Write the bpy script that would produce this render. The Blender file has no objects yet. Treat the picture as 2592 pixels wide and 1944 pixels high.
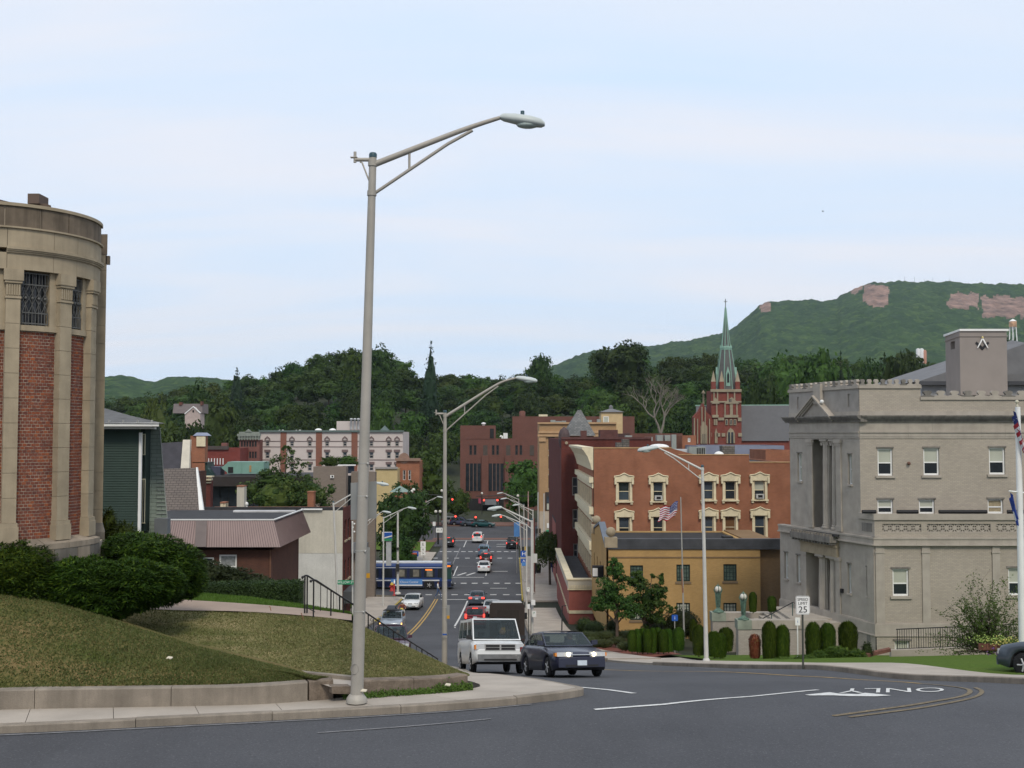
import bpy,math,random
import numpy as np
from mathutils import Vector as V,Matrix,noise
S=bpy.context.scene
COL=S.collection
R=math.radians
F,CX,CY=2850.0,1296.0,972.0
PITCH=math.atan(128/F)
cP,sP=math.cos(PITCH),math.sin(PITCH)
cam=bpy.data.objects.new('camera',bpy.data.cameras.new('camera'))
COL.objects.link(cam)
cam.data.sensor_width=36
cam.data.lens=F/2592*36
cam.data.clip_start,cam.data.clip_end=0.5,12000
cam.rotation_euler=(math.pi/2+PITCH,0,0)
S.camera=cam
SUN_EL,SUN_AZ=R(46),R(168)
W=bpy.data.worlds.new('World');S.world=W;W.use_nodes=True
nt=W.node_tree;nt.nodes.clear()
def nn(nt,t,**k):
 n=nt.nodes.new(t)
 for a,b in k.items():
  if a[0]=='i' and a[1:].isdigit():n.inputs[int(a[1:])].default_value=b
  else:setattr(n,a,b)
 return n
def ramp(nt,fac,pts):
 r=nn(nt,'ShaderNodeValToRGB');e=r.color_ramp.elements
 while len(e)<len(pts):e.new(.5)
 for el,(p,c)in zip(e,pts):
  el.position=p;el.color=(c if hasattr(c,'__len__')else(c,c,c))[:3]+(1,)if hasattr(c,'__len__')else(c,c,c,1)
 nt.links.new(fac,r.inputs[0]);return r.outputs[0]
def mixc(nt,a,b,fac,mode='MIX'):
 m=nn(nt,'ShaderNodeMix',data_type='RGBA',blend_type=mode)
 for sock,val in((m.inputs[0],fac),(m.inputs[6],a),(m.inputs[7],b)):
  if hasattr(val,'is_linked')or hasattr(val,'links'):nt.links.new(val,sock)
  else:sock.default_value=(tuple(val)+(1,)if hasattr(val,'__len__')and len(val)==3 else val)
 return m.outputs[2]
sky=nn(nt,'ShaderNodeTexSky',sky_type='NISHITA',sun_disc=False)
sky.sun_elevation,sky.sun_rotation=SUN_EL,SUN_AZ
sky.dust_density=2.0;sky.air_density=1.0
tc=nn(nt,'ShaderNodeTexCoord')
sep=nn(nt,'ShaderNodeSeparateXYZ');nt.links.new(tc.outputs['Generated'],sep.inputs[0])
def vmath(nt,op,a,b=None):
 m=nn(nt,'ShaderNodeMath',operation=op)
 for i,val in enumerate((a,b)):
  if val is None:continue
  if hasattr(val,'links'):nt.links.new(val,m.inputs[i])
  else:m.inputs[i].default_value=val
 return m.outputs[0]
den=vmath(nt,'ADD',vmath(nt,'MAXIMUM',sep.outputs[2],0.0),0.16)
px_=vmath(nt,'DIVIDE',sep.outputs[0],den);py_=vmath(nt,'DIVIDE',sep.outputs[1],den)
cmb=nn(nt,'ShaderNodeCombineXYZ');nt.links.new(px_,cmb.inputs[0]);nt.links.new(py_,cmb.inputs[1])
mp=nn(nt,'ShaderNodeMapping');mp.inputs['Scale'].default_value=(.42,1.55,1);mp.inputs['Rotation'].default_value=(0,0,R(9))
mp.inputs['Location'].default_value=(3.1,1.7,0)
nt.links.new(cmb.outputs[0],mp.inputs[0])
n1=nn(nt,'ShaderNodeTexNoise');n1.inputs['Scale'].default_value=1.15;n1.inputs['Detail'].default_value=5;n1.inputs['Roughness'].default_value=.52
n1.inputs['Distortion'].default_value=.5
nt.links.new(mp.outputs[0],n1.inputs['Vector'])
cl=ramp(nt,n1.outputs[0],[(.30,0.0),(.47,.42),(.64,1.0)])
veil=mixc(nt,(5.5,6.75,8.35),(6.9,7.1,7.75),cl)
tot=mixc(nt,sky.outputs[0],veil,0.94)
bg=nn(nt,'ShaderNodeBackground');bg.inputs[1].default_value=.098
nt.links.new(tot,bg.inputs[0])
wo=nn(nt,'ShaderNodeOutputWorld');nt.links.new(bg.outputs[0],wo.inputs[0])
sun=bpy.data.objects.new('sun',bpy.data.lights.new('sun','SUN'));COL.objects.link(sun)
sun.data.energy=1.5;sun.data.angle=R(14);sun.data.color=(1,.91,.76)
sd=V((math.sin(SUN_AZ)*math.cos(SUN_EL),math.cos(SUN_AZ)*math.cos(SUN_EL),math.sin(SUN_EL)))
sun.rotation_euler=sd.to_track_quat('Z','Y').to_euler()
S.view_settings.view_transform='Standard';S.view_settings.look='None'
S.view_settings.gamma=1;S.view_settings.exposure=.42;S.view_settings.use_curve_mapping=False
S.render.engine='CYCLES'
S.cycles.max_bounces=6;S.cycles.transparent_max_bounces=12;S.cycles.volume_bounces=0
S.cycles.use_denoising=True
def at(px,py,Y):
 x,z=(px-CX)/F,-(py-CY)/F
 d=V((x,cP-z*sP,sP+z*cP))
 return d*(Y/d.y)
def hermite(pts):
 xs=[p[0]for p in pts];ys=[p[1]for p in pts];n=len(xs)
 d=[(ys[i+1]-ys[i])/(xs[i+1]-xs[i])for i in range(n-1)]
 t=[d[0]]+[0 if d[i-1]*d[i]<=0 else 2*d[i-1]*d[i]/(d[i-1]+d[i])for i in range(1,n-1)]+[d[-1]]
 def f(x):
  if x<=xs[0]:return ys[0]
  if x>=xs[-1]:return ys[-1]
  lo,hi=0,n-1
  while hi-lo>1:
   m=(lo+hi)//2
   if xs[m]<=x:lo=m
   else:hi=m
  h=xs[lo+1]-xs[lo];s=(x-xs[lo])/h
  return((2*s**3-3*s*s+1)*ys[lo]+(s**3-2*s*s+s)*h*t[lo]+(-2*s**3+3*s*s)*ys[lo+1]+(s**3-s*s)*h*t[lo+1])
 return f
def ss(a,b,x):
 t=max(0.,min(1.,(x-a)/(b-a)));return t*t*(3-2*t)
prof=hermite([(-80,-1.7),(0,-1.7),(7,-4.4),(14,-5.25),(20.6,-5.38),(23.3,-5.5),(25,-5.7),(28,-6.15),(32,-6.9),(38,-8.05),(44,-9.2),(50,-10.25),(58,-11.5),(71,-13.4),(84,-14.85),(95,-15.95),(110,-17.1),(125,-17.9),(140,-18.3),(200,-18.4),(280,-18),(2000,-18)])
hleft=hermite([(20,-6.5),(28,-6.2),(33,-5.4),(38,-5.8),(50,-7.3),(72,-10.4),(90,-14.3),(105,-16.6),(125,-17.9),(200,-18.4)])
LK=hermite([(20,1.6),(25,1.45),(31,.1),(36,-1.2),(46,-2.0),(52,-4.0),(58,-6.3),(66,-8.6),(75,-10.4),(85,-11.4),(95,-11.8),(200,-11.6)])
RK=hermite([(25,14.),(32,11.4),(38,9.9),(45,8.1),(52,6.0),(58,4.2),(66,2.7),(75,1.75),(90,1.15),(110,1.02),(200,1.0)])
SKY=hermite([(100,1000),(265,992),(330,986),(400,988),(470,958),(540,960),(600,940),(680,930),(760,905),(840,884),(900,884),(960,870),(1020,905),(1045,945),(1090,940),(1150,935),(1230,938),(1300,932),(1350,918),(1420,935),(1490,925),(1530,868),(1620,862),(1660,910),(1720,892),(1790,890),(1850,902),(1950,905),(2010,882),(2060,890),(2110,897),(2200,905),(2300,885),(2360,910),(2450,925),(2560,870),(2700,850)])
def H(x,y):
 z=prof(y)
 z+=.026*(x-1.6)*ss(32,38,y)*(1-ss(46,60,y))if x>1.6 else 0
 if y>24 and x<5:
  k=LK(y);b=hleft(y)-z
  if b>0:z+=b*ss(k-2.8,k-7.0,x)*ss(27,34,y)if k-2.8>x else 0
 if y>280:
  p=CX+x/y*F
  top=(1100-SKY(min(max(p,100),2700)))/F*500-16
  z+=ss(280,520,y)*(top+18)
  z-=ss(540,1100,y)*(top+18)*.8
 return z
def gp(px,py,y0=14.,y1=400.):
 """the terrain point seen at a photograph pixel"""
 a=y0;pa=at(px,py,a)
 y=y0
 while y<y1:
  y2=y+max(.2,y*.006);p=at(px,py,y2)
  if p.z<=H(p.x,p.y):
   for _ in range(20):
    m=(y+y2)/2;p=at(px,py,m)
    if p.z<=H(p.x,p.y):y2=m
    else:y=m
   return at(px,py,y2)
  y=y2
 return at(px,py,y1)
Z=V((0,0,1))
class MB:
 def __init__(s):s.v=[];s.f=[];s.m=[];s.uv=[];s.sm=[]
 def face(s,pts,m=0,uv=None,smooth=False):
  b=len(s.v);s.v+=[tuple(p)for p in pts];s.f.append(tuple(range(b,b+len(pts))));s.m.append(m);s.uv.append(uv);s.sm.append(smooth)
 def add(s,vs,fs,m=0,smooth=False):
  b=len(s.v);s.v+=[tuple(p)for p in vs]
  for f in fs:s.f.append(tuple(b+i for i in f));s.m.append(m);s.uv.append(None);s.sm.append(smooth)
 def obox(s,o,a,b,c,m=0):
  o,a,b,c=V(o),V(a),V(b),V(c)
  if a.cross(b).dot(c)<0:a,b=b,a
  p=[o,o+a,o+a+b,o+b,o+c,o+a+c,o+a+b+c,o+b+c]
  s.add(p,[(0,3,2,1),(4,5,6,7),(0,1,5,4),(1,2,6,5),(2,3,7,6),(3,0,4,7)],m)
 def box(s,x0,x1,y0,y1,z0,z1,m=0):s.obox((x0,y0,z0),(x1-x0,0,0),(0,y1-y0,0),(0,0,z1-z0),m)
 def cbox(s,c,sx,sy,sz,m=0):s.box(c[0]-sx/2,c[0]+sx/2,c[1]-sy/2,c[1]+sy/2,c[2]-sz/2,c[2]+sz/2,m)
 def tube(s,path,r,n=8,m=0,cap=True,smooth=True):
  path=[V(p)for p in path];k=len(path)
  rs=r if hasattr(r,'__len__')else[r]*k
  vs=[];up=None
  for i,p in enumerate(path):
   t=(path[min(i+1,k-1)]-path[max(i-1,0)]).normalized()
   if up is None:up=V((0,0,1))if abs(t.z)<.9 else V((1,0,0))
   a=t.cross(up).normalized();b=t.cross(a).normalized();up=-b if False else a.cross(t)
   for j in range(n):
    w=2*math.pi*j/n;vs.append(p+(a*math.cos(w)+b*math.sin(w))*rs[i])
  fs=[(i*n+j,i*n+(j+1)%n,(i+1)*n+(j+1)%n,(i+1)*n+j)for i in range(k-1)for j in range(n)]
  s.add(vs,fs,m,smooth)
  if cap:s.add(vs[:n],[tuple(range(n))],m);s.add(vs[-n:],[tuple(range(n))[::-1]],m)
 def lathe(s,c,prof,n=16,m=0,axis='z',smooth=True):
  vs=[]
  for r,h in prof:
   for j in range(n):
    w=2*math.pi*j/n;x,y=r*math.cos(w),r*math.sin(w)
    vs.append(V(c)+(V((x,y,h))if axis=='z' else V((x,h,-y))if axis=='y' else V((h,x,y))))
  k=len(prof)
  s.add(vs,[(i*n+j,i*n+(j+1)%n,(i+1)*n+(j+1)%n,(i+1)*n+j)for i in range(k-1)for j in range(n)],m,smooth)
  s.add(vs[:n],[tuple(range(n))[::-1]],m);s.add(vs[-n:],[tuple(range(n))],m)
 def prism(s,poly,off,m=0):
  """poly: list of 3-D points (planar), extruded by the vector off"""
  poly=[V(p)for p in poly];off=V(off);n=len(poly)
  s.add(poly+[p+off for p in poly],[tuple(range(n))[::-1],tuple(range(n,2*n))]+[(i,(i+1)%n,n+(i+1)%n,n+i)for i in range(n)],m)
 def ball(s,c,r,m=0,nu=10,nv=7,sc=(1,1,1)):
  s.lathe_ball(V(c),r,m,nu,nv,sc)
 def lathe_ball(s,c,r,m,nu,nv,sc):
  vs=[]
  for i in range(nv+1):
   a=math.pi*i/nv
   for j in range(nu):
    w=2*math.pi*j/nu
    vs.append(c+V((r*sc[0]*math.sin(a)*math.cos(w),r*sc[1]*math.sin(a)*math.sin(w),-r*sc[2]*math.cos(a))))
  s.add(vs,[(i*nu+j,i*nu+(j+1)%nu,(i+1)*nu+(j+1)%nu,(i+1)*nu+j)for i in range(nv)for j in range(nu)],m,True)
 def holed(s,P,holes,m=0,sb=(),tb=(),smooth=False):
  """surface P(s,t), 0..1 squared, left open over the holes (s0,t0,s1,t1)"""
  xs=sorted(set([0.,1.]+list(sb)+[h[i]for h in holes for i in(0,2)]));ys=sorted(set([0.,1.]+list(tb)+[h[i]for h in holes for i in(1,3)]))
  for i in range(len(xs)-1):
   for j in range(len(ys)-1):
    a,b=(xs[i]+xs[i+1])/2,(ys[j]+ys[j+1])/2
    if any(h[0]<a<h[2]and h[1]<b<h[3]for h in holes):continue
    s.face([P(xs[i],ys[j]),P(xs[i+1],ys[j]),P(xs[i+1],ys[j+1]),P(xs[i],ys[j+1])],m,None,smooth)
 def fill(s,P,h,m=0,n=(3,2),smooth=True):
  for i in range(n[0]):
   for j in range(n[1]):
    q=[(h[0]+(h[2]-h[0])*(i+di)/n[0],h[1]+(h[3]-h[1])*(j+dj)/n[1])for di,dj in((0,0),(1,0),(1,1),(0,1))]
    s.face([P(*t)for t in q],m,None,smooth)
 def build(s,name,mats,parent=None,kind=None,weld=False,uv=True):
  me=bpy.data.meshes.new(name)
  me.from_pydata(s.v,[],s.f)
  for mm in(mats if isinstance(mats,(list,tuple))else[mats]):me.materials.append(mm)
  me.polygons.foreach_set('material_index',s.m)
  me.polygons.foreach_set('use_smooth',s.sm)
  if uv and s.f:
   ul=me.uv_layers.new(name='UVMap');data=np.zeros(len(me.loops)*2);k=0
   for f,u in zip(s.f,s.uv):
    if u is None:
     p=[V(s.v[i])for i in f];nrm=V((0,0,0))
     for i in range(1,len(p)-1):nrm+=(p[i]-p[0]).cross(p[i+1]-p[0])
     if nrm.length>0:nrm.normalize()
     if abs(nrm.z)>.75:u=[(q.x,q.y)for q in p]
     else:
      t=V((-nrm.y,nrm.x,0)).normalized();w=nrm.cross(t)
      u=[(q.dot(t),q.dot(w))for q in p]
    for a,b in u:data[k]=a;data[k+1]=b;k+=2
   ul.data.foreach_set('uv',data)
  if weld:
   import bmesh
   bm=bmesh.new();bm.from_mesh(me);bmesh.ops.remove_doubles(bm,verts=bm.verts,dist=1e-4)
   bmesh.ops.recalc_face_normals(bm,faces=bm.faces);bm.to_mesh(me);bm.free()
  me.update()
  return link(name,me,parent,kind)
def link(name,data,parent=None,kind=None):
 o=bpy.data.objects.new(name,data);COL.objects.link(o)
 if parent is not None:
  o.parent=parent
  if parent.data is None:o.matrix_parent_inverse=Matrix.Translation(-parent.location)
 if kind:o['kind']=kind
 return o
def tag(o,label,cat,group=None):
 o['label']=label;o['category']=cat
 if group:o['group']=group
 return o
def thing(name,label,cat,loc=(0,0,0),group=None):
 return tag_loc(name,loc,label,cat,group)
def tag_loc(name,loc,label,cat,group):
 o=bpy.data.objects.new(name,None);COL.objects.link(o);o.location=V(loc);o.empty_display_size=.2
 return tag(o,label,cat,group)
def kids(o):return[c for c in o.children]
def dup(root,loc,rotz=0,label=None,scale=None,group=None,rot=None):
 def rec(o,p):
  c=o.copy();COL.objects.link(c)
  if p is not None:c.parent=p
  for ch in list(o.children):rec(ch,c)
  return c
 r=rec(root,None);r.location=V(loc);r.rotation_euler=rot if rot else(0,0,rotz)
 if label:r['label']=label
 if group:r['group']=group
 if scale:r.scale=scale if hasattr(scale,'__len__')else(scale,)*3
 return r
def textmesh(txt,size,ext=.003,align='CENTER'):
 c=bpy.data.curves.new('lettering','FONT');c.body=txt;c.size=size;c.extrude=ext;c.align_x=align;c.align_y='CENTER';c.resolution_u=3
 o=bpy.data.objects.new('lettering',c);COL.objects.link(o)
 bpy.context.view_layer.update()
 me=bpy.data.meshes.new_from_object(o.evaluated_get(bpy.context.evaluated_depsgraph_get()))
 bpy.data.objects.remove(o);return me
def lettering(txt,size,origin,right,up,m,parent,name='lettering',sx=1,ext=.003):
 me=textmesh(txt,size,ext);me.materials.clear();me.materials.append(m)
 r,u=V(right).normalized(),V(up).normalized();n=r.cross(u)
 me.transform(Matrix.Translation(V(origin))@Matrix(((r.x*sx,u.x,n.x,0),(r.y*sx,u.y,n.y,0),(r.z*sx,u.z,n.z,0),(0,0,0,1))))
 return link(name,me,parent)
def base(name,rough=.8,spec=.3,metal=0):
 m=bpy.data.materials.new(name);m.use_nodes=True;nt=m.node_tree;b=nt.nodes['Principled BSDF']
 b.inputs['Roughness'].default_value=rough;b.inputs['Specular IOR Level'].default_value=spec;b.inputs['Metallic'].default_value=metal
 return m,nt,b
def tnoise(nt,vec,scale,detail=3,rough=.55):
 n=nn(nt,'ShaderNodeTexNoise');n.inputs['Scale'].default_value=scale;n.inputs['Detail'].default_value=detail;n.inputs['Roughness'].default_value=rough
 nt.links.new(vec,n.inputs['Vector']);return n.outputs[0]
def bumpit(nt,b,h,strength,dist=.01):
 n=nn(nt,'ShaderNodeBump');n.inputs['Strength'].default_value=strength;n.inputs['Distance'].default_value=dist
 nt.links.new(h,n.inputs['Height']);nt.links.new(n.outputs[0],b.inputs['Normal'])
def sc(c,k):return tuple(min(1,x*k)for x in c[:3])
_M={}
def mat(name,col,rough=.8,var=.12,scale=1.5,metal=0,spec=.3,bump=0,bscale=30,streak=0,fine=0,coat=0):
 if name in _M:return _M[name]
 m,nt,b=base(name,rough,spec,metal)
 tcn=nn(nt,'ShaderNodeTexCoord');ob=tcn.outputs['Object']
 c=mixc(nt,sc(col,1-var),sc(col,1+var),ramp(nt,tnoise(nt,ob,scale,4),[(.3,0.),(.7,1.)]))
 if fine:c=mixc(nt,c,sc(col,.45),vmath(nt,'MULTIPLY',ramp(nt,tnoise(nt,ob,bscale*1.7,2),[(.45,0.),(.75,1.)]),fine))
 if streak:
  mp=nn(nt,'ShaderNodeMapping');mp.inputs['Scale'].default_value=(5,5,.35);nt.links.new(ob,mp.inputs[0])
  c=mixc(nt,c,sc(col,.32),vmath(nt,'MULTIPLY',ramp(nt,tnoise(nt,mp.outputs[0],1.0,5,.6),[(.42,0.),(.72,1.)]),streak))
 nt.links.new(c,b.inputs['Base Color'])
 if bump:bumpit(nt,b,tnoise(nt,ob,bscale,3),bump)
 if coat:b.inputs['Coat Weight'].default_value=coat;b.inputs['Coat Roughness'].default_value=.06
 _M[name]=m;return m
def brick(name,c1,c2,mortar,bw=.215,bh=.075,ms=.012,var=.25,stain=0.15,bump=.4):
 if name in _M:return _M[name]
 m,nt,b=base(name,.9,.15)
 uv=nn(nt,'ShaderNodeUVMap');br=nn(nt,'ShaderNodeTexBrick')
 br.inputs['Scale'].default_value=1;br.inputs['Brick Width'].default_value=bw;br.inputs['Row Height'].default_value=bh;br.inputs['Mortar Size'].default_value=ms
 br.inputs['Mortar Smooth'].default_value=.2
 br.inputs['Color1'].default_value=c1+(1,);br.inputs['Color2'].default_value=c2+(1,);br.inputs['Mortar'].default_value=mortar+(1,)
 nt.links.new(uv.outputs[0],br.inputs['Vector'])
 ob=nn(nt,'ShaderNodeTexCoord').outputs['Object']
 v1=ramp(nt,tnoise(nt,ob,.45,5,.6),[(.3,1-var),(.7,1+var*.6)])
 c=mixc(nt,br.outputs[0],v1,1.0,'MULTIPLY')
 mp=nn(nt,'ShaderNodeMapping');mp.inputs['Scale'].default_value=(1.6,1.6,.3);nt.links.new(ob,mp.inputs[0])
 c=mixc(nt,c,sc(c1,.4),vmath(nt,'MULTIPLY',ramp(nt,tnoise(nt,mp.outputs[0],1.,5),[(.45,0.),(.75,1.)]),stain))
 nt.links.new(c,b.inputs['Base Color'])
 if bump:bumpit(nt,b,vmath(nt,'SUBTRACT',1.0,br.outputs[1]),bump,.006)
 m['uv']=1;_M[name]=m;return m
def emit(name,col,e):
 if name in _M:return _M[name]
 m,nt,b=base(name,.3);b.inputs['Base Color'].default_value=sc(col,.6)+(1,)
 b.inputs['Emission Color'].default_value=col+(1,);b.inputs['Emission Strength'].default_value=e
 _M[name]=m;return m
def leafmat(name,dark,light,tip=None,rough=.6):
 if name in _M:return _M[name]
 m,nt,b=base(name,rough,.15)
 g=nn(nt,'ShaderNodeNewGeometry');oi=nn(nt,'ShaderNodeObjectInfo')
 ob=nn(nt,'ShaderNodeTexCoord').outputs['Object']
 c=mixc(nt,dark,light,ramp(nt,g.outputs['Random Per Island'],[(.0,0.),(1.,1.)]))
 if tip:c=mixc(nt,c,tip,ramp(nt,g.outputs['Random Per Island'],[(.72,0.),(.98,.85)]))
 c=mixc(nt,c,sc(dark,.75),vmath(nt,'MULTIPLY',ramp(nt,tnoise(nt,ob,.9,2),[(.4,0.),(.65,1.)]),.55))
 hsv=nn(nt,'ShaderNodeHueSaturation');nt.links.new(c,hsv.inputs['Color'])
 rr=vmath(nt,'MULTIPLY',oi.outputs['Random'],.05);nt.links.new(vmath(nt,'ADD',rr,.475),hsv.inputs['Hue'])
 nt.links.new(vmath(nt,'ADD',vmath(nt,'MULTIPLY',oi.outputs['Random'],.6),.72),hsv.inputs['Value'])
 nt.links.new(hsv.outputs[0],b.inputs['Base Color'])
 tr=nn(nt,'ShaderNodeBsdfTranslucent');nt.links.new(hsv.outputs[0],tr.inputs[0])
 mx=nn(nt,'ShaderNodeMixShader');mx.inputs[0].default_value=.25
 nt.links.new(b.outputs[0],mx.inputs[1]);nt.links.new(tr.outputs[0],mx.inputs[2])
 nt.links.new(mx.outputs[0],nt.nodes['Material Output'].inputs[0])
 _M[name]=m;return m
def islandmat(name,cols,rough=.9,mort=None):
 """each separate piece of the mesh takes its own tint (bricks laid one by one)"""
 if name in _M:return _M[name]
 m,nt,b=base(name,rough,.15);g=nn(nt,'ShaderNodeNewGeometry')
 ob=nn(nt,'ShaderNodeTexCoord').outputs['Object']
 c=ramp(nt,g.outputs['Random Per Island'],[(i/(len(cols)-1),k)for i,k in enumerate(cols)])
 c=mixc(nt,c,sc(cols[0],.8),vmath(nt,'MULTIPLY',ramp(nt,tnoise(nt,ob,9,3),[(.4,0.),(.7,1.)]),.5))
 nt.links.new(c,b.inputs['Base Color']);_M[name]=m;return m
def carglass():
 m,nt,b=base('car_glass',.03,.6);b.inputs['Base Color'].default_value=(.05,.07,.08,1)
 tr=nn(nt,'ShaderNodeBsdfTransparent');tr.inputs[0].default_value=(.55,.62,.6,1)
 mx=nn(nt,'ShaderNodeMixShader');mx.inputs[0].default_value=.68
 nt.links.new(b.outputs[0],mx.inputs[1]);nt.links.new(tr.outputs[0],mx.inputs[2]);nt.links.new(mx.outputs[0],nt.nodes['Material Output'].inputs[0])
 return m
GLASS=mat('window_glass',(.022,.027,.033),.07,.3,.8,spec=.5)
GLASSB=mat('bluish_window_glass',(.05,.065,.085),.08,.3,.8,spec=.5)
BLIND=mat('window_blind',(.42,.43,.36),.35,.06)
CGLASS=carglass()
WHITE=mat('white_paint',(.74,.74,.72),.5,.06)
CREAM=mat('cream_paint',(.66,.58,.40),.6,.12,2,streak=.12)
BLACK=mat('black_paint',(.015,.015,.017),.5,.1)
DARK=mat('dark_rubber',(.018,.018,.019),.8,.15)
STEEL=mat('galvanised_steel',(.40,.39,.36),.5,.12,2.,.35,fine=.12)
CHROME=mat('chrome_trim',(.5,.5,.5),.2,.05,metal=.9)
REDL=emit('tail_lamp_lit',(1.,.06,.04),1.5)
REDD=mat('tail_lamp_red',(.35,.02,.02),.2,.05)
HEADL=emit('head_lamp_lit',(1.,.82,.5),6.)
LENS=mat('lamp_lens',(.6,.62,.62),.12,.05,spec=.6)
AMBER=mat('amber_lens',(.65,.22,.03),.2,.05)
SIGNRED=emit('signal_red_lit',(1.,.05,.03),4.)
# === THE SETTING: ground, roads, pavements, lawns, hills
def asphalt():
 m,nt,b=base('asphalt',.88,.25)
 ob=nn(nt,'ShaderNodeTexCoord').outputs['Object']
 c=mixc(nt,(.058,.06,.067),(.083,.085,.093),ramp(nt,tnoise(nt,ob,.13,5,.6),[(.35,0.),(.65,1.)]))
 mp=nn(nt,'ShaderNodeMapping');mp.inputs['Scale'].default_value=(.9,.16,1);mp.inputs['Rotation'].default_value=(0,0,R(70));nt.links.new(ob,mp.inputs[0])
 c=mixc(nt,c,(.046,.047,.052),vmath(nt,'MULTIPLY',ramp(nt,tnoise(nt,mp.outputs[0],.8,4),[(.5,0.),(.75,1.)]),.5))
 sp=tnoise(nt,ob,24,3,.75)
 c=mixc(nt,c,(.2,.2,.21),vmath(nt,'MULTIPLY',ramp(nt,sp,[(.56,0.),(.72,1.)]),.5))
 c=mixc(nt,c,(.022,.022,.025),vmath(nt,'MULTIPLY',ramp(nt,tnoise(nt,ob,17,3,.7),[(.54,0.),(.75,1.)]),.5))
 nt.links.new(c,b.inputs['Base Color']);bumpit(nt,b,sp,.5,.02);return m
ASPH=asphalt()
CONC=mat('concrete',(.38,.335,.285),.9,.14,.8,bump=.3,bscale=60,fine=.22)
CONCD=mat('weathered_concrete',(.25,.215,.175),.9,.25,1.4,bump=.5,bscale=40,fine=.35,streak=.35)
STONEW=mat('rough_wall_stone',(.17,.135,.105),.95,.35,4,bump=.9,bscale=18,fine=.5)
JOINT=mat('joint_dirt',(.07,.06,.05),.95,.2)
def lawnmat(name,green,dry,k):
 m,nt,b=base(name,.95,.05);ob=nn(nt,'ShaderNodeTexCoord').outputs['Object']
 mp=nn(nt,'ShaderNodeMapping');mp.inputs['Scale'].default_value=(.6,1.5,1.5);nt.links.new(ob,mp.inputs[0])
 c=mixc(nt,green,dry,vmath(nt,'MULTIPLY',ramp(nt,tnoise(nt,mp.outputs[0],.62,5,.62),[(.36,0.),(.62,1.)]),k))
 c=mixc(nt,c,sc(green,.55),vmath(nt,'MULTIPLY',ramp(nt,tnoise(nt,ob,9,3,.7),[(.4,0.),(.7,1.)]),.6))
 c=mixc(nt,c,sc(dry,1.2),vmath(nt,'MULTIPLY',ramp(nt,tnoise(nt,ob,26,2,.7),[(.58,0.),(.8,1.)]),.5))
 nt.links.new(c,b.inputs['Base Color']);bumpit(nt,b,tnoise(nt,ob,45,3,.7),.9,.03);return m
LAWN1=lawnmat('steep_lawn',(.085,.105,.028),(.22,.16,.075),1.)
LAWN2=lawnmat('dry_lawn',(.125,.14,.045),(.33,.265,.14),1.)
LAWNG=lawnmat('green_lawn',(.085,.145,.026),(.12,.155,.035),.4)
SOIL=mat('leaf_litter',(.028,.033,.016),.95,.4,.05)
def graded(*spans):
 out=[]
 for a,b,s in spans:
  n=max(1,round((b-a)/s));out+=[a+(b-a)*i/n for i in range(n)]
 return out+[spans[-1][1]]
gx=graded((-4000,-900,600),(-900,-120,30),(-120,-30,6),(-30,34,1.6),(34,130,6),(130,900,30),(900,4000,600))
gy=graded((-200,10,15),(10,62,1.),(62,150,3),(150,280,8),(280,720,12),(720,1200,40),(1200,5200,500))
b=MB();nx=len(gx)
vs=[(x,y,H(x,y)-(.07 if y<280 else.0))for y in gy for x in gx]
b.add(vs,[(j*nx+i,j*nx+i+1,(j+1)*nx+i+1,(j+1)*nx+i)for j in range(len(gy)-1)for i in range(nx-1)],0,True)
b.build('ground',[SOIL],kind='structure',uv=False)
def sheet(name,rows,n,m,dz=0.,kind='structure',parent=None,hf=H):
 b=MB();vs=[]
 for y,x0,x1 in rows:
  for i in range(n+1):
   x=x0+(x1-x0)*i/n;vs.append((x,y,hf(x,y)+dz))
 k=n+1
 b.add(vs,[(j*k+i,j*k+i+1,(j+1)*k+i+1,(j+1)*k+i)for j in range(len(rows)-1)for i in range(n)],0,True)
 return b.build(name,[m],parent,kind,uv=False)
def fr(a,b,s):
 n=max(1,round((b-a)/s));return[a+(b-a)*i/n for i in range(n+1)]
KERBN=hermite([(-40,16.6),(-9.4,20.5),(-6,21.25),(-2,22.3),(.3,23.3),(1.2,24.1),(1.6,25)])
rows=[]
for y in fr(8,25,.5):rows.append((y,-38,60))
rows=[(y,-38,60)for y in fr(8,16.5,.5)]
sheet('road',rows,90,ASPH)
b=MB();vs=[];cols=fr(-38,1.6,.5);N=24
for x in cols:
 ye=KERBN(x)+.15
 for j in range(N+1):
  y=16.5+(ye-16.5)*j/N;vs.append((x,y,H(x,y)))
b.add(vs,[(i*(N+1)+j,(i+1)*(N+1)+j,(i+1)*(N+1)+j+1,i*(N+1)+j+1)for i in range(len(cols)-1)for j in range(N)],0,True)
b.build('road',[ASPH],kind='structure',uv=False)
rows=[(y,1.6,60)for y in fr(16.5,25,.5)]
sheet('road',rows,80,ASPH)
sheet('road',[(y,LK(y)+.0,max(RK(y),RK(y)if y>32 else 60))for y in fr(25,70,.5)],44,ASPH)
sheet('road',[(y,LK(y),RK(y))for y in fr(70,127,1.)],14,ASPH)
sheet('road',[(y,-70,40)for y in fr(127,142,1.5)],60,ASPH)
sheet('road',[(y,-11.6,1.05)for y in fr(142,186,2)],14,ASPH)
sheet('road',[(y,-60,45)for y in fr(186,226,2.5)],40,ASPH)
PAINT=mat('worn_white_paint',(.62,.62,.60),.8,.18,6,fine=.5,bscale=14)
YPAINT=mat('worn_yellow_paint',(.46,.30,.09),.8,.3,5,fine=.6,bscale=12)
FADED=mat('faded_white_paint',(.2,.2,.205),.85,.3,5,fine=.5,bscale=12)
FADEDY=mat('faded_yellow_paint',(.17,.135,.085),.85,.3,5,fine=.5,bscale=12)
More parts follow.
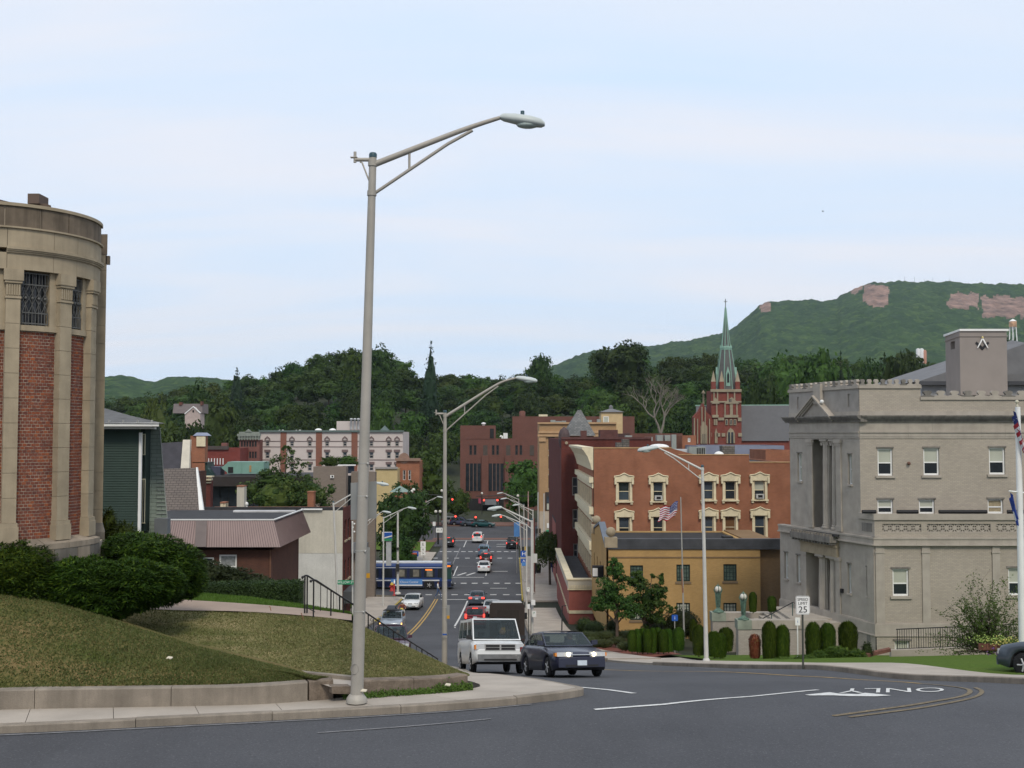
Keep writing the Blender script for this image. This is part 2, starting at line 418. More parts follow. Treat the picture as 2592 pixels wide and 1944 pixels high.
def resample(pts,step):
 out=[V(pts[0])]
 for a,c in zip(pts[:-1],pts[1:]):
  a,c=V(a),V(c);n=max(1,int((c-a).length/step))
  out+=[a+(c-a)*(i+1)/n for i in range(n)]
 return out
def smooth_poly(pts,k=3):
 pts=[V(p)for p in pts]
 for _ in range(k):
  q=[pts[0]]
  for a,c in zip(pts[:-1],pts[1:]):q+=[a*.75+c*.25,a*.25+c*.75]
  pts=q+[pts[-1]]
 return pts
def stripe(pts,w,m,name='lane_line',dz=.012,dash=None):
 """strip of paint along ground points (x, y); dash=(on, off)"""
 b=MB();P=[V((p[0],p[1],0))for p in pts];P=resample(P,.4 if not dash else.25)
 acc=0.;rows=[]
 def flush():
  if len(rows)>1:b.add([q for r in rows for q in r],[(2*i,2*i+1,2*i+3,2*i+2)for i in range(len(rows)-1)])
  rows.clear()
 for i,p in enumerate(P):
  t=(P[min(i+1,len(P)-1)]-P[max(i-1,0)]).normalized();n=V((-t.y,t.x,0))*w/2
  if i:acc+=(p-P[i-1]).length
  if dash and(acc%(dash[0]+dash[1]))>dash[0]:flush();continue
  rows.append([V((q.x,q.y,H(q.x,q.y)+dz))for q in(p+n,p-n)])
 flush()
 return b.build(name,[m],kind='structure',uv=False)
def g2(*px):return[gp(x,y).xy for x,y in px]
stripe(g2((1505,1797),(1680,1784),(1900,1764),(2070,1747)),.12,PAINT)
stripe(g2((1462,1740),(1540,1747),(1605,1756)),.16,PAINT)
yl=smooth_poly([V((p[0],p[1],0))for p in g2((1500,1694),(1700,1700),(1950,1709),(2160,1718),(2330,1731))],2)
stripe(yl,.11,YPAINT,'centre_line')
stripe(smooth_poly([V((p[0],p[1],0))for p in g2((2330,1731),(2420,1739),(2463,1748),(2440,1765),(2330,1783),(2220,1798),(2110,1813))],3),.11,FADEDY,'centre_line')
stripe(smooth_poly([V((p[0],p[1],0))for p in g2((2468,1741),(2492,1752),(2460,1771),(2340,1792),(2230,1806),(2150,1816))],3),.1,FADEDY,'centre_line')
stripe(g2((2110,1813),(2280,1790)),.09,YPAINT,'centre_line')
stripe(g2((1590,1684),(1622,1686)),.1,FADED);stripe(g2((1770,1691),(1820,1694)),.1,FADED)
stripe([(x,KERBN(x)-.16)for x in fr(-24,.4,.8)],.07,FADED,'edge_line')
stripe([(x,KERBN(x)-1.2+.03*x)for x in fr(-3.5,-.4,.5)],.06,FADED,'edge_line')
def drape(me,origin,ax,ay,m,name):
 o,ax,ay=V((origin[0],origin[1],0)),V((ax[0],ax[1],0)),V((ay[0],ay[1],0))
 for v in me.vertices:
  p=o+ax*v.co.x+ay*v.co.y;v.co=(p.x,p.y,H(p.x,p.y)+.014)
 me.materials.clear();me.materials.append(m);return link(name,me,None,'structure')
L0,L1=gp(2128,1749).xy,gp(2392,1746).xy
ax=(L1-L0);mid=(L0+L1)/2;hgt=(gp(2260,1741).xy-gp(2260,1753).xy)
tm=textmesh('ONLY',1.0,0)
ww=max(v.co.x for v in tm.vertices)-min(v.co.x for v in tm.vertices)
drape(tm,mid,(-ax.x/ww,-ax.y/ww),(-hgt.x/.72*.9,-hgt.y/.72*.9),PAINT,'painted_word')
b=MB();q=[(2037,1760),(2100,1753.5),(2122,1757),(2170,1758.5),(2190,1755),(2256,1761.5),(2220,1764),(2150,1763.5),(2110,1761.5),(2050,1761.8)]
b.face([V((p.x,p.y,p.z+.014))for p in(gp(*t)for t in q)]);b.build('painted_arrow',[PAINT],kind='structure',uv=False)
for dx in(-.14,.14):stripe([(-7.9+dx-.012*(y-98),y)for y in fr(85,123,2)],.13,YPAINT,'centre_line')
stripe([(-4.75,y)for y in fr(94,121,3)],.16,PAINT)
stripe([(-4.75+.052*(94-y)+.0017*(94-y)**2,y)for y in fr(93,52,1)],.13,PAINT,dash=(.9,4.2))
stripe([(LK(y)+1.5,y)for y in fr(112,123,2)],.15,PAINT,'edge_line')
stripe([(-7.7,122.5),(-4.9,122.5)],.4,PAINT,'stop_line');stripe([(-4.6,121.5),(-1,121.5)],.22,FADED,'stop_line')
for y,x0,x1,n in((127.5,-10.8,.8,9),(139.6,-10.,.8,9),(168.5,-11.4,4.5,11),(178,-11.0,0.2,11)):
 for k in range(n):
  x=x0+(x1-x0)*k/(n-1);stripe([(x-.36,y),(x+.36,y)],.62,PAINT,'crossing_block')
stripe([(-10,145.5),(-3.6,145.5)],.3,PAINT,'stop_line');stripe([(-10.6,158),(-3.6,158)],.2,FADED,'stop_line')
stripe([(-10.8,196.5),(.6,196.5)],.4,PAINT,'stop_line');stripe([(-14,200),(4,200)],3.2,mat('brick_paving',(.16,.085,.065),.9,.2,3),'brick_crossing')
for x,a,c in((-7.6,147,158),(-3.4,147,158),(-7.9,185,196),(-4.2,185,196),(-8.4,160,184),(-4.6,170,186)):stripe([(x,a),(x,c)],.13,PAINT if a!=160 else FADED)
for y in(186,190,152,134.5):stripe([(-2.6,y),(-.6,y)],.35,PAINT,'painted_word')
for x in(-9.6,-8.6,-6.6,-5.4):stripe([(x-.5,147.5),(x+.5,150.5)],.3,PAINT,'painted_arrow')
def pave(name,outer,inner,step,m,dz=.15,thick=.18,cat='pavement'):
 """outer / inner: lists of (x, y); slabs between them become parts"""
 O,I=[V((p[0],p[1],0))for p in outer],[V((p[0],p[1],0))for p in inner]
 def pick(P,t):
  L=[0.]
  for a,c in zip(P[:-1],P[1:]):L.append(L[-1]+(c-a).length)
  d=t*L[-1]
  for i in range(len(P)-1):
   if d<=L[i+1]+1e-6:return P[i]+(P[i+1]-P[i])*((d-L[i])/max(1e-6,L[i+1]-L[i]))
  return P[-1]
 n=max(1,round(sum((c-a).length for a,c in zip(O[:-1],O[1:]))/step))
 b=MB();vs=[]
 for i in range(n*3+1):
  for w in(0.,.5,1.):
   p=pick(O,i/n/3).lerp(pick(I,i/n/3),w);vs.append((p.x,p.y,H(p.x,p.y)+dz-.022))
 b.add(vs,[(i*3+j,i*3+j+1,i*3+j+4,i*3+j+3)for i in range(n*3)for j in range(2)],0,True)
 root=b.build(name,[JOINT],None,'structure',uv=False)
 g=.012
 for i in range(n):
  wid=(pick(O,(i+.5)/n)-pick(I,(i+.5)/n)).length
  s=MB();q=[]
  for t in(i/n+g/step/n*.5,(i+.5)/n,(i+1)/n-g/step/n*.5):
   for w in(g/wid/2,.5,1-g/wid/2):
    p=pick(O,t).lerp(pick(I,t),w);q.append(V((p.x,p.y,H(p.x,p.y)+dz)))
  s.add(q,[(0,1,4,3),(1,2,5,4),(3,4,7,6),(4,5,8,7)],0)
  ring=[q[k]for k in(0,1,2,5,8,7,6,3)]
  for a,c in zip(ring,ring[1:]+ring[:1]):s.face([a,a-Z*thick,c-Z*thick,c])
  s.build('slab',[m],root,uv=False)
 return root
def kerb(name,line,length,w,m,side=1,top=.15,down=.12):
 P=[V((p[0],p[1],0))for p in line];L=sum((c-a).length for a,c in zip(P[:-1],P[1:]));n=max(1,round(L/length));root=None
 def pk(d):
  for a,c in zip(P[:-1],P[1:]):
   l=(c-a).length
   if d<=l:return a.lerp(c,d/l)
   d-=l
  return P[-1]
 P=[pk(L*i/(8*n))for i in range(8*n+1)]
 for k in range(n):
  idx=list(range(8*k,8*k+9))
  s=MB();rr=[]
  tt=top+random.uniform(-.006,.006)
  for c,i in enumerate(idx):
   t=(P[min(i+1,len(P)-1)]-P[max(i-1,0)]).normalized();nr=V((-t.y,t.x,0))*side
   p=P[i]+t*(.006 if c==0 else-.006 if c==len(idx)-1 else 0);h=H(p.x,p.y)
   rr.append([V((p.x,p.y,h-down)),V((p.x,p.y,h+tt-.02)),V((p.x+nr.x*.02,p.y+nr.y*.02,h+tt)),V((p.x+nr.x*w,p.y+nr.y*w,h+tt)),V((p.x+nr.x*w,p.y+nr.y*w,h-down))])
  s.add([q for r in rr for q in r],[(i*5+j,i*5+j+1,i*5+j+6,i*5+j+5)for i in range(len(rr)-1)for j in range(4)])
  s.face(rr[0]);s.face(rr[-1][::-1])
  if root is None:root=s.build(name,[m],None,'structure',uv=False)
  else:s.build('kerb_stone',[m],root,uv=False)
 return root
random.seed(3)
nk=[(x,KERBN(x))for x in fr(-24,1.0,.6)]+[(1.35,24.35),(1.6,24.8),(1.55,25.3),(1.2,26.2),(.75,27.6),(.2,29.6),(-.2,32.4),(-.75,34.6)]
nk=[(p.x,p.y)for p in smooth_poly([V((a,c,0))for a,c in nk],1)]
kerb('kerb',nk,2.4,.16,CONCD,side=1)
WALLL=hermite([(-30,16.5),(-9.9,21.85),(-6,22.25),(-5.0,22.4),(-4.2,22.7),(-2.5,23.5),(-1.2,24.25),(-.9,24.6)])
pave('pavement',[(x+.0,KERBN(x)+.17)for x in fr(-24,-4.4,.8)],[(x-.3,WALLL(x-.3)+.1)for x in fr(-24,-4.4,.8)],1.55,CONC)
pave('pavement',[(-4.4,KERBN(-4.4)+.17),(-2,KERBN(-2)+.17),(.2,KERBN(.2)+.17),(1.15,24.4),(1.42,25.05)],[(-4.7,WALLL(-4.7)+.1),(-2.6,WALLL(-2.6)+.12),(-1.0,24.4),(-.7,25.1),(-.75,26)],1.6,CONC)
pave('pavement',[(1.42,25.05),(1.05,26.2),(.6,27.6),(.05,29.6),(-.35,32.4),(-.9,34.6)],[(-.75,26),(-1.0,27),(-1.35,28),(-1.9,30),(-2.3,32.6),(-2.9,34.8)],1.6,CONC)
pave('pavement',[(LK(y)-.17,y)for y in fr(34.8,66,2)],[(LK(y)-2.4,y)for y in fr(34.8,66,2)],2.2,CONC)
kerb('kerb',[(LK(y),y)for y in fr(34.8,120,1.6)]+[(-12.0,123),(-12.8,125),(-14.5,126),(-18,126.4)],3.,.16,CONCD,1)
pave('pavement',[(LK(y)-.17,y)for y in fr(66,124,3)],[(LK(y)-4.0,y)for y in fr(66,124,3)],2.4,CONC)
kerb('kerb',[(RK(y),y)for y in fr(28,51,1.)][::-1],3.,.16,CONCD,1)
kerb('kerb',[(RK(y),y)for y in fr(56.5,112,1.6)][::-1],3.,.16,CONCD,1)
pave('pavement',[(RK(y)+.17,y)for y in fr(28,51,1.)],[(RK(y)+2.5,y+1.0)for y in fr(28,51,1.)],1.7,CONC)
pave('pavement',[(RK(y)+.1,y)for y in fr(51,56.5,.5)],[(RK(y)+4.6,y+3)for y in fr(51,56.5,.5)],1.8,CONC,dz=.09)
pave('pavement',[(RK(y)+.17,y)for y in fr(56.5,80,1.5)],[(RK(y)+2.9,y+.6)for y in fr(56.5,80,1.5)],1.8,CONC)
pave('pavement',[(RK(y)+.17,y)for y in fr(80,112,3)],[(RK(y)+3.3,y)for y in fr(80,112,3)],2.,CONC)
YK=mat('yellow_painted_kerb',(.42,.32,.07),.9,.3,3,fine=.5)
kerb('kerb',[(1.05,y)for y in fr(122,168,2)],4.,.16,YK,-1);kerb('kerb',[(LK(y)-.0,y)for y in fr(98,122,2)],4.,.15,YK,1,top=.156)
pave('pavement',[(1.24,y)for y in fr(120,170,4)],[(6.4,y)for y in fr(120,170,4)],3.5,CONC)
pave('pavement',[(-11.75,y)for y in fr(142,176,4)],[(-17,y)for y in fr(142,176,4)],3.5,CONC)
pave('pavement',[(-13,y)for y in fr(176,196,4)],[(-20,y)for y in fr(176,196,4)],3.,mat('brick_paving',(.16,.085,.065)))
pave('pavement',[(x,226)for x in fr(-45,45,6)],[(x,234)for x in fr(-45,45,6)],5.,mat('brick_paving',(.16,.085,.065)))
sheet('pavement',[(y,5.0,40)for y in fr(112,120,2)],20,mat('white_stone_paving',(.33,.33,.34),.9,.35,4),.02)
sheet('green',[(y,-20,-15.9)for y in fr(86,116,3)],4,LAWNG,.16);sheet('green',[(y,-24,-13)for y in fr(178,192,3)],6,LAWNG,.2)
def lowwall(name,label,xs,foot,topz,m,w=.3,plen=2.6,parent=None):
 root=parent
 n=max(1,round((xs[1]-xs[0])/plen));e=.006
 root=thing(name,label,'low wall',(xs[0],foot(xs[0]),topz(xs[0])-.3))
 for k in range(n):
  a,c=xs[0]+(xs[1]-xs[0])*k/n+e,xs[0]+(xs[1]-xs[0])*(k+1)/n-e
  s=MB();rr=[]
  for x in fr(a,c,.3):
   y=foot(x);t=V((1,(foot(x+.05)-foot(x-.05))/.1,0)).normalized();nr=V((-t.y,t.x,0))
   bz=H(x,y)+.05;tz=topz(x);p=V((x,y,0));q=p+nr*w
   rr.append([V((p.x,p.y,bz)),V((p.x,p.y,tz-.025)),V((p.x+nr.x*.025,p.y+nr.y*.025,tz)),V((q.x,q.y,tz)),V((q.x,q.y,bz))])
  s.add([q for r in rr for q in r],[(i*5+j,i*5+j+1,i*5+j+6,i*5+j+5)for i in range(len(rr)-1)for j in range(4)])
  s.face(rr[0]);s.face(rr[-1][::-1]);s.build('wall_block',[m],root)
 return root
lowwall('low_wall','low grey concrete wall holding the steep lawn beside the near pavement',(-22,-4.08),WALLL,lambda x:-4.9-.02*(x+10)*.3,CONCD)
lowwall('low_wall','short block of rough brown stone ending the concrete wall beside the lamp post',(-4.06,-3.6),WALLL,lambda x:-4.93,STONEW,plen=.7)
lowwall('low_wall','rough brown stone wall with weeds at its foot, holding the dry lawn',(-3.14,-.95),WALLL,lambda x:hermite([(-3.2,-5.0),(-2.5,-5.06),(-.9,-5.17)])(x),STONEW,plen=1.3)
b=MB();pw=[at(*t)for t in((887,1738,22.75),(838,1739,22.55),(770,1717,23.3),(700,1703,24.2),(600,1690,25.1),(600,1687,25.6),(700,1700,24.7),(800,1711,24.1),(890,1721,23.7))]
b.face([pw[0],pw[8],pw[7],pw[1]])
b.face([pw[1],pw[7],pw[6],pw[2]]);b.face([pw[2],pw[6],pw[5],pw[3]]);b.face([pw[3],pw[5],pw[4]]);b.build('path',[CONC],kind='structure',uv=False)
b=MB();q=[at(840,1756,22.56),at(888,1757,22.74),at(888,1737,22.74),at(840,1738,22.56)];b.prism(q,(-.1,.25,-.01));tag(b.build('step',[STONEW]),'single brown stone step in the gap between the two low walls','step')
b=MB();ln=[at(892,1716,23.6),at(800,1707,24.0),at(700,1697,24.5),at(600,1684,25.0)]
for a,c in zip(ln[:-1],ln[1:]):b.obox(a-Z*.25,c-a,V((.06,.12,0)),V((0,0,.27)))
tag(b.build('garden_edging',[CONCD]),'narrow concrete edging at the foot of the dry lawn','edging')
def patch(name,rows,m,nu,nv,kind='structure',amp=.02):
 """rows of control points (V), interpolated smoothly in both directions"""
 def cr(P,t):
  n=len(P)-1;i=min(int(t*n),n-1);f=t*n-i
  p0,p1,p2,p3=P[max(i-1,0)],P[i],P[i+1],P[min(i+2,n)]
  return.5*((2*p1)+(p2-p0)*f+(2*p0-5*p1+4*p2-p3)*f*f+(3*p1-p0-3*p2+p3)*f**3)
 b=MB();vs=[]
 for j in range(nv+1):
  q=[cr([V(r[min(k,len(r)-1)])for r in rows],j/nv)for k in range(len(rows[0]))]
  for i in range(nu+1):
   p=cr(q,i/nu);p.z+=amp*noise.noise(p*1.3);vs.append(p)
 k=nu+1
 b.add(vs,[(j*k+i,j*k+i+1,(j+1)*k+i+1,(j+1)*k+i)for j in range(nv)for i in range(nu)],0,True)
 o=b.build(name,[m],None,kind,uv=False);return o,vs
r0=[(-23,WALLL(-23)+.2,-4.95),(-14,WALLL(-14)+.2,-4.93),(-10,WALLL(-10)+.2,-4.92),(-7.5,WALLL(-7.5)+.2,-4.92),(-5.4,WALLL(-5.4)+.2,-4.93),(-3.68,WALLL(-3.68)+.25,-4.97)]
r2=[at(x,y,d)for x,y,d in((-250,1478,25.4),(0,1503,25.4),(250,1572,24.9),(450,1634,24.3),(650,1684,23.6),(792,1720,22.98))]
r1=[(V(a)*.5+V(c)*.5)+Z*k for a,c,k in zip(r0,r2,(.1,.2,.2,.14,.08,.03))]
r3=[p+V((-.6,2.2,.05-.3))for p in r2];r4=[p+V((-1.2,4.6,-1.0))for p in r2]
lawn1,v1=patch('lawn',[r0,r1,r2,r3,r4],LAWN1,64,40)
q0=[at(380,1655,25.9),at(700,1699,24.6),at(890,1716,23.75),at(1000,1717,24.0),at(1100,1715,24.5),at(1184,1713,24.95)]
q1=[at(300,1622,27.2),at(650,1648,26.4),at(850,1662,26),at(1000,1676,25.9),at(1100,1690,25.9),at(1185,1708,25.9)]
q2=[at(240,1582,28.9),at(600,1598,28.4),at(800,1610,28),at(940,1628,27.8),at(1060,1660,27.4),at(1160,1700,26.8)]
q3=[at(220,1542,30.7),at(600,1552,30.4),at(760,1562,30.2),at(870,1574,30),at(990,1621,29),at(1100,1674,28)]
q4=[p+V((.2,.9,-.25))for p in q3];q4[3]+=V((.3,.3,-.4));q4[4]+=V((.7,.6,-.5));q4[5]+=V((.6,.8,-.5))
lawn2,v2=patch('lawn',[q0,q1,q2,q3,q4],LAWN2,60,44)
w0=[at(x,y,d)for x,y,d in((300,1540,30.7),(450,1546,30.7),(600,1549,30.5),(750,1558,30.3),(890,1572,30.1))]
w1=[at(x,y,d)for x,y,d in((300,1512,32.4),(450,1519,32.4),(600,1528,32.2),(750,1540,31.8),(890,1556,31.2))]
patch('path',[[p+Z*.02 for p in w0],[p+Z*.02 for p in w1]],mat('pink_concrete',(.33,.255,.205),.9,.12,1),20,4,amp=0)
l0=[p-Z*.0 for p in w1];l1=[at(x,y,d)for x,y,d in((300,1490,37),(450,1500,37),(600,1512,36),(750,1532,34),(890,1556,31.6))]
lawn3,v3=patch('lawn',[l0,l1,[p+V((0,4,-1.2))for p in l1]],LAWNG,30,12)
def zone(name,pts,m,dz=.13,step=.5):
 """flat polygon of ground points (x, y) draped on the terrain by strips between a near and a far edge"""
 near,far=pts;n=40;rows=[]
 P=resample([V((p[0],p[1],0))for p in near],.2);Q=resample([V((p[0],p[1],0))for p in far],.2)
 b=MB();vs=[]
 for i in range(n+1):
  a=P[round(i/n*(len(P)-1))];c=Q[round(i/n*(len(Q)-1))]
  for j in range(13):
   p=a.lerp(c,j/12);vs.append((p.x,p.y,H(p.x,p.y)+dz+.05*math.sin(math.pi*j/12)))
 b.add(vs,[(i*13+j,i*13+j+1,i*13+j+14,i*13+j+13)for i in range(n)for j in range(12)],0,True)
 b.build(name,[m],None,'structure',uv=False);return vs
zone('lawn',([(RK(y)+2.45,y+1.0)for y in fr(36.6,49.5,.8)][::-1],[(8.6,61),(13,61.4),(18,61.6),(22,61.6)]),LAWNG)
zone('lawn',([(RK(y)+2.45,y+1.0)for y in fr(28,36.6,.6)][::-1],[(22,61.6),(27,61.6),(34,58),(40,50)]),LAWNG)
zone('flower_bed',([(RK(y)+2.95,y+.65)for y in fr(58,78,1)][::-1],[(7.2,81.5),(8,81.5),(9,75),(9.4,63)]),mat('red_mulch',(.16,.05,.032),.95,.3,5,bump=.6),.1)
def blades(name,vs,nu,count,hgt,mats,seed,jmax=None):
 rng=np.random.default_rng(seed);A=np.array([tuple(v)for v in vs]);k=nu+1;nv=len(vs)//k-1
 i=rng.random(count)*(nu-.001);j=rng.random(count)*((jmax or nv)-.001);ii,jj=i.astype(int),j.astype(int);fi,fj=(i-ii)[:,None],(j-jj)[:,None]
 P=(A[jj*k+ii]*(1-fi)+A[jj*k+ii+1]*fi)*(1-fj)+(A[(jj+1)*k+ii]*(1-fi)+A[(jj+1)*k+ii+1]*fi)*fj
 a=rng.random(count)*6.283;wd=.012+.012*rng.random(count);d=np.stack([np.cos(a)*wd,np.sin(a)*wd,a*0],1)
 tip=P+np.stack([rng.normal(0,.018,count),rng.normal(0,.018,count),hgt*(.5+rng.random(count))],1)
 vv=np.stack([P-d,P+d,tip],1).reshape(-1,3);ff=np.arange(count*3).reshape(-1,3)
 me=bpy.data.meshes.new(name);me.from_pydata(vv.tolist(),[],ff.tolist());me.materials.append(mats);return link(name,me,None,'stuff')
blades('grass',v1,64,60000,.032,leafmat('grass_blades',(.08,.1,.03),(.125,.13,.045),(.19,.15,.07)),1,24)
blades('grass',v2,60,60000,.03,leafmat('dry_grass_blades',(.13,.145,.05),(.21,.19,.085),(.29,.24,.12)),2,36)
blades('grass',v3,30,14000,.05,leafmat('green_grass_blades',(.07,.13,.02),(.1,.16,.03)),3,8)
def hillmat():
 m,nt,b=base('wooded_hill',.95,.05);g=nn(nt,'ShaderNodeNewGeometry');ob=nn(nt,'ShaderNodeTexCoord').outputs['Object']
 c=mixc(nt,(.02,.048,.016),(.055,.10,.026),ramp(nt,tnoise(nt,ob,.02,3),[(.35,0.),(.65,1.)]))
 vo=nn(nt,'ShaderNodeTexVoronoi');vo.inputs['Scale'].default_value=.09;nt.links.new(ob,vo.inputs['Vector'])
 c=mixc(nt,c,(.012,.03,.012),vmath(nt,'MULTIPLY',nn_sep(nt,vo.outputs['Color']),.6));c=mixc(nt,c,(.085,.125,.03),ramp(nt,nn_sep(nt,vo.outputs['Color']),[(.0,.55),(.25,0.)]))
 nt.links.new(c,b.inputs['Base Color']);bumpit(nt,b,tnoise(nt,ob,.16,3),1.,6);return m
def nn_sep(nt,col):
 s=nn(nt,'ShaderNodeSeparateColor');nt.links.new(col,s.inputs[0]);return s.outputs[0]
HILL=hillmat();ROCK=mat('red_cliff_rock',(.2,.125,.095),.95,.6,.03)
CREST=hermite([(1100,1010),(1300,985),(1390,935),(1440,912),(1500,893),(1640,878),(1720,867),(1800,852),(1850,838),(1880,815),(1915,785),(1928,772),(1950,764),(2040,762),(2120,759),(2135,748),(2180,727),(2215,716),(2300,713),(2420,717),(2592,722),(2750,735),(2900,800)])
def hills(name,crest,p0,p1,dp,Y0,Y1,zb,cell,bumpz,ease=1.0):
 cols=fr(p0,p1,dp);N=120;vs=[];rock={}
 for c,p in enumerate(cols):
  top=(1100-crest(p))/F*Y1
  for j in range(N+26):
   t=j/N;Yj=Y0+(Y1-Y0)*t;X=(p-CX)/F*Yj
   if t<=1:z=zb+(top-zb)*(t**ease*.55+.45*ss(0,1,t))
   else:z=top-(t-1)*(top-zb)*1.5
   q=V((X/cell,Yj/cell,0));dd=noise.voronoi(q)[0][0]
   z+=bumpz*(.75-dd)+bumpz*.7*noise.noise(q*.31)
   vs.append((X,Yj,z))
 b=MB();M_=N+26
 for c in range(len(cols)-1):
  for j in range(M_-1):
   v=vs[c*M_+j];py=1100-v[2]/v[1]*F;p=cols[c]
   nz=9*noise.noise(V((p*.05,py*.05,3)))
   rk=rockzone(p+nz,py+nz)if Y1>2500 else 0
   b.f.append((c*M_+j,(c+1)*M_+j,(c+1)*M_+j+1,c*M_+j+1));b.m.append(rk);b.uv.append(None);b.sm.append(True)
 b.v=vs
 return b.build(name,[HILL,ROCK],None,'structure',uv=False)
def rockzone(p,py):
 if 1926<p<1950 and py<792:return 1
 if 2190<p<2252 and 722<py<776-abs(p-2225)*.3+4:return 1
 if 2405<p<2480 and 743<py<782:return 1
 if 2488<p<2600 and 752<py<806:return 1
 if 2140<p<2185 and py<1e9 and CREST(p)+6>py:return 1
 return 0
hills('hill',CREST,1100,2800,3.6,1500,3100,-14,16,9,1.25)
FARL=hermite([(-200,965),(100,952),(265,955),(300,951),(335,957),(375,968),(390,968),(420,958),(470,955),(540,962),(600,968),(900,985),(1300,1000)])
hills('hill',FARL,-150,1250,6,1100,2100,-14,15,5,1.1)
# === TREES AND SHRUBS
def cards(P,N,size,asp,rng,jitter=.5):
 n=len(P);N=N+rng.normal(0,jitter,(n,3));N/=np.linalg.norm(N,axis=1)[:,None]+1e-9
 T=np.cross(N,rng.normal(0,1,(n,3)));T/=np.linalg.norm(T,axis=1)[:,None]+1e-9
 B=np.cross(N,T);s=np.asarray(size).reshape(-1,1)*np.ones((n,1))
 v=np.stack([P-T*s,P-B*s*asp*.8+T*s*.15,P+T*s,P+B*s*asp],1).reshape(-1,3)
 return v,np.arange(4*n).reshape(-1,4)
def meshof(name,parts,mats):
 """parts: list of (verts, faces, material index)"""
 vs,fs,mi,off=[],[],[],0
 for v,f,m in parts:
  vs+=v.tolist()if hasattr(v,'tolist')else[tuple(p)for p in v]
  f=f.tolist()if hasattr(f,'tolist')else f
  fs+=[[i+off for i in q]for q in f];mi+=[m]*len(f);off=len(vs)
 me=bpy.data.meshes.new(name);me.from_pydata(vs,[],fs)
 for m in mats:me.materials.append(m)
 me.polygons.foreach_set('material_index',mi);return me
def blob(c,rad,rng,n=10,k=7,rough=.12):
 vs=[]
 for i in range(k+1):
  a=math.pi*i/k
  for j in range(n):
   w=2*math.pi*j/n;r=1+rng.normal(0,rough)
   vs.append((c[0]+rad[0]*r*math.sin(a)*math.cos(w),c[1]+rad[1]*r*math.sin(a)*math.sin(w),c[2]-rad[2]*r*math.cos(a)))
 return np.array(vs),[(i*n+j,i*n+(j+1)%n,(i+1)*n+(j+1)%n,(i+1)*n+j)for i in range(k)for j in range(n)]
def sphere(rng,n):
 d=rng.normal(0,1,(n,3));return d/np.linalg.norm(d,axis=1)[:,None]
def crown(rng,c,rad,clumps,per,leaf,asp=.6,cr=(.25,.42),core=.62,low=-.55,mi=0):
 """clumps of leaves spread through an ellipsoid; returns mesh parts"""
 parts=[]
 D=sphere(rng,clumps*3);D=D[D[:,2]>low][:clumps]
 rr=rng.uniform(.5,.95,len(D))[:,None]
 C=np.array(c)+D*rr*np.array(rad)
 rad_m=min(rad)
 for q in C:
  r=rng.uniform(*cr)*rad_m;d=sphere(rng,per)
  d[:,2]=np.where((d[:,2]<-.3)&(rng.random(per)<.6),-d[:,2],d[:,2])
  P=q+d*r*rng.uniform(.75,1.12,(per,1))*np.array((1.1,1.1,.85))
  nrm=d*.8+np.array((0,0,.5))
  v,f=cards(P,nrm,leaf*rng.uniform(.6,1.3,per),asp,rng);parts.append((v,f,mi))
 if core:
  v,f=blob(c,[x*core for x in rad],rng);parts.append((v,f,mi))
  for q in C[::2]:v,f=blob(q,[cr[0]*rad_m*.75]*3,rng,6,4);parts.append((v,f,mi))
 return parts
def trunk_mesh(rng,h,r,top,limbs=5,spread=2.5,lean=0):
 b=MB();b.tube([(0,0,-.4),(lean*.1,0,h*.3),(lean*.5,0,h*.7),(lean,0,h)],[r*1.25,r*.9,r*.75,r*.5],7)
 for k in range(limbs):
  a=2*math.pi*(k+rng.random())/limbs;z0=h*rng.uniform(.62,.98)
  e=V((math.cos(a)*spread,math.sin(a)*spread,0))*rng.uniform(.6,1)
  b.tube([(lean*z0/h,0,z0),(lean*z0/h+e.x*.5,e.y*.5,z0+(top-z0)*.45),(lean+e.x,e.y,z0+(top-z0)*.85)],[r*.5,r*.3,r*.1],5)
 return b
BARK=mat('bark',(.085,.065,.05),.95,.3,4,bump=.5)
LEAFA=leafmat('leaves_dark',(.017,.038,.009),(.05,.09,.017))
LEAFB=leafmat('leaves_mid',(.03,.058,.011),(.072,.12,.022))
LEAFC=leafmat('leaves_yellow_green',(.045,.072,.012),(.085,.12,.022))
NEEDLE=leafmat('needles',(.016,.032,.016),(.032,.056,.026))
def make_tree(seed,leaf_m,rad=(4.4,4.4,4.5),zc=5.3,clumps=54,per=42,leaf=.34,kind='deciduous_tree',h=3.2,core=.7):
 rng=np.random.default_rng(seed);root=thing(kind,'tree','tree')
 me=meshof('crown',crown(rng,(0,0,zc),rad,clumps,per,leaf,core=core,cr=(.2,.36),low=-.8),[leaf_m]);link('crown',me,root)
 trunk_mesh(rng,h,.26,zc+rad[2]*.3).build('trunk',[BARK],root,uv=False)
 return root
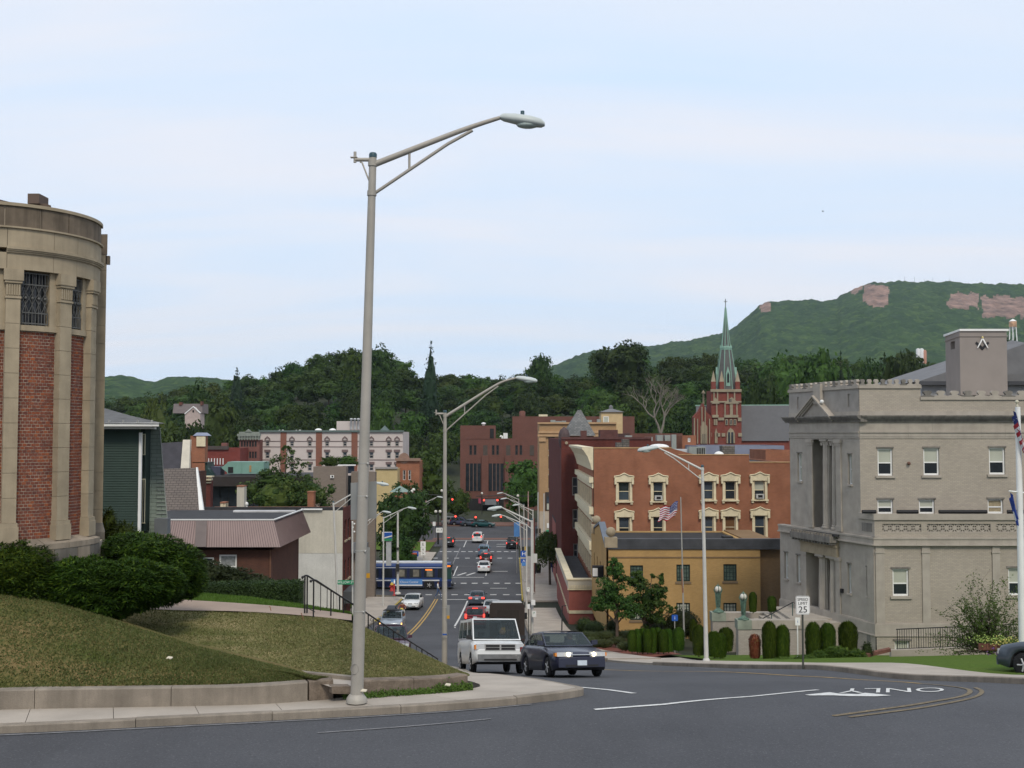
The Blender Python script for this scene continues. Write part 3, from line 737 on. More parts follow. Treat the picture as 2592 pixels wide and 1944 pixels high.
def make_conifer(seed,w=2.6,leaf_m=NEEDLE,layers=20,name='spruce_tree',drop=.35):
 rng=np.random.default_rng(seed);root=thing(name,'tree','tree');parts=[]
 for k in range(layers):
  t=k/(layers-1);z=1.0+9*t;r=w*(1-t)**.85+.06;nb=max(5,int(13*(1-t)+4))
  for j in range(nb):
   a=2*math.pi*(j+rng.random())/nb;rr=r*rng.uniform(.65,1.12);m=max(4,int(rr*9))
   s=rng.random(m)**.7;P=np.stack([np.cos(a)*rr*s,np.sin(a)*rr*s,z-drop*rr*s*s+rng.normal(0,.06,m)],1)+rng.normal(0,.07,(m,3))
   v,f=cards(P,np.tile([math.cos(a)*.4,math.sin(a)*.4,.9],(m,1)),.21,.5,rng,.4);parts.append((v,f,0))
 v,f=blob((0,0,4.4),(w*.36,w*.36,3.9),rng);parts.append((v,f,0))
 link('crown',meshof('crown',parts,[leaf_m]),root)
 b=MB();b.tube([(0,0,-.4),(0,0,9.8)],[.24,.03],7);b.build('trunk',[BARK],root,uv=False);return root
protos=[make_tree(11,LEAFA),make_tree(12,LEAFB,(4.8,4.8,4.3),5.3),make_tree(13,LEAFA,(3.8,3.8,4.7),5.3),make_tree(14,LEAFB,(4.2,4.2,4.6),5.4),make_tree(15,LEAFA,(5.0,4.6,4.2),5.4),make_tree(16,LEAFC,(4.5,4.5,4.4),5.3)]
pcon=[make_conifer(21),make_conifer(22,3.2,drop=.2)]
used=set()
def put_tree(p,px,py,d,label,w=None,group=None,rz=None,base=None,name=None):
 """p: prototype; treetop at photograph pixel (px, py), d metres away"""
 top=at(px,py,d);gz=H(top.x,d)if base is None else base;h=top.z-gz
 top10=max(v.co.z for v in p.children[0].data.vertices)
 sz=h/top10;sx=sz if w is None else w/9.0
 rz=random.uniform(0,6.28)if rz is None else rz
 if p not in used:
  used.add(p);o=p;o.location=(top.x,d,gz);o.rotation_euler=(0,0,rz);o.scale=(sx,sx,sz);o['label']=label
  if group:o['group']=group
 else:o=dup(p,(top.x,d,gz),rz,label,(sx,sx,sz),group)
 if name:o.name=name
 return o
random.seed(8)
kindw=['dark round broadleaf tree','mid green broad tree','tall narrow dark tree','full mid green tree','wide low dark tree','yellow green tree']
G='trees on the wooded hillside'
def rowtrees(d,p0,p1,step,off,jit,w=(9,13)):
 p=p0
 while p<p1:
  y=SKY(min(max(p,100),2700))+off+random.uniform(-jit,jit)+6
  t=at(p,y,d);h=t.z-H(t.x,d)
  if h<11:y=y-(11-h)*F/d
  if h>21:y=y+(h-21)*F/d
  k=random.choice([0,0,1,2,3,3,4,1,5 if random.random()<.35 else 0])
  lay='on the crest' if off<20 else 'high up' if off<60 else 'half way up' if off<90 else 'low down' if off<120 else 'at the hill foot'
  lm=next(t for x,t in((430,'left of the pink gabled house'),(600,'above the low dark red building'),(770,'above the left half of the pale building'),(1000,'behind the near lamp post'),(1170,'right of the skyline spruce'),(1290,'above the modern office stair block'),(1420,'above the plum brick wing'),(1600,'left of the dead tree'),(1780,'right of the dead tree'),(2050,'beside the church'),(2330,'behind the hall parapet'),(9999,'behind the grey rooftop block'))if p<x)
  put_tree(protos[k],p,y,d+random.uniform(-12,12),'%s %s, %s'%(kindw[k],lay,lm),random.uniform(*w),G)
  p+=step*random.uniform(.7,1.25)
rowtrees(520,190,2760,44,3,9,(11,16))
rowtrees(478,200,2700,50,34,12,(11,15))
rowtrees(436,200,2100,54,66,14,(10,14))
rowtrees(395,220,2060,60,100,14,(10,13));rowtrees(355,240,2000,68,135,14,(9,12))
put_tree(protos[5],395,990,330,'bright yellow green tree standing out left of the pink gabled house',9.5)
put_tree(protos[2],505,950,380,'tall dark twin topped tree on the skyline right of the pink gabled house',11)
put_tree(protos[3],550,1000,340,'big rounded mid green tree right of the pink gabled house',14)
put_tree(protos[0],500,1060,285,'small dark tree in front of the pink gabled house',9)
put_tree(protos[1],440,1050,300,'mid green tree hiding the foot of the pink gabled house',12)
put_tree(pcon[1],600,928,430,'ragged spruce on the skyline above the long pale building',17,rz=1)
put_tree(pcon[0],1091,862,400,'dark spruce, single pointed cone standing highest on the skyline',22,rz=2,name='spruce_tree')
put_tree(protos[2],960,866,440,'tallest rounded tree on the skyline just right of the near lamp post',15)
put_tree(protos[3],890,880,450,'broad tree on the skyline left behind the near lamp post',15)
put_tree(protos[4],1572,856,430,'wide flat topped tree rising above the others left of the church spire',22)
put_tree(protos[0],1368,892,470,'lone rounded tree with a thin crown on the skyline between two lamp arms',11)
put_tree(protos[0],2290,880,300,'dark rounded tree showing above the left parapet of the grey hall',13)
put_tree(pcon[1],2128,885,330,'greyish ragged spruce behind the grey hall',10)
put_tree(protos[3],2080,880,340,'broad mid green tree between the church roof and the grey hall',17)
put_tree(protos[1],1990,882,350,'large tree right behind the church spire',18);put_tree(protos[0],1925,935,330,'dark tree directly right of the church spire',13)
put_tree(protos[0],2560,850,150,'tree rising behind the grey rooftop block at the right edge',8,base=-9)
put_tree(protos[4],2205,900,320,'low wide dark tree behind the carved parapet of the grey hall',14);put_tree(protos[3],2400,925,260,'tree peeping out left of the grey rooftop block',10)
put_tree(protos[3],1075,1140,222,'full green street tree in front of the dark office block, left of the crossing',11.5)
put_tree(protos[0],1030,1215,190,'dark tree covering the tan building left of the far crossing',7)
put_tree(protos[3],1328,1162,238,'rounded dark street tree before the modern dark brick building',10)
put_tree(protos[1],1160,1232,232,'small light green tree at the corner of the modern dark brick building',5)
put_tree(protos[0],1020,1235,160,'dense dark tree behind the blue and green bank sign',7.5)
put_tree(protos[0],1010,1350,145,'dark clipped evergreen bush beside the bank sign',4.6,name='evergreen_bush')
put_tree(protos[1],835,1152,200,'small round tree left of two on the flat roof before the pale building',3.2,base=at(835,1187,200).z-.3)
put_tree(protos[1],880,1150,200,'small round tree right of two on the flat roof before the pale building',3.6,base=at(880,1187,200).z-.3)
rng=np.random.default_rng(31)
root=thing('deciduous_tree','bushy green tree with a ragged top behind the painted white wall','tree',at(725,1400,108))
pt=[]
def wc(px,py,d,rad,cl,per,leaf,core=0):
 c=at(px,py,d);pt.extend(crown(rng,tuple(c),rad,cl,per,leaf,core=core,cr=(.3,.5)))
wc(725,1260,108,(4.6,2.5,2.2),46,60,.16,.7);wc(690,1215,108,(2.6,2.,1.),20,40,.16,.5);wc(790,1255,107,(2.2,2,1.6),20,44,.16,.5)
for px,py,r in((720,1185,1.5),(735,1155,1.0),(700,1165,.7),(760,1180,.8),(728,1135,.45),(690,1195,.8),(755,1205,.9)):wc(px,py,108,(r,r,r*.8),7,16,.15)
link('crown',meshof('crown',pt,[leafmat('leaves_town',(.03,.055,.014),(.062,.098,.024),(.11,.14,.03))]),root).matrix_parent_inverse=Matrix.Translation(-root.location)
b=MB();p0=at(728,1420,108)
b.tube([p0,at(727,1300,108),at(722,1180,108),at(728,1135,108)],[.25,.16,.06,.02],6)
for e in((690,1190),(765,1180),(700,1160)):b.tube([at(725,1260,108),at((725+e[0])/2,(1260+e[1])/2-5,108),at(*e,108)],[.08,.05,.02],5)
b.build('trunk',[BARK],root,uv=False)
root=thing('dead_tree','bare dead grey tree with spreading branches on the hillside left of the church','tree',at(1672,1100,270));b=MB()
random.seed(5)
def twig(b,p,d,L,r,n):
 q=p+d*L;b.tube([p,(p+q)/2+V((random.uniform(-.1,.1)*L,0,random.uniform(-.05,.1)*L)),q],[r,r*.85,r*.6],5,cap=False)
 if n:
  for k in range(3 if n>2 else 2):
   e=(d+V((random.uniform(-.9,.9),random.uniform(-.5,.5),random.uniform(-.3,.5)))).normalized();twig(b,q,e,L*random.uniform(.6,.85),r*.6,n-1)
for e in((-.35,0,1),(.25,.1,1)):twig(b,at(1672,1100,270),V(e).normalized(),4.2,.34,5)
b.build('branches',[mat('dead_wood',(.17,.15,.125),.9,.2,3)],root,uv=False)
LEAFS=leafmat('leaves_street_tree',(.03,.058,.012),(.058,.1,.02),(.09,.13,.025))
def street_tree(label,base,trunk_top,blobs,d,seed,leaf=.085):
 rng=np.random.default_rng(seed);b0=at(*base,d);gz=H(b0.x,d);root=thing('street_tree',label,'tree',(b0.x,d,gz),'young trees in front of the tan brick building')
 parts=[]
 for px,py,rx,rz,cl in blobs:
  c=at(px,py,d);s=d/F
  parts+=crown(rng,tuple(c),(rx*s,rx*s*.8,rz*s),int(cl*1.3),70,leaf,core=.35,cr=(.25,.45),low=-.9)
 link('crown',meshof('crown',parts,[LEAFS]),root).matrix_parent_inverse=Matrix.Translation(-root.location)
 t=at(*trunk_top,d);b=MB();b.tube([(b0.x,d,gz-.2),(t.x,d,t.z),(t.x+.1,d,t.z+1.4)],[.12,.085,.04],7)
 for px,py,*_ in blobs:b.tube([t-Z*.2,(t+at(px,py,d))/2+V((0,.1,-.2)),at(px,py,d)],[.06,.04,.015],5)
 b.build('trunk',[BARK],root,uv=False);return root
street_tree('young green tree with a slim trunk nearest the red shop, before the tan building',(1562,1622),(1562,1570),[(1545,1500,42,55,26),(1560,1450,26,38,14),(1520,1530,24,30,10),(1590,1540,34,34,14),(1550,1425,12,14,4)],70,41)
street_tree('young green tree with a pointed top right of the other, before the tan building',(1632,1620),(1632,1585),[(1640,1520,48,55,28),(1610,1470,26,30,12),(1672,1500,22,40,12),(1650,1570,40,22,12),(1678,1462,7,18,3),(1650,1460,8,14,3),(1700,1540,14,14,4)],72,42)
rng=np.random.default_rng(50);root=thing('weeping_tree','drooping green tree over the right pavement beside the dark red house','tree',(4.6,137,H(4.6,137)),None)
parts=[];c0=at(1388,1378,137)
for k in range(150):
 a=rng.uniform(0,6.28);r=rng.uniform(.3,1.9);z=1.5*(1-(r/2.1)**2);L=rng.uniform(1.6,3.6);m=24
 s=np.linspace(0,1,m);P=np.stack([c0.x+math.cos(a)*r+.2*s*math.cos(a),c0.y+math.sin(a)*r+.1*s,c0.z+z-L*s],1)+rng.normal(0,.06,(m,3))
 v,f=cards(P,np.tile([math.cos(a),math.sin(a),.3],(m,1)),.17,.45,rng,.6);parts.append((v,f,0))
link('crown',meshof('crown',parts,[leafmat('leaves_weeping',(.04,.068,.014),(.07,.105,.025))]),root).matrix_parent_inverse=Matrix.Translation(-root.location)
b=MB();b.tube([(4.6,137,H(4.6,137)-.2),(4.5,137,c0.z-.5),tuple(c0+Z*1.)],[.16,.12,.05],7);b.build('trunk',[BARK],root,uv=False)
YEW=leafmat('yew_needles',(.018,.045,.006),(.05,.11,.01),(.12,.19,.018))
def yew(label,blobs,seed,n,size=.06,name='yew_shrub',m=None,core=True):
 """blobs: (px, py, d, rx, ry, rz); sprays of needles over the union of the blobs"""
 rng=np.random.default_rng(seed);B=[(np.array(at(px,py,d)),np.array((rx,ry,rz)))for px,py,d,rx,ry,rz in blobs]
 parts=[];A=np.array([r[0]*r[2]for _,r in B]);A=A/A.sum()
 for(c,r),w in zip(B,A):
  k=int(n*w);d=sphere(rng,k)
  d=d[(d[:,1]<.45)];k=len(d)
  lump=np.array([noise.noise(V(q*3.2+c))for q in d])[:,None]
  P=c+d*r*(1+.16*lump+rng.normal(0,.035,(k,1)))
  keep=np.ones(k,bool)
  for c2,r2 in B:
   if c2 is not c:keep&=(((P-c2)/(r2*.86))**2).sum(1)>1
  P=P[keep];d=d[keep];k=len(P)
  N=np.stack([d[:,0]*.4,d[:,1]*.4,.75+0*d[:,2]],1);T=d*np.array((1,1,.25))+rng.normal(0,.45,(k,3))*np.array((1,1,.5));T/=np.linalg.norm(T,axis=1)[:,None]
  Bn=np.cross(N,T);Bn/=np.linalg.norm(Bn,axis=1)[:,None];s=(size*rng.uniform(.6,1.5,k))[:,None]
  v=np.stack([P-T*s,P-Bn*s*.28,P+T*s*1.2-np.array((0,0,.15))*s,P+Bn*s*.28],1).reshape(-1,3);parts.append((v,np.arange(4*k).reshape(-1,4),0))
  if core:v,f=blob(c,r*.88,rng,14,9,.03);parts.append((v,f,0))
 c=B[0][0];o=thing(name,label,'shrub',(c[0],c[1],min(q[0][2]-q[1][2]for q in B)))
 link('foliage',meshof('foliage',parts,[m or YEW]),o).matrix_parent_inverse=Matrix.Translation(-o.location);return o
yew('broad dark yew at the left edge in front of the round bay',[(20,1450,26.2,1.05,1.,.72),(90,1490,26.3,.8,.9,.55),(-90,1430,26.5,1.0,.9,.8)],61,30000)
yew('spreading bright tipped yew in the middle below the round bay',[(210,1480,26.6,.95,1.,.62),(330,1480,26.9,1.0,1.,.58),(270,1520,26.5,.8,.8,.42),(130,1500,26.6,.6,.8,.5),(370,1465,27.2,.85,.8,.35),(415,1480,27.4,.5,.6,.33)],62,50000)
yew('dark yew standing behind the others at the corner of the round bay',[(375,1395,29,.9,1.,.42),(440,1440,29,.75,.9,.62),(330,1385,29.2,.7,.8,.35),(480,1470,29.2,.42,.7,.4),(400,1470,29,.9,.8,.6)],63,30000)
BUSH=leafmat('leaves_bush',(.04,.075,.012),(.08,.13,.018),(.12,.17,.02))
yew('loose yellow green bush between the round bay and the green house',[(305,1365,33,.55,.6,.5),(350,1400,33,.5,.5,.4),(275,1330,33,.22,.3,.5),(300,1420,33,.9,.6,.6)],64,5000,.07,'leafy_bush',BUSH)
GREY=leafmat('leaves_hedge',(.03,.045,.016),(.06,.08,.03))
yew('untidy grey green bush under the window of the low brown brick house',[(520,1465,60,1.6,1.2,.9),(580,1470,60,1.4,1.,.7),(640,1480,60,1.1,1.,.5)],65,7000,.13,'leafy_bush',GREY)
rng=np.random.default_rng(66);hx0,hx1=at(500,1500,46),at(757,1500,46)
root=thing('clipped_hedge','low clipped dark hedge beside the low brown brick house','hedge',(hx0.x,46,at(500,1525,46).z-.5));parts=[]
n=9000;u,w=rng.random(n),rng.random(n);top=rng.random(n)<.35;tz=np.array([at(500+257*a,1484-6*a,46).z for a in u])
P=np.stack([hx0.x+(hx1.x-hx0.x)*u,np.where(top,46+1.3*w,46.),np.where(top,tz,tz-1.0*w)],1)+rng.normal(0,.035,(n,3))
P[:,0]+=np.where(u>.985,.06,0);v,f=cards(P,np.where(top[:,None],[0,0,1.],[0,-1.,.2]),.05,.6,rng,.6);parts.append((v,f,0))
zt,zb=at(500,1486,46).z,at(500,1484,46).z-1.2
b=MB();b.prism([(hx0.x,46.04,zb),(hx1.x-.05,46.04,zb),(hx1.x-.05,46.04,at(757,1481,46).z),(hx0.x,46.04,zt)],(0,1.3,0));parts.append((np.array(b.v),b.f,0))
me=meshof('foliage',parts,[leafmat('leaves_clipped',(.022,.036,.012),(.05,.075,.022))]);link('foliage',me,root).matrix_parent_inverse=Matrix.Translation(-root.location)
ARB=leafmat('arborvitae_sprays',(.03,.062,.007),(.07,.12,.012),(.1,.15,.018))
def upright(seed,m=ARB,n=2600,w=.36,fl=1.0):
 rng=np.random.default_rng(seed);o=thing('arborvitae','shrub','shrub');t=rng.random(n)**.8;a=rng.random(n)*6.283
 prof_=np.where(t<.72,.86+.14*np.sin(t/.72*1.57),np.sqrt(np.clip(1-((t-.72)/.29)**2,0,1)))
 r=w*prof_*(1+rng.normal(0,.05,n));P=np.stack([np.cos(a)*r,np.sin(a)*r,t*fl],1)
 N=np.stack([np.cos(a),np.sin(a),.15+0*a],1);k=n;T=np.tile([0,0,1.],(k,1))+N*.35+rng.normal(0,.2,(k,3));Bn=np.cross(N,T);Bn/=np.linalg.norm(Bn,axis=1)[:,None];s=.045*rng.uniform(.6,1.4,(k,1))
 v=np.stack([P-T*s,P-Bn*s*.45,P+T*s,P+Bn*s*.45],1).reshape(-1,3)
 c=[(v,np.arange(4*k).reshape(-1,4),0)];b=MB();b.lathe((0,0,0),[(w*.8,.0),(w*.9,.4),(w*.88,.7),(w*.6,.88),(.02,.96)],10);c.append((np.array(b.v),b.f,0))
 link('foliage',meshof('foliage',c,[m]),o)
 b=MB();b.tube([(0,0,-.1),(0,0,.5)],.04,6);b.build('trunk',[BARK],o,uv=False);return o
arb=[upright(71),upright(72),upright(73)];RED=upright(74,leafmat('red_leaves',(.14,.035,.022),(.26,.075,.045),(.22,.16,.06)),800,.34);first=set()
def put_up(p,px,ptop,pbot,d,wpx,label,group=None,name=None):
 t,bt=at(px,ptop,d),at(px,pbot,d);h=t.z-bt.z;s=wpx*d/F/.72
 if p.name in first:o=dup(p,bt,random.uniform(0,6),label,(s,s,h),group)
 else:first.add(p.name);o=p;o.location=bt;o.scale=(s,s,h);o['label']=label;o['group']=group or ''
 if not group and 'group' in o:del o['group']
 if name:o.name=name
 return o
g1='clipped arborvitae in a row before the tan building'
ords=['first','second','third','fourth','fifth','sixth','seventh','eighth']
for k,(px,a,c,w)in enumerate(((1602,1596,1648,22),(1615,1594,1649,24),(1633,1592,1650,26),(1652,1594,1650,24),(1668,1592,1651,24),(1648,1591,1649,24),(1672,1596,1650,26),(1688,1594,1648,28))):
 px=1600+13.2*k;put_up(arb[k%3],px,a,c,62+.25*(k%3),w,'clipped arborvitae, %s from the left in the row before the tan building'%ords[k],g1)
g2='arborvitae standing on the hall lawn'
for k,(px,a,c,d,w,lb)in enumerate(((1718,1590,1645,60,30,'single rounded arborvitae beside the thin flagpole'),(1755,1570,1622,66,20,'dark slim evergreen left of the grey lamp post at the garden walk'),(1769,1584,1656,55,32,'arborvitae just left of the right hand lamp post'),(1808,1600,1660,54,36,'arborvitae just right of the right hand lamp post'),(1838,1590,1647,58,36,'arborvitae against the low pale wall of the hall steps'),(1823,1605,1662,54,34,'short wide arborvitae right of the lamp post, nearest the pavement'),(1948,1576,1672,52,36,'tall arborvitae left of the red shrub by the speed sign'),(1981,1585,1676,52,36,'arborvitae touching the left side of the red shrub'),(2059,1578,1672,52,38,'arborvitae just right of the speed limit post'),(2096,1580,1668,52,38,'arborvitae second right of the speed limit post'),(2147,1576,1664,53,46,'broad brown tipped arborvitae at the corner of the hall'),(1906,1500,1548,68,20,'small pointed evergreen left on the terrace of the hall'),(1954,1510,1548,68,22,'small pointed evergreen right on the terrace of the hall'))):
 put_up(arb[k%3],px,a,c,d,w,lb,g2)
put_up(RED,2006,1604,1668,51.5,38,'red leaved shrub behind the speed limit post',None,'red_shrub');put_up(RED,1911,1606,1664,52.5,32,'thin brownish shrub before the pale wall, left of the tall arborvitae',None,'thin_shrub')
DK=leafmat('leaves_mound',(.022,.034,.012),(.048,.066,.02));LT=leafmat('leaves_light_mound',(.05,.066,.02),(.085,.105,.034))
for label,bl,n,sz,m in(('dark clipped ball shrub by the red shop',[(1480,1583,76,.6,.5,.5)],1500,.06,DK),('dark ball shrub between the red shop and the young tree',[(1506,1592,75,.7,.5,.5)],1800,.06,DK),('tall dark clipped dome right beside the young trunk',[(1550,1592,72,.42,.42,.62)],1500,.06,DK),('long low hedge along the foot of the tan building',[(1500,1610,71,1.2,.5,.3),(1540,1608,71,1.,.5,.28),(1590,1606,72,1.0,.5,.28)],3600,.06,LT),('large round dark bush in front of the tan building',[(1725,1578,72,1.15,.9,.85),(1700,1590,72,.7,.7,.5),(1750,1590,72,.5,.5,.6)],5200,.07,DK),('dark bush in the shade between the two young trees',[(1660,1590,74,.9,.7,.5)],2200,.07,DK),('low cushion shrub left in the mulch bed',[(1490,1625,66,.8,.5,.26)],1600,.055,LT),('low cushion shrub at the front of the mulch bed',[(1525,1628,65,.6,.5,.22)],1300,.055,LT),('low cushion shrub right in the mulch bed',[(1565,1622,66,.55,.5,.22)],1200,.055,LT),('low cushion shrub before the arborvitae row',[(1582,1635,63,.4,.4,.22)],1000,.05,LT),('leafy yellow flowering plants at the corner of the hall',[(2120,1655,51,.55,.4,.32),(2170,1660,51,.4,.4,.28),(2085,1660,51,.5,.4,.25)],2600,.07,BUSH),('dark low plant with brown stems at the corner of the hall',[(2195,1650,52.5,.25,.25,.45)],600,.06,DK),('green plants under the red shrub by the pavement',[(1990,1672,50,.6,.3,.15),(2040,1668,50,.5,.3,.2)],1200,.06,BUSH)):
 yew(label,bl,hash(label)%1000 if False else len(label)*7+n%97,n,sz,'garden_shrub',m)
rng=np.random.default_rng(80);c0=at(2500,1655,51);root=thing('arching_shrub','large loose green shrub with arching branches in front of the hall railing','shrub',c0);parts=[];b=MB()
for k in range(230):
 a=rng.uniform(0,6.283);el=rng.uniform(.12,1.45);L=rng.uniform(1.7,3.7)*(1.0 if el>.8 else.9);d=V((math.cos(a)*math.cos(el),math.sin(a)*math.cos(el)*.7,math.sin(el)*1.22))
 P=[c0+V((rng.normal(0,.15),rng.normal(0,.15),.1))+d*L*s-Z*(.42*s*s*L*.5)for s in np.linspace(0,1,7)]
 if k%3==0:b.tube(P,[.025*(1-s*.9)for s in np.linspace(0,1,7)],4,cap=False)
 m=46;s=rng.uniform(.25,1,m)*6;i=np.minimum(s.astype(int),5);fr_=(s-i)[:,None];A=np.array([tuple(p)for p in P]);Q=A[i]*(1-fr_)+A[i+1]*fr_+rng.normal(0,.055,(m,3))
 v,f=cards(Q,np.tile([d.x*.5,d.y*.5,1.],(m,1)),.055,.5,rng,.7);parts.append((v,f,0))
link('foliage',meshof('foliage',parts,[leafmat('leaves_arching',(.042,.068,.012),(.085,.115,.022),(.12,.15,.04))]),root).matrix_parent_inverse=Matrix.Translation(-root.location)
b.build('branches',[BARK],root,uv=False)
for label,px,py,d,w,cols in(('bed of yellow and white flowers behind the parked car',2555,1624,49,.4,(.4,.36,.1)),('bed of mixed green plants with a white bloom under the arching shrub',2515,1618,49.5,.5,(.3,.4,.1)),('purple flowers in front of the parked car',2560,1652,41,.32,(.09,.03,.12))):
 c=at(px,py,d);n=420;P=np.array(c)+rng.normal(0,1,(n,3))*np.array((w,.25,.07));o=thing('flower_bed',label,'flowers',c)
 v,f=cards(P,np.tile([0,-.3,1.],(n,1)),.04,.9,rng,.5);me=meshof('blooms',[(v[:n*2],f[:n//2],0),(v[n*2:],np.arange(2*n).reshape(-1,4),1)],[BUSH,mat('petals_%d'%px,cols,.7,.3,8)]);link('blooms',me,o).matrix_parent_inverse=Matrix.Translation(-o.location)
n=2600;P=[]
for k in range(n):
 x=-3.4+2.55*rng.random()**.8;y=WALLL(x)-rng.random()**2*.28;P.append((x,y,H(x,y)+.15+abs(rng.normal(0,.055))*(1.3 if x>-1.6 else.8)))
v,f=cards(np.array(P),np.tile([0,-.6,.8],(n,1)),.028,.7,rng,.6);me=meshof('weeds',[(v,f,0)],[leafmat('weed_leaves',(.06,.12,.02),(.1,.18,.03))])
link('weeds',me,None,'stuff')
# === BUILDINGS: helpers
class Fac:
 """vertical facade plane through o, running along u (left to right seen from outside); a = metres along u, b = height, c = metres out"""
 def __init__(s,o,u=(1,0,0)):s.o=V((o[0],o[1],0));s.u=V(u).normalized();s.n=V((s.u.y,-s.u.x,0))
 def p(s,a,b,c=0):return s.o+s.u*a+Z*b+s.n*c
 def A(s,px,py=1100):
  d=at(px,py,1.0);t=s.o.dot(s.n)/d.dot(s.n);q=d*t;return(q-s.o).dot(s.u),q.z
 def rect(s,r):
  a0,b1=s.A((r[0]),r[1]);a1,b0=s.A(r[2],r[3]);m=s.A((r[0]+r[2])/2,r[3])[1],s.A((r[0]+r[2])/2,r[1])[1];return a0,m[0],a1,m[1]
 def slab(s,mb,a0,a1,b0,b1,c0,c1,m=0):mb.obox(s.p(a0,b0,c0),s.u*(a1-a0),Z*(b1-b0),s.n*(c1-c0),m)
def wallmesh(mb,Fc,a0,a1,b0,b1,holes,depth=.2,m=0,mr=0,c=0):
 xs=sorted(set([a0,a1]+[h[i]for h in holes for i in(0,2)]));ys=sorted(set([b0,b1]+[h[i]for h in holes for i in(1,3)]))
 for i in range(len(xs)-1):
  for j in range(len(ys)-1):
   x,y=(xs[i]+xs[i+1])/2,(ys[j]+ys[j+1])/2
   if any(h[0]<x<h[2]and h[1]<y<h[3]for h in holes):continue
   q=[(xs[i],ys[j]),(xs[i+1],ys[j]),(xs[i+1],ys[j+1]),(xs[i],ys[j+1])];mb.face([Fc.p(*t,c)for t in q],m,q)
 for h in holes:
  x0,y0,x1,y1=h[:4];d=h[4]if len(h)>4 else depth
  for q in(((x0,y0),(x1,y0)),((x1,y0),(x1,y1)),((x1,y1),(x0,y1)),((x0,y1),(x0,y0))):
   mb.face([Fc.p(*q[1],c),Fc.p(*q[0],c),Fc.p(*q[0],c-d),Fc.p(*q[1],c-d)],mr)
def window(parent,Fc,r,depth=.16,fr_=.07,fm=None,style='sash',panes=(None,None),sill=None,lintel=None,mid=.5,grid=None,name='window'):
 fm=fm or WHITE;a0,b0,a1,b1=r[:4];w,h=a1-a0,b1-b0;mb=MB();c0,c1=-depth,-depth+.07;e=.002
 Fc.slab(mb,a0+e,a0+fr_,b0+e,b1-e,c0,c1);Fc.slab(mb,a1-fr_,a1-e,b0+e,b1-e,c0,c1);Fc.slab(mb,a0+fr_,a1-fr_,b0+e,b0+fr_*1.2,c0,c1);Fc.slab(mb,a0+fr_,a1-fr_,b1-fr_,b1-e,c0,c1)
 bm_=b0+h*mid
 if style=='sash':Fc.slab(mb,a0+fr_,a1-fr_,bm_-fr_*.4,bm_+fr_*.4,c0,c1-.01)
 if grid:
  for i in range(1,grid[0]):x=a0+w*i/grid[0];Fc.slab(mb,x-fr_*.3,x+fr_*.3,b0+fr_,b1-fr_,c0,c1-.02)
  for j in range(1,grid[1]):y=b0+h*j/grid[1];Fc.slab(mb,a0+fr_,a1-fr_,y-fr_*.22,y+fr_*.22,c0+.004,c1-.026)
 o=mb.build(name,[fm],parent,uv=False)
 sp=((b0+fr_,bm_),(bm_,b1-fr_))if style=='sash' else((b0+fr_,b1-fr_),)
 for k,(y0,y1)in enumerate(sp):
  pm=panes[min(k,len(panes)-1)]or GLASS;q=MB();cc=c0+.02+.012*k;q.face([Fc.p(a0+fr_,y0,cc),Fc.p(a1-fr_,y0,cc),Fc.p(a1-fr_,y1,cc),Fc.p(a0+fr_,y1,cc)]);q.build('blind' if pm is BLIND else 'pane',[pm],o,uv=False)
 if sill:q=MB();Fc.slab(q,a0-sill[0],a1+sill[0],b0-sill[1],b0-.002,-.02,sill[2]);q.build('sill',[sill[3]],o,uv=False)
 if lintel:q=MB();Fc.slab(q,a0-lintel[0],a1+lintel[0],b1+.002,b1+lintel[1],-.02,lintel[2]);q.build('lintel',[lintel[3]],o,uv=False)
 return o
def shell(parent,Fc,a0,a1,b0,b1,back,m,rm,drop=.12,sides=True,name='side_wall',th=.3):
 """the other three walls with a parapet, and a flat roof"""
 mb=MB()
 for x in(a0,a1):
  x0,x1=(x,x+th)if x==a0 else(x-th,x);Fc.slab(mb,x0,x1,b0,b1,-back,-.004)
 Fc.slab(mb,a0+th,a1-th,b0,b1,-back,-back+th);Fc.slab(mb,a0+.004,a1-.004,b1-drop-.8,b1-.003,-th,-.25)
 mb.build(name,[m],parent)
 q=MB();Fc.slab(q,a0+th,a1-th,b1-drop-.3,b1-drop,-back+th,-th);q.build('roof',[rm],parent)
def part(parent,name,m,fn,kind=None):
 m=m if isinstance(m,(list,tuple))else[m];mb=MB();fn(mb);return mb.build(name,m,parent,kind,uv=any('uv' in q for q in m))
TAR=mat('roof_tar',(.035,.035,.037),.9,.25,1.5);ROOFG=mat('grey_roof',(.15,.15,.155),.85,.15,1)
LIME=mat('limestone',(.34,.28,.195),.9,.14,2.2,bump=.25,bscale=30,streak=.22);LIMED=mat('dark_stained_limestone',(.165,.13,.095),.92,.3,2,streak=.7)
MORT=mat('mortar',(.40,.34,.27),.95,.1)
# === the round-ended brick and limestone bay at the left edge
vd=V((-.36,.933,0)).normalized();et=V((vd.y,-vd.x,0));BR=2.42
BC=V((at(249,1100,29.05).x,29.05,0))-et*BR
def bp(th,r,z):return BC+et*(r*math.sin(th))-vd*(r*math.cos(th))+Z*z
def arcblock(mb,t0,t1,r0,r1,z0,z1,n=None,m=0,slope=0):
 n=n or max(1,int(abs(t1-t0)/.07));rr=[]
 for i in range(n+1):
  t=t0+(t1-t0)*i/n;rr.append([bp(t,r1,z0),bp(t,r1,z1-slope),bp(t,r0,z1),bp(t,r0,z0)])
 b0=len(mb.v);mb.add([q for r in rr for q in r],[(i*4+j,(i+1)*4+j,(i+1)*4+(j+1)%4,i*4+(j+1)%4)for i in range(n)for j in range(4)],m);mb.face(rr[0][::-1],m);mb.face(rr[-1],m)
def bz(py,d=26.6):return(1100-py)/F*d
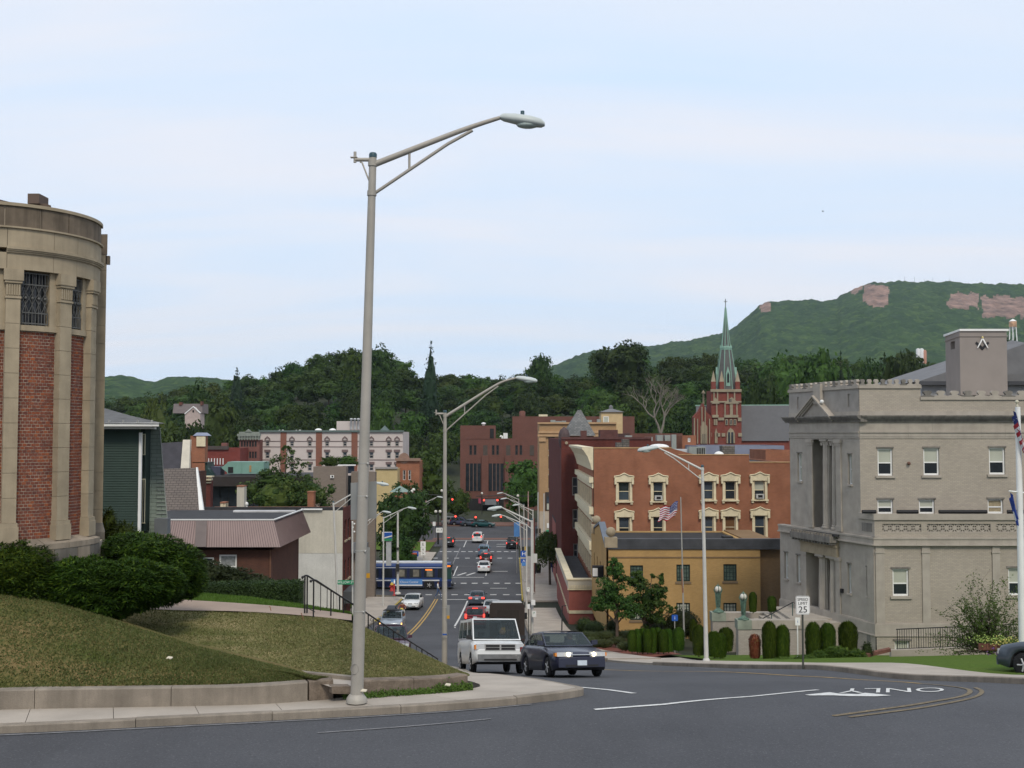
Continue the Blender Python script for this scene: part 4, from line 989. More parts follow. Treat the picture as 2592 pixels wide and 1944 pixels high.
bay=thing('brick_bay','round ended red brick and limestone building end with barred windows, at the left edge','building',bp(.4,2.4,-3.6))
def th_px(px,r=BR):
 lo,hi=-.6,1.5
 for _ in range(50):
  m=(lo+hi)/2;q=bp(m,r,0);x=CX+q.x/q.y*F*1.0
  lo,hi=(m,hi)if x<px else(lo,m)
 return lo
pil=[(th_px(-70),th_px(-40)),(th_px(9),th_px(46)),(th_px(149),th_px(178)),(th_px(228),th_px(241))]
pan=[(pil[0][1],pil[1][0]),(pil[1][1],pil[2][0]),(pil[2][1],pil[3][0])]
zt_par,zb_par,zmould,zlint,zsill,zpan=bz(523),bz(580),bz(633),bz(686),bz(824),bz(838)
zled=bz(1358);zbase=-4.3
part(bay,'wall',mat('bay_core',(.20,.17,.135),.95),lambda b:(arcblock(b,-.75,1.62,.2,BR-.36,zbase,zt_par-.25,26)))
ts=[th_px(-90),th_px(2),th_px(95),th_px(167),1.56]
for k in range(4):part(bay,'parapet_panel',LIMED,lambda b:arcblock(b,ts[k]+.005,ts[k+1]-.005,BR-.3,BR-.01,zb_par+.012,zt_par-.045))
part(bay,'coping',LIME,lambda b:arcblock(b,ts[0],1.57,BR-.36,BR+.035,zt_par-.04,zt_par+.035))
part(bay,'parapet_backing',MORT,lambda b:arcblock(b,ts[0],1.55,BR-.33,BR-.035,zb_par,zt_par-.05))
part(bay,'flashing',LIME,lambda b:arcblock(b,ts[0],1.57,BR-.3,BR+.05,zb_par-.03,zb_par+.01))
tf=[th_px(-90),th_px(10),th_px(130),th_px(190),1.56]
for k in range(4):
 part(bay,'frieze_block',LIME,lambda b:arcblock(b,tf[k]+.002,tf[k+1]-.002,BR-.35,BR,zmould,zb_par-.032))
 part(bay,'lintel_block',LIME,lambda b:arcblock(b,tf[k]+.002,tf[k+1]-.002,BR-.35,BR-.02,zlint,zmould-.11))
def mould(b):
 for z0,z1,r in((zmould-.035,zmould+.03,BR+.075),(zmould-.07,zmould-.035,BR+.05),(zmould-.11,zmould-.07,BR+.02)):arcblock(b,th_px(9),1.5,BR-.3,r,z0,z1)
part(bay,'moulding',LIME,mould)
for k,(a,c)in enumerate(pil):
 z0,n=bz(1320),9;z1=bz(760 if k else 740);hgt=(z1-z0)/n
 for i in range(n):part(bay,'stone_block',LIME,lambda b:arcblock(b,a,c,BR-.36,BR-.005,z0+hgt*i+.004,z0+hgt*(i+1)-.004))
 def cap(b):
  arcblock(b,a-.008,c+.008,BR-.36,BR+.02,z1+.004,z1+.05);arcblock(b,a,c,BR-.36,BR-.005,z1+.05,z1+.36)
  for j in range(6):
   t=a+(c-a)*(j+.5)/6;arcblock(b,t-(c-a)*.05,t+(c-a)*.05,BR-.02,BR+.018,z1+.08,z1+.33,1)
  arcblock(b,a-.012,c+.012,BR-.36,BR+.045,z1+.36,z1+.42);arcblock(b,a-.022,c+.022,BR-.36,BR+.07,z1+.42,zlint-.004)
 part(bay,'capital',LIME,cap)
 def pb(b):arcblock(b,a-.02,c+.02,BR-.36,BR+.045,zled-.1,bz(1330));arcblock(b,a-.012,c+.012,BR-.36,BR+.03,bz(1330),z0)
 part(bay,'pilaster_base',LIME,pb)
BRK=islandmat('laid_bricks',[(.12,.048,.038),(.19,.062,.038),(.145,.058,.042),(.25,.075,.036),(.165,.062,.045),(.31,.095,.038)])
IRON=mat('wrought_iron',(.10,.10,.095),.6,.2,5)
for k,(a,c)in enumerate(pan):
 part(bay,'mortar_bed',MORT,lambda b:arcblock(b,a,c,BR-.38,BR-.20,zbase+.4,zpan-.005))
 def bricks(b):
  pit,nrow=.0752,int((zpan-zled+.12)/.0752);Lb=BR-.195;nb=max(4,round((c-a)*Lb/.105));random.seed(k)
  for j in range(nrow):
   z0=zpan-.012-(j+1)*pit;off=.5*(j%2)
   for i in range(nb+1):
    t0=max(a+.004,a+(c-a)*(i-off)/nb+.0022);t1=min(c-.004,a+(c-a)*(i+1-off)/nb-.0022)
    if t1-t0<.01:continue
    r1=Lb+random.uniform(-.004,.005);q=[bp(t0,r1,z0),bp(t1,r1,z0),bp(t1,r1,z0+pit-.0125),bp(t0,r1,z0+pit-.0125)];p=[bp(t0,Lb-.03,z0),bp(t1,Lb-.03,z0),bp(t1,Lb-.03,z0+pit-.0125),bp(t0,Lb-.03,z0+pit-.0125)]
    b.add(q+p,[(0,1,2,3),(4,5,1,0),(5,6,2,1),(6,7,3,2),(7,4,0,3)])
 part(bay,'brickwork',BRK,bricks,'stuff')
 part(bay,'window_sill',LIME,lambda b:arcblock(b,a,c,BR-.38,BR-.12,zpan,zsill))
 part(bay,'window_jamb',LIME,lambda b:(arcblock(b,a,a+.02,BR-.38,BR-.14,zsill,zlint),arcblock(b,c-.085,c,BR-.38,BR-.14,zsill,zlint)))
 w=part(bay,'window',mat('dark_window_frame',(.05,.05,.055),.6),lambda b:[arcblock(b,t-.012,t+.012,BR-.36,BR-.30,zsill,zlint,1)for t in[a+.03+(c-a-.13)*i/4 for i in range(5)]])
 part(w,'pane',GLASS,lambda b:arcblock(b,a+.02,c-.085,BR-.385,BR-.345,zsill+.002,zlint-.002))
 def grille(b):
  a1,c1=a+.035,c-.1;n=9;hz=zlint-zsill;r=BR-.17
  for z in(zsill+.05,zsill+.30,zlint-.32,zlint-.05):arcblock(b,a1,c1,r-.012,r+.012,z-.014,z+.014)
  for i in range(n):
   t=a1+(c1-a1)*i/(n-1);b.tube([bp(t,r,zsill+.02),bp(t,r,zsill+.30)],.011,4);b.tube([bp(t,r,zlint-.32),bp(t,r,zlint-.04)],.009,4)
   if i<n-2 and i%2==0:
    t2=a1+(c1-a1)*(i+2)/(n-1);zz=[zsill+.30,(zsill+zlint)/2-.0,zlint-.32]
    for s_ in((t,t2,t),(t2,t,t2)):b.tube([bp(s_[0],r,zz[0]),bp((s_[0]+s_[1])/2,r,zz[0]+.2),bp(s_[1],r,zz[1]),bp((s_[0]+s_[1])/2,r,zz[2]-.2),bp(s_[2],r,zz[2])],.009,4)
    b.tube([bp((t+t2)/2,r,zz[0]),bp((t+t2)/2,r,zz[2])],.007,4);b.ball(bp((t+t2)/2,r+.01,zz[1]),.04,0,6,4)
 part(w,'iron_grille',IRON,grille)
BASEST=mat('plinth_stone',(.26,.215,.165),.92,.3,1.3,bump=.3,streak=.5);DRKST=mat('dark_plinth_stone',(.15,.135,.115),.92,.35,1.3,bump=.3,streak=.5)
RB=BR+.17;tl=[th_px(p,RB)for p in(-90,17,119,181,226,259)]
for k in range(5):part(bay,'ledge_stone',BASEST,lambda b:arcblock(b,tl[k]+.003,tl[k+1]-.003,BR-.4,RB,bz(1389),zled+.0,None,0,.16))
tl=[th_px(p,RB)for p in(-90,40,145,204,235,259)]
for k in range(5):part(bay,'plinth_stone',DRKST if k in(2,4)else BASEST,lambda b:arcblock(b,tl[k]+.003,tl[k+1]-.003,BR-.4,RB-.01,bz(1430),bz(1389)-.014))
part(bay,'plinth',MORT,lambda b:arcblock(b,-.75,1.5,BR-.42,RB-.03,zbase,bz(1389)+.02))
d2=29.6;xa,xb=at(228,1100,d2).x,at(263,1100,d2).x
def zz(py):return(1100-py)/F*d2
def pier(b,z0,z1,e=0.):b.prism([(xa+e,d2+e,z0),(xb-e,d2+e,z0),(xb-.75-e,d2+1.6,z0),(xa-.75,d2+1.6,z0)],(0,0,z1-z0))
for i in range(16):
 z0=zz(1335)+(zz(590)-zz(1335))*i/16;part(bay,'stone_block',LIME,lambda b:pier(b,z0+.004,z0+(zz(590)-zz(1335))/16-.004))
part(bay,'pier_core',MORT,lambda b:pier(b,zbase,zz(592),.02))
part(bay,'parapet_panel',LIMED,lambda b:pier(b,zz(642),zz(590),-.02))
part(bay,'bracket',LIMED,lambda b:b.box(xb-.03,xb+.06,d2,d2+.1,zz(667),zz(645)))
part(bay,'plinth_stone',DRKST,lambda b:(pier(b,zbase,zz(1345),-.1),b.prism([(xa,d2-.1,zz(1345)),(xb+.1,d2-.1,zz(1345)),(xb,d2-.02,zz(1322)),(xa,d2-.02,zz(1322))],(-.1,.3,0))))
part(bay,'main_wall',mat('bay_rear',(.2,.1,.07),.9),lambda b:b.prism([(-24,30.5,zbase),(xa-.1,30.5,zbase),(xa-3.6,38,zbase),(-26,38,zbase)],(0,0,zz(600)-zbase)))
def roofbox(b):
 q=lambda px,py,d=27.3:at(px,py,d)
 b.prism([q(-60,508),q(0,505),q(52,518),q(85,514),q(116,516),q(120,532),q(-60,545)],V((-.5,1.1,0)));b.box(q(84,0).x,q(113,0).x,27.2,27.75,q(0,517).z,q(0,492).z)
 b.prism([q(98,534,27.1),q(112,514,27.1),q(129,520,27.1),q(121,532,27.1)],V((-.3,.8,0)))
part(bay,'roof_vent',mat('brown_sheet_metal',(.10,.07,.055),.7,.2),roofbox)
# === the grey brick lodge hall at the right
GB1=brick('grey_beige_brick',(.42,.365,.295),(.36,.315,.26),(.30,.275,.245),.22,.075,.010,.1,.06)
GST=mat('grey_cast_stone',(.36,.322,.275),.9,.12,1.6,bump=.2,streak=.1);GSTD=mat('weathered_cast_stone',(.19,.175,.155),.92,.22,2,streak=.5)
MJ=mat('stone_joint',(.14,.125,.105),.9)
hall=thing('lodge_hall','large grey beige brick hall with columned porches and a carved parapet, at the right','building',(22,62,-12))
K=V((at(2176,1100,62).x,62,0));ev=V((-.306,.952,0)).normalized()
FR=Fac(K,(1,0,0));FL=Fac(K,-ev)
K2=K-ev*1.21;FR2=Fac(K2,(1,0,0))
zr=lambda py,Y=62.:at(2300,py,Y).z
RW=16.
zg,zwt0,zwt1,zband0,zband1,ztopL=-13.2,zr(1610,60.85),zr(1577,60.85),zr(1381,60.85),zr(1360,60.85),zr(1298,60.85)
aL0=FL.A(2000,1200)[0];aL0b=FL.A(1975,1420)[0];aK2=1.21*1.0
winU=[FR.rect(r)for r in((2221,1135,2260,1204),(2337,1134,2378,1203),(2503,1133,2545,1201))]
winM=[FR.rect(r)for r in((2221,1264,2261,1301),(2326,1264,2366,1301),(2500,1263,2540,1300))]
zc0,zc1,zfr0,zar0=zr(1068),zr(1051),zr(1093),zr(1110)
part(hall,'wall',[GB1,GB1],lambda b:wallmesh(b,FR,0,RW,zband1-.3,zar0,winU+winM,.2))
for r in winU:window(hall,FR,r,.17,.085,WHITE,'sash',(GLASS,BLIND),(.12,.13,.1,GST),(.06,.09,.05,GSTD),.47)
for k,r in enumerate(winM):window(hall,FR,r,.17,.085,WHITE,'sash',(GLASS,BLIND)if k<2 else(mat('tan_blind',(.3,.25,.16),.5,.2,8),mat('tan_blind',(.3,.25,.16))),None,(.06,.09,.05,GSTD),.45)
rec=(FL.A(2047,1120)[0],FL.A(2085,1338)[1],FL.A(2121,1120)[0],FL.A(2085,1112)[1],1.35)
slU=[FL.rect(r)for r in((2018,1147,2030,1218),(2146,1150,2157,1226))]
part(hall,'wall',[GST,GST],lambda b:wallmesh(b,FL,aL0,0,zband1-.3,zar0,[rec]+slU,.25))
for r in slU:window(hall,FL,r,.2,.06,WHITE,'sash',(BLIND,BLIND),(.05,.1,.08,GST),(.04,.07,.04,GSTD))
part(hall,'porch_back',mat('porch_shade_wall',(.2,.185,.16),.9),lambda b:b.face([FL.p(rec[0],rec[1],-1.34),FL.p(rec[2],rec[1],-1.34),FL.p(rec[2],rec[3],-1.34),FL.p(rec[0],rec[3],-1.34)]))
def column(b,Fc,a,c,z0,z1,r,flutes=16,ionic=True):
 n=flutes*2;ps=[];q=Fc.p(a,0,c)
 def ring(z,rad,fl):return[q+V((math.cos(6.2832*j/n)*rad*(1-(fl if j%2 else 0)),math.sin(6.2832*j/n)*rad*(1-(fl if j%2 else 0)),z))for j in range(n)]
 R_=[ring(z0,r*1.28,0),ring(z0+r*.35,r*1.28,0),ring(z0+r*.4,r*1.08,0),ring(z0+r*.7,r*1.12,0),ring(z0+r*.75,r,.09),ring((z0+z1)/2,r*.96,.09),ring(z1-r*.8,r*.84,.09),ring(z1-r*.78,r*.9,0),ring(z1-r*.3,r*1.05,0)]if ionic else[ring(z0,r,.09),ring((z0+z1)/2,r*.95,.09),ring(z1-r*.7,r*.82,.09),ring(z1-r*.68,r*.88,0),ring(z1-r*.35,r*1.12,0)]
 b.add([p for k in R_ for p in k],[(i*n+j,i*n+(j+1)%n,(i+1)*n+(j+1)%n,(i+1)*n+j)for i in range(len(R_)-1)for j in range(n)])
 Fc.slab(b,a-r*1.15,a+r*1.15,z1-r*.32,z1,c-r*1.1,c+r*1.1)
 if ionic:
  for s in(-1,1):b.lathe(Fc.p(a+s*r*.92,0,c+r*.5)+Z*(z1-r*.72),[(r*.42,-.001),(r*.42,r*.25)],12,0,'y');Fc.slab(b,a+s*r*.92-r*.3,a+s*r*.92+r*.3,z1-r*1.15,z1-r*.3,c-r*.9,c+r*.75)
for px in(2083,2106):a=FL.A(px,1200)[0];part(hall,'column',GST,lambda b:column(b,FL,a,-.32,rec[1]+.02,rec[3]-.01,.30))
for a0,a1 in((rec[0]-.02,rec[0]+.42),(rec[2]-.12,rec[2]+.32)):
 part(hall,'pilaster',GST,lambda b:(FL.slab(b,a0,a1,rec[1],rec[3]-.35,.003,.07),FL.slab(b,a0-.05,a1+.05,rec[1]-.02,rec[1]+.28,.003,.11),FL.slab(b,a0-.06,a1+.06,rec[3]-.35,rec[3]-.2,.003,.12),FL.slab(b,a0-.1,a1+.1,rec[3]-.2,rec[3],.003,.17)))
for Fc,a0,a1,nb in((FR,0,RW,12),(FL,aL0,0,6)):
 for k in range(nb):
  x0,x1=a0+(a1-a0)*k/nb+(.003 if k else 0),a0+(a1-a0)*(k+1)/nb-.003
  part(hall,'architrave_block',GST,lambda b:(Fc.slab(b,x0,x1,zar0,zar0+.1,-.3,.035),Fc.slab(b,x0,x1,zar0+.1,zfr0-.05,-.3,.055),Fc.slab(b,x0,x1,zfr0-.05,zfr0+.012,-.3,.11)))
  part(hall,'frieze_block',GST,lambda b:Fc.slab(b,x0,x1,zfr0+.014,zc0,-.3,.03))
 def corn(b):
  e0,e1=(a0-.003,a1)if Fc is FR else(a0-.35,a1+.3);h=zc1-zc0
  for j in range(5):Fc.slab(b,e0-(0 if Fc is FL else 0),e1,zc0+h*j/5,zc0+h*(j+1)/5-.001,-.3,(.12,.15,.26,.32,.38)[j])
 part(hall,'cornice',GSTD,corn)
zs=zr(1041);zp0,zp1=zr(983),zr(978);zq0=zr(1012)
aSt=FR.A(2330,1000)[0]
part(hall,'blocking_course',GST,lambda b:(FR.slab(b,0,RW,zc1,zs,-.3,.05),FL.slab(b,aL0,0,zc1,zs,-.3,.048)))
part(hall,'parapet_wall',GB1,lambda b:(wallmesh(b,FR,0,aSt,zs,zp0,[],0,c=.02),wallmesh(b,FR,aSt,RW,zs,zq0,[],0,c=.02),FR.slab(b,0.01,aSt,zs,zp0-.01,-.4,.01),FR.slab(b,aSt-.02,RW,zs,zq0-.01,-.4,.01)))
slp=[FL.rect(r)for r in((2018,1005,2024,1036),(2146,997,2153,1030))]
part(hall,'parapet_wall',mat('grey_parapet_brick',(.31,.285,.255),.9,.15,1.5,bump=.2),lambda b:(wallmesh(b,FL,aL0,0,zs,zp0,slp,.06,c=.02),FL.slab(b,aL0,0,zs,zp0-.01,-.4,-.05)))  # left parapet brick, greyer and darker than the front
for Fc,a0,a1,zb_,n in((FR,0,aSt,zp0,9),(FR,aSt,RW,zq0,17),(FL,aL0,0,zp0,14)):
 part(hall,'parapet_band',GST,lambda b:Fc.slab(b,a0-.03,a1+.03,zb_,zb_+.16,-.42,.1))
 for k in range(n):
  x=a0+(a1-a0)*(k+.5)/n;w=(a1-a0)/n*.5
  prof_=[(-w,0),(w,0),(w*.95,.05),(w*.45,.09),(w*.4,.15),(w*.62,.2),(w*.58,.29),(w*.3,.34),(-w*.3,.34),(-w*.58,.29),(-w*.62,.2),(-w*.4,.15),(-w*.45,.09),(-w*.95,.05)]
  part(hall,'crest_ornament',GST if k%3 else GSTD,lambda b:b.prism([Fc.p(x+u_,zb_+.163+v_,-.12)for u_,v_ in prof_],Fc.n*.2))
pd=[FL.A(2026,1051),FL.A(2070,1001),FL.A(2114,1051)]
def pedi(b):
 c=.3;(a0,z0),(a1,z1),(a2,z2)=pd;z0=z2=zc1
 b.prism([FL.p(a0+.3,z0,0),FL.p(a2-.3,z2,0),FL.p(a1,z1-.3,0)],FL.n*.12)
 for s0,s1 in(((a0,z0),(a1,z1)),((a1,z1),(a2,z2))):
  for off,dep in((0,.42),(-.1,.34),(-.2,.25)):b.prism([FL.p(s0[0],s0[1]+off,-.3),FL.p(s1[0],s1[1]+off,-.3),FL.p(s1[0],s1[1]+off-.1,-.3),FL.p(s0[0],s0[1]+off-.1,-.3)],FL.n*(dep+.3))
part(hall,'pediment',GST,pedi)
part(hall,'pedestal',GST,lambda b:FL.slab(b,pd[1][0]-.12,pd[1][0]+.62,pd[1][1]-.5,zr(965),-.3,.25))
part(hall,'floodlight',WHITE,lambda b:b.ball(FL.p(FL.A(2092,1013)[0],zr(1013),.3),.12))
winL=[FR2.rect(r)for r in((2259,1440,2301,1509),(2552,1438,2594,1507))];winB=[FR2.rect(r)for r in((2263,1621,2301,1648),(2560,1621,2598,1648))]
part(hall,'wall',[GB1,GB1],lambda b:wallmesh(b,FR2,0,RW,zwt1,zband0,winL,.2))
for r in winL:window(hall,FR2,r,.17,.085,WHITE,'sash',(GLASS,BLIND),(.14,.14,.1,GST),(.1,.1,.04,GSTD),.46)
part(hall,'basement_wall',[GB1,GB1],lambda b:wallmesh(b,FR2,0,RW,zg,zwt0,winB,.2,c=.1))
for r in winB:window(hall,FR2,r,.1,.08,WHITE,'plain',(BLIND,),None,(.1,.09,.14,GSTD))
slL=[FL.rect(r)for r in((1985,1398,1995,1465),(2016,1405,2026,1474),(2145,1427,2155,1502),(2193,1436,2204,1510))]
recL=(FL.A(2044,1450)[0],FL.A(2085,1563)[1],FL.A(2118,1450)[0],FL.A(2085,1404)[1],1.4)
part(hall,'wall',[GST,GST],lambda b:(wallmesh(b,FL,aL0b,aK2,zwt1,zband0,slL+[recL],.25)))
part(hall,'basement_wall',[GB1,GB1],lambda b:wallmesh(b,FL,aL0b,aK2+.1,zg,zwt0,[],.2,c=.1))
for r in slL:window(hall,FL,r,.2,.06,WHITE,'sash',(BLIND,BLIND),(.05,.1,.08,GST),(.04,.07,.04,GSTD))
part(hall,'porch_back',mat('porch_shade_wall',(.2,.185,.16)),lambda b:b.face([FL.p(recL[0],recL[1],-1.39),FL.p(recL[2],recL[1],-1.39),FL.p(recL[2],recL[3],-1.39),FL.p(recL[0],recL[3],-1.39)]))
part(hall,'porch_floor',GST,lambda b:FL.slab(b,recL[0]-.5,recL[2]+.5,zg,recL[1]+.01,-1.38,.9))
for px in(2078,2106):a=FL.A(px,1480)[0];part(hall,'column',GST,lambda b:column(b,FL,a,-.25,recL[1]+.012,recL[3]-.01,.36,14,False))
for a0,a1 in((recL[0]-.35,recL[0]-.01),(recL[2]+.01,recL[2]+.4)):part(hall,'pilaster',GST,lambda b:(FL.slab(b,a0,a1,recL[1],recL[3]-.2,.003,.08),FL.slab(b,a0-.06,a1+.06,recL[3]-.2,recL[3],.003,.14)))
def entab(b):
 a0,a1=FL.A(2032,1400)[0],FL.A(2124,1400)[0];z0=recL[3];FL.slab(b,a0,a1,z0,z0+.55,.003,.16);FL.slab(b,a0,a1,z0+.55,z0+1.05,.003,.14);FL.slab(b,a0-.05,a1+.05,z0+.55,z0+.62,.003,.22)
 for k in range(8):x=a0+(a1-a0)*(k+.5)/8;FL.slab(b,x-.14,x+.14,z0+.62,z0+1.03,.14,.19);FL.slab(b,x-.16,x+.16,z0+.5,z0+.545,.16,.2)
part(hall,'door_entablature',LIME,entab)
def mut(b):
 a0,a1=FL.A(2022,1360)[0],FL.A(2124,1360)[0];FL.slab(b,a0,a1,zband0-.15,zband0+.2,.1,.62)
 for k in range(14):x=a0+(a1-a0)*(k+.5)/14;FL.slab(b,x-.06,x+.06,zband0-.28,zband0-.15,.1,.55);FL.slab(b,x-.05,x+.05,zband0+.2,zband0+.33,.4,.6)
part(hall,'porch_cornice',GSTD,mut);part(hall,'porch_roof',TAR,lambda b:FL.slab(b,rec[0]-.2,rec[2]+.2,zband0+.2,zband0+.34,.02,.4))
part(hall,'wall_box',BLACK,lambda b:FL.slab(b,*[FL.A(x,1495)[0]for x in(2131,2136)],FL.A(2133,1500)[1],FL.A(2133,1490)[1],.003,.12))
part(hall,'vent',GSTD,lambda b:FL.slab(b,*[FL.A(x,1615)[0]for x in(2199,2207)],FL.A(2203,1628)[1],FL.A(2203,1606)[1],.1,.13))
for px0,px1 in((2211,2233),(2328,2348),(2505,2524)):
 a0,a1=max(0,FR2.A(px0)[0]),FR2.A(px1)[0];part(hall,'pilaster',GST,lambda b:(FR2.slab(b,a0,a1,zwt1,zr(1400,60.85),.003,.07),FR2.slab(b,a0-.03,a1+.03,zr(1400,60.85),zr(1397,60.85)+.02,.003,.1),FR2.slab(b,a0,a1,zr(1397,60.85)+.02,zband0-.002,.003,.07)))
part(hall,'pilaster',GST,lambda b:FL.slab(b,aK2-.62,aK2-.004,zwt1,zband0-.004,.003,.07))
for Fc,a0,a1,nb in((FR2,-.1,RW,7),(FL,aL0b,aK2+.1,5)):
 for k in range(nb):
  x0,x1=a0+(a1-a0)*k/nb+.003,a0+(a1-a0)*(k+1)/nb-.003
  part(hall,'belt_course',GST,lambda b:(Fc.slab(b,x0,x1,zband0,zband0+.07,-.3,.2),Fc.slab(b,x0,x1,zband0+.07,zband1-.1,-.3,.12),Fc.slab(b,x0,x1,zband1-.1,zband1,-.3,.16)))
  part(hall,'water_table',GST,lambda b:(Fc.slab(b,x0,x1,zwt0,zwt0+.06,-.3,.16),Fc.slab(b,x0,x1,zwt0+.06,zwt1-.05,-.3,.11),Fc.slab(b,x0,x1,zwt1-.05,zwt1,-.3,.07)))
zb0,zbA,zbB,zb1=zband1,zr(1347,60.85),zr(1326,60.85),zr(1316,60.85)
pnl=[(2230,2328),(2343,2503),(2518,2640)]
hol=[(FR2.A(a)[0],zbA,FR2.A(c)[0],zbB,.22)for a,c in pnl]
part(hall,'balustrade_wall',[GB1,GST],lambda b:(wallmesh(b,FR2,0,RW,zb0,zb1,hol,.22,0,1),FL.slab(b,aK2-1.3,aK2-.003,zb0,zb1,-.22,-.003,1)))
part(hall,'pierced_panel',GSTD,lambda b:FL.slab(b,aK2-1.1,aK2-.2,zbA,zbB,-.003,.02))
part(hall,'balustrade_rail',GST,lambda b:(FR2.slab(b,-.06,RW,zb1,ztopL-.06,-.3,.09),FL.slab(b,aK2-1.35,aK2+.06,zb1,ztopL-.062,-.3,.088)))
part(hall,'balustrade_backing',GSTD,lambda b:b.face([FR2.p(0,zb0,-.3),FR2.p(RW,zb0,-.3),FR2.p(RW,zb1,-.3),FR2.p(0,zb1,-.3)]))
for(a0,z0,a1,z1,_)in hol:
 def lat(b):
  hh=z1-z0;n=round((a1-a0)/hh);w=(a1-a0)/n;c0,c1=-.16,-.05;t=.035
  FR2.slab(b,a0,a1,z0,z0+.03,c0,c1);FR2.slab(b,a0,a1,z1-.03,z1,c0,c1)
  for k in range(n):
   x0=a0+w*k;xm,zm=x0+w/2,(z0+z1)/2;FR2.slab(b,x0-.02,x0+.02,z0,z1,c0,c1-.004)
   for ax,az,bx,bz_ in((x0,z0,x0+w,z1),(x0,z1,x0+w,z0),(x0,zm,x0+w,zm),(xm,z0,xm,z1)):
    d=V((bx-ax,bz_-az));d.normalize();px_,pz_=-d.y*t,d.x*t
    b.prism([FR2.p(ax+px_,az+pz_,c0+.003),FR2.p(bx+px_,bz_+pz_,c0+.003),FR2.p(bx-px_,bz_-pz_,c0+.003),FR2.p(ax-px_,az-pz_,c0+.003)],FR2.n*(c1-c0-.01))
   b.lathe(FR2.p(xm,zm,c0),[(.12,0),(.12,-(c1-c0)-.01)],10,0,'y')
 part(hall,'pierced_panel',GST,lat)
for p0,p1 in((2181,2216),(2269,2322),(2375,2496),(2548,2640)):part(hall,'gutter_pipe',BLACK,lambda b:b.tube([FR2.p(FR2.A(p0)[0],ztopL+.05,-.1),FR2.p(FR2.A(p1)[0],ztopL+.05,-.1)],.1,8))
part(hall,'terrace_roof',TAR,lambda b:FR2.slab(b,.2,RW,zb0-.1,zb0+.05,-1.4,-.32))
part(hall,'bell',mat('rusty_bell',(.14,.07,.05),.6),lambda b:b.ball(FR.p(FR.A(2298)[0],zr(1173),.1),.1))
E1,E2=K+V((RW,0,0)),K+ev*7.0
def back(b):
 for P in([K+ev*-aL0+V((.05,.05,0)),K+ev*9+V((9,6,0)),E1+V((0,16,0)),E1],):
  for i in range(3):b.face([P[i]+Z*zg,P[i+1]+Z*zg,P[i+1]+Z*zp0,P[i]+Z*zp0])
  b.face([K+V((.3,.3,zc1)),P[3]+Z*zc1,P[2]+Z*zc1,P[1]+Z*zc1,P[0]+Z*zc1])
part(hall,'rear_wall',GB1,back)
bx0,bx1,bx2=at(2392,900,74).x,at(2430,900,71).x,at(2549,900,71).x
STUC=mat('grey_stucco',(.255,.225,.205),.9,.06,1)
zt_,zbt=at(2430,838,71).z,at(2430,1000,71).z
tw=thing('roof_block','plain grey stuccoed rooftop block with a square and compass emblem and white coping','rooftop block',(bx1,71,zbt))
FT=Fac((bx1,71),(1,0,0));FTL=Fac((bx1,71),V((bx1-bx0-.4,-3.9,0)))
part(tw,'wall',STUC,lambda b:(wallmesh(b,FT,0,bx2-bx1,zbt,zt_,[]),wallmesh(b,FTL,-4,0,zbt,zt_,[FTL.rect((2406,864,2417,884))],.5),b.face([V((bx2,71,zbt)),V((bx2,76,zbt)),V((bx2,76,zt_)),V((bx2,71,zt_))]),b.face([V((bx2,76,zbt)),FTL.p(-4,zbt),FTL.p(-4,zt_),V((bx2,76,zt_))])))
part(tw,'opening_back',BLACK,lambda b:b.face([FTL.p(*t,-.49)for t in((-3.5,zt_-2),(-.5,zt_-2),(-.5,zt_-.3),(-3.5,zt_-.3))]))
part(tw,'coping',WHITE,lambda b:b.prism([FTL.p(-4.1,zt_,.1),V((bx1-.03,70.9,zt_)),V((bx2+.1,70.9,zt_)),V((bx2+.1,76.1,zt_))],V((0,0,.13))))
part(tw,'cornice',STUC,lambda b:(FT.slab(b,-.02,bx2-bx1+.05,zt_-.35,zt_-.28,.003,.05),FTL.slab(b,-4,.02,zt_-.35,zt_-.28,.003,.05)))
GOLD=mat('gilded_metal',(.6,.5,.22),.4,.1)
ec=FT.A(2486,868)
def compass(b):
 for s in(-1,1):b.prism([FT.p(ec[0]+s*.03,ec[1]+.33,.06),FT.p(ec[0]+s*.36,ec[1]-.34,.06),FT.p(ec[0]+s*.28,ec[1]-.3,.06),FT.p(ec[0]-s*.03,ec[1]+.25,.06)],FT.n*(.04+.004*s))
 b.ball(FT.p(ec[0],ec[1]+.33,.08),.075,1)
def square(b):
 for s in(-1,1):b.prism([FT.p(ec[0],ec[1]-.46,.01),FT.p(ec[0]+s*.44,ec[1]-.02,.01),FT.p(ec[0]+s*.36,ec[1]+.08,.01),FT.p(ec[0],ec[1]-.26,.01)],FT.n*.04)
em=part(tw,'emblem',BLACK,square);part(em,'compass',[WHITE,GOLD],compass)
rh=thing('rear_hall','pale hall with a shallow grey pitched roof behind the rooftop block','building',(at(2450,950,82).x,82,-2))
def rhb(b):
 z0=at(2320,966,82).z;x0,x1,xm=at(2322,966,82).x,at(2760,966,82).x,at(2640,900,82).x
 zt=at(2640,868,82).z;b.prism([(x0,82,z0),(x1,82,z0),(x1-2,82,zt),(xm-.5,82,zt)],(0,14,0),1);b.box(x0+.4,x1-.4,82.3,96,-13,z0-.02,0);b.box(x0-.1,x1,81.7,81.98,z0-.25,z0+.02,2)
part(rh,'wall',[mat('pale_wall',(.33,.33,.335),.85),ROOFG,mat('dark_gutter',(.06,.062,.07),.6)],rhb)
part(rh,'roof_pitch',ROOFG,lambda b:b.prism([at(2545,948,79),at(2600,945,79),at(2600,868,79),at(2545,888,79)],V((0,2.5,.4))))
PALB=brick('pale_brick',(.40,.36,.31),(.35,.315,.27),(.3,.275,.24),.22,.075,.01,.15,.12)
GREENST=mat('verdigris_stained_stone',(.24,.27,.215),.9,.2,2)
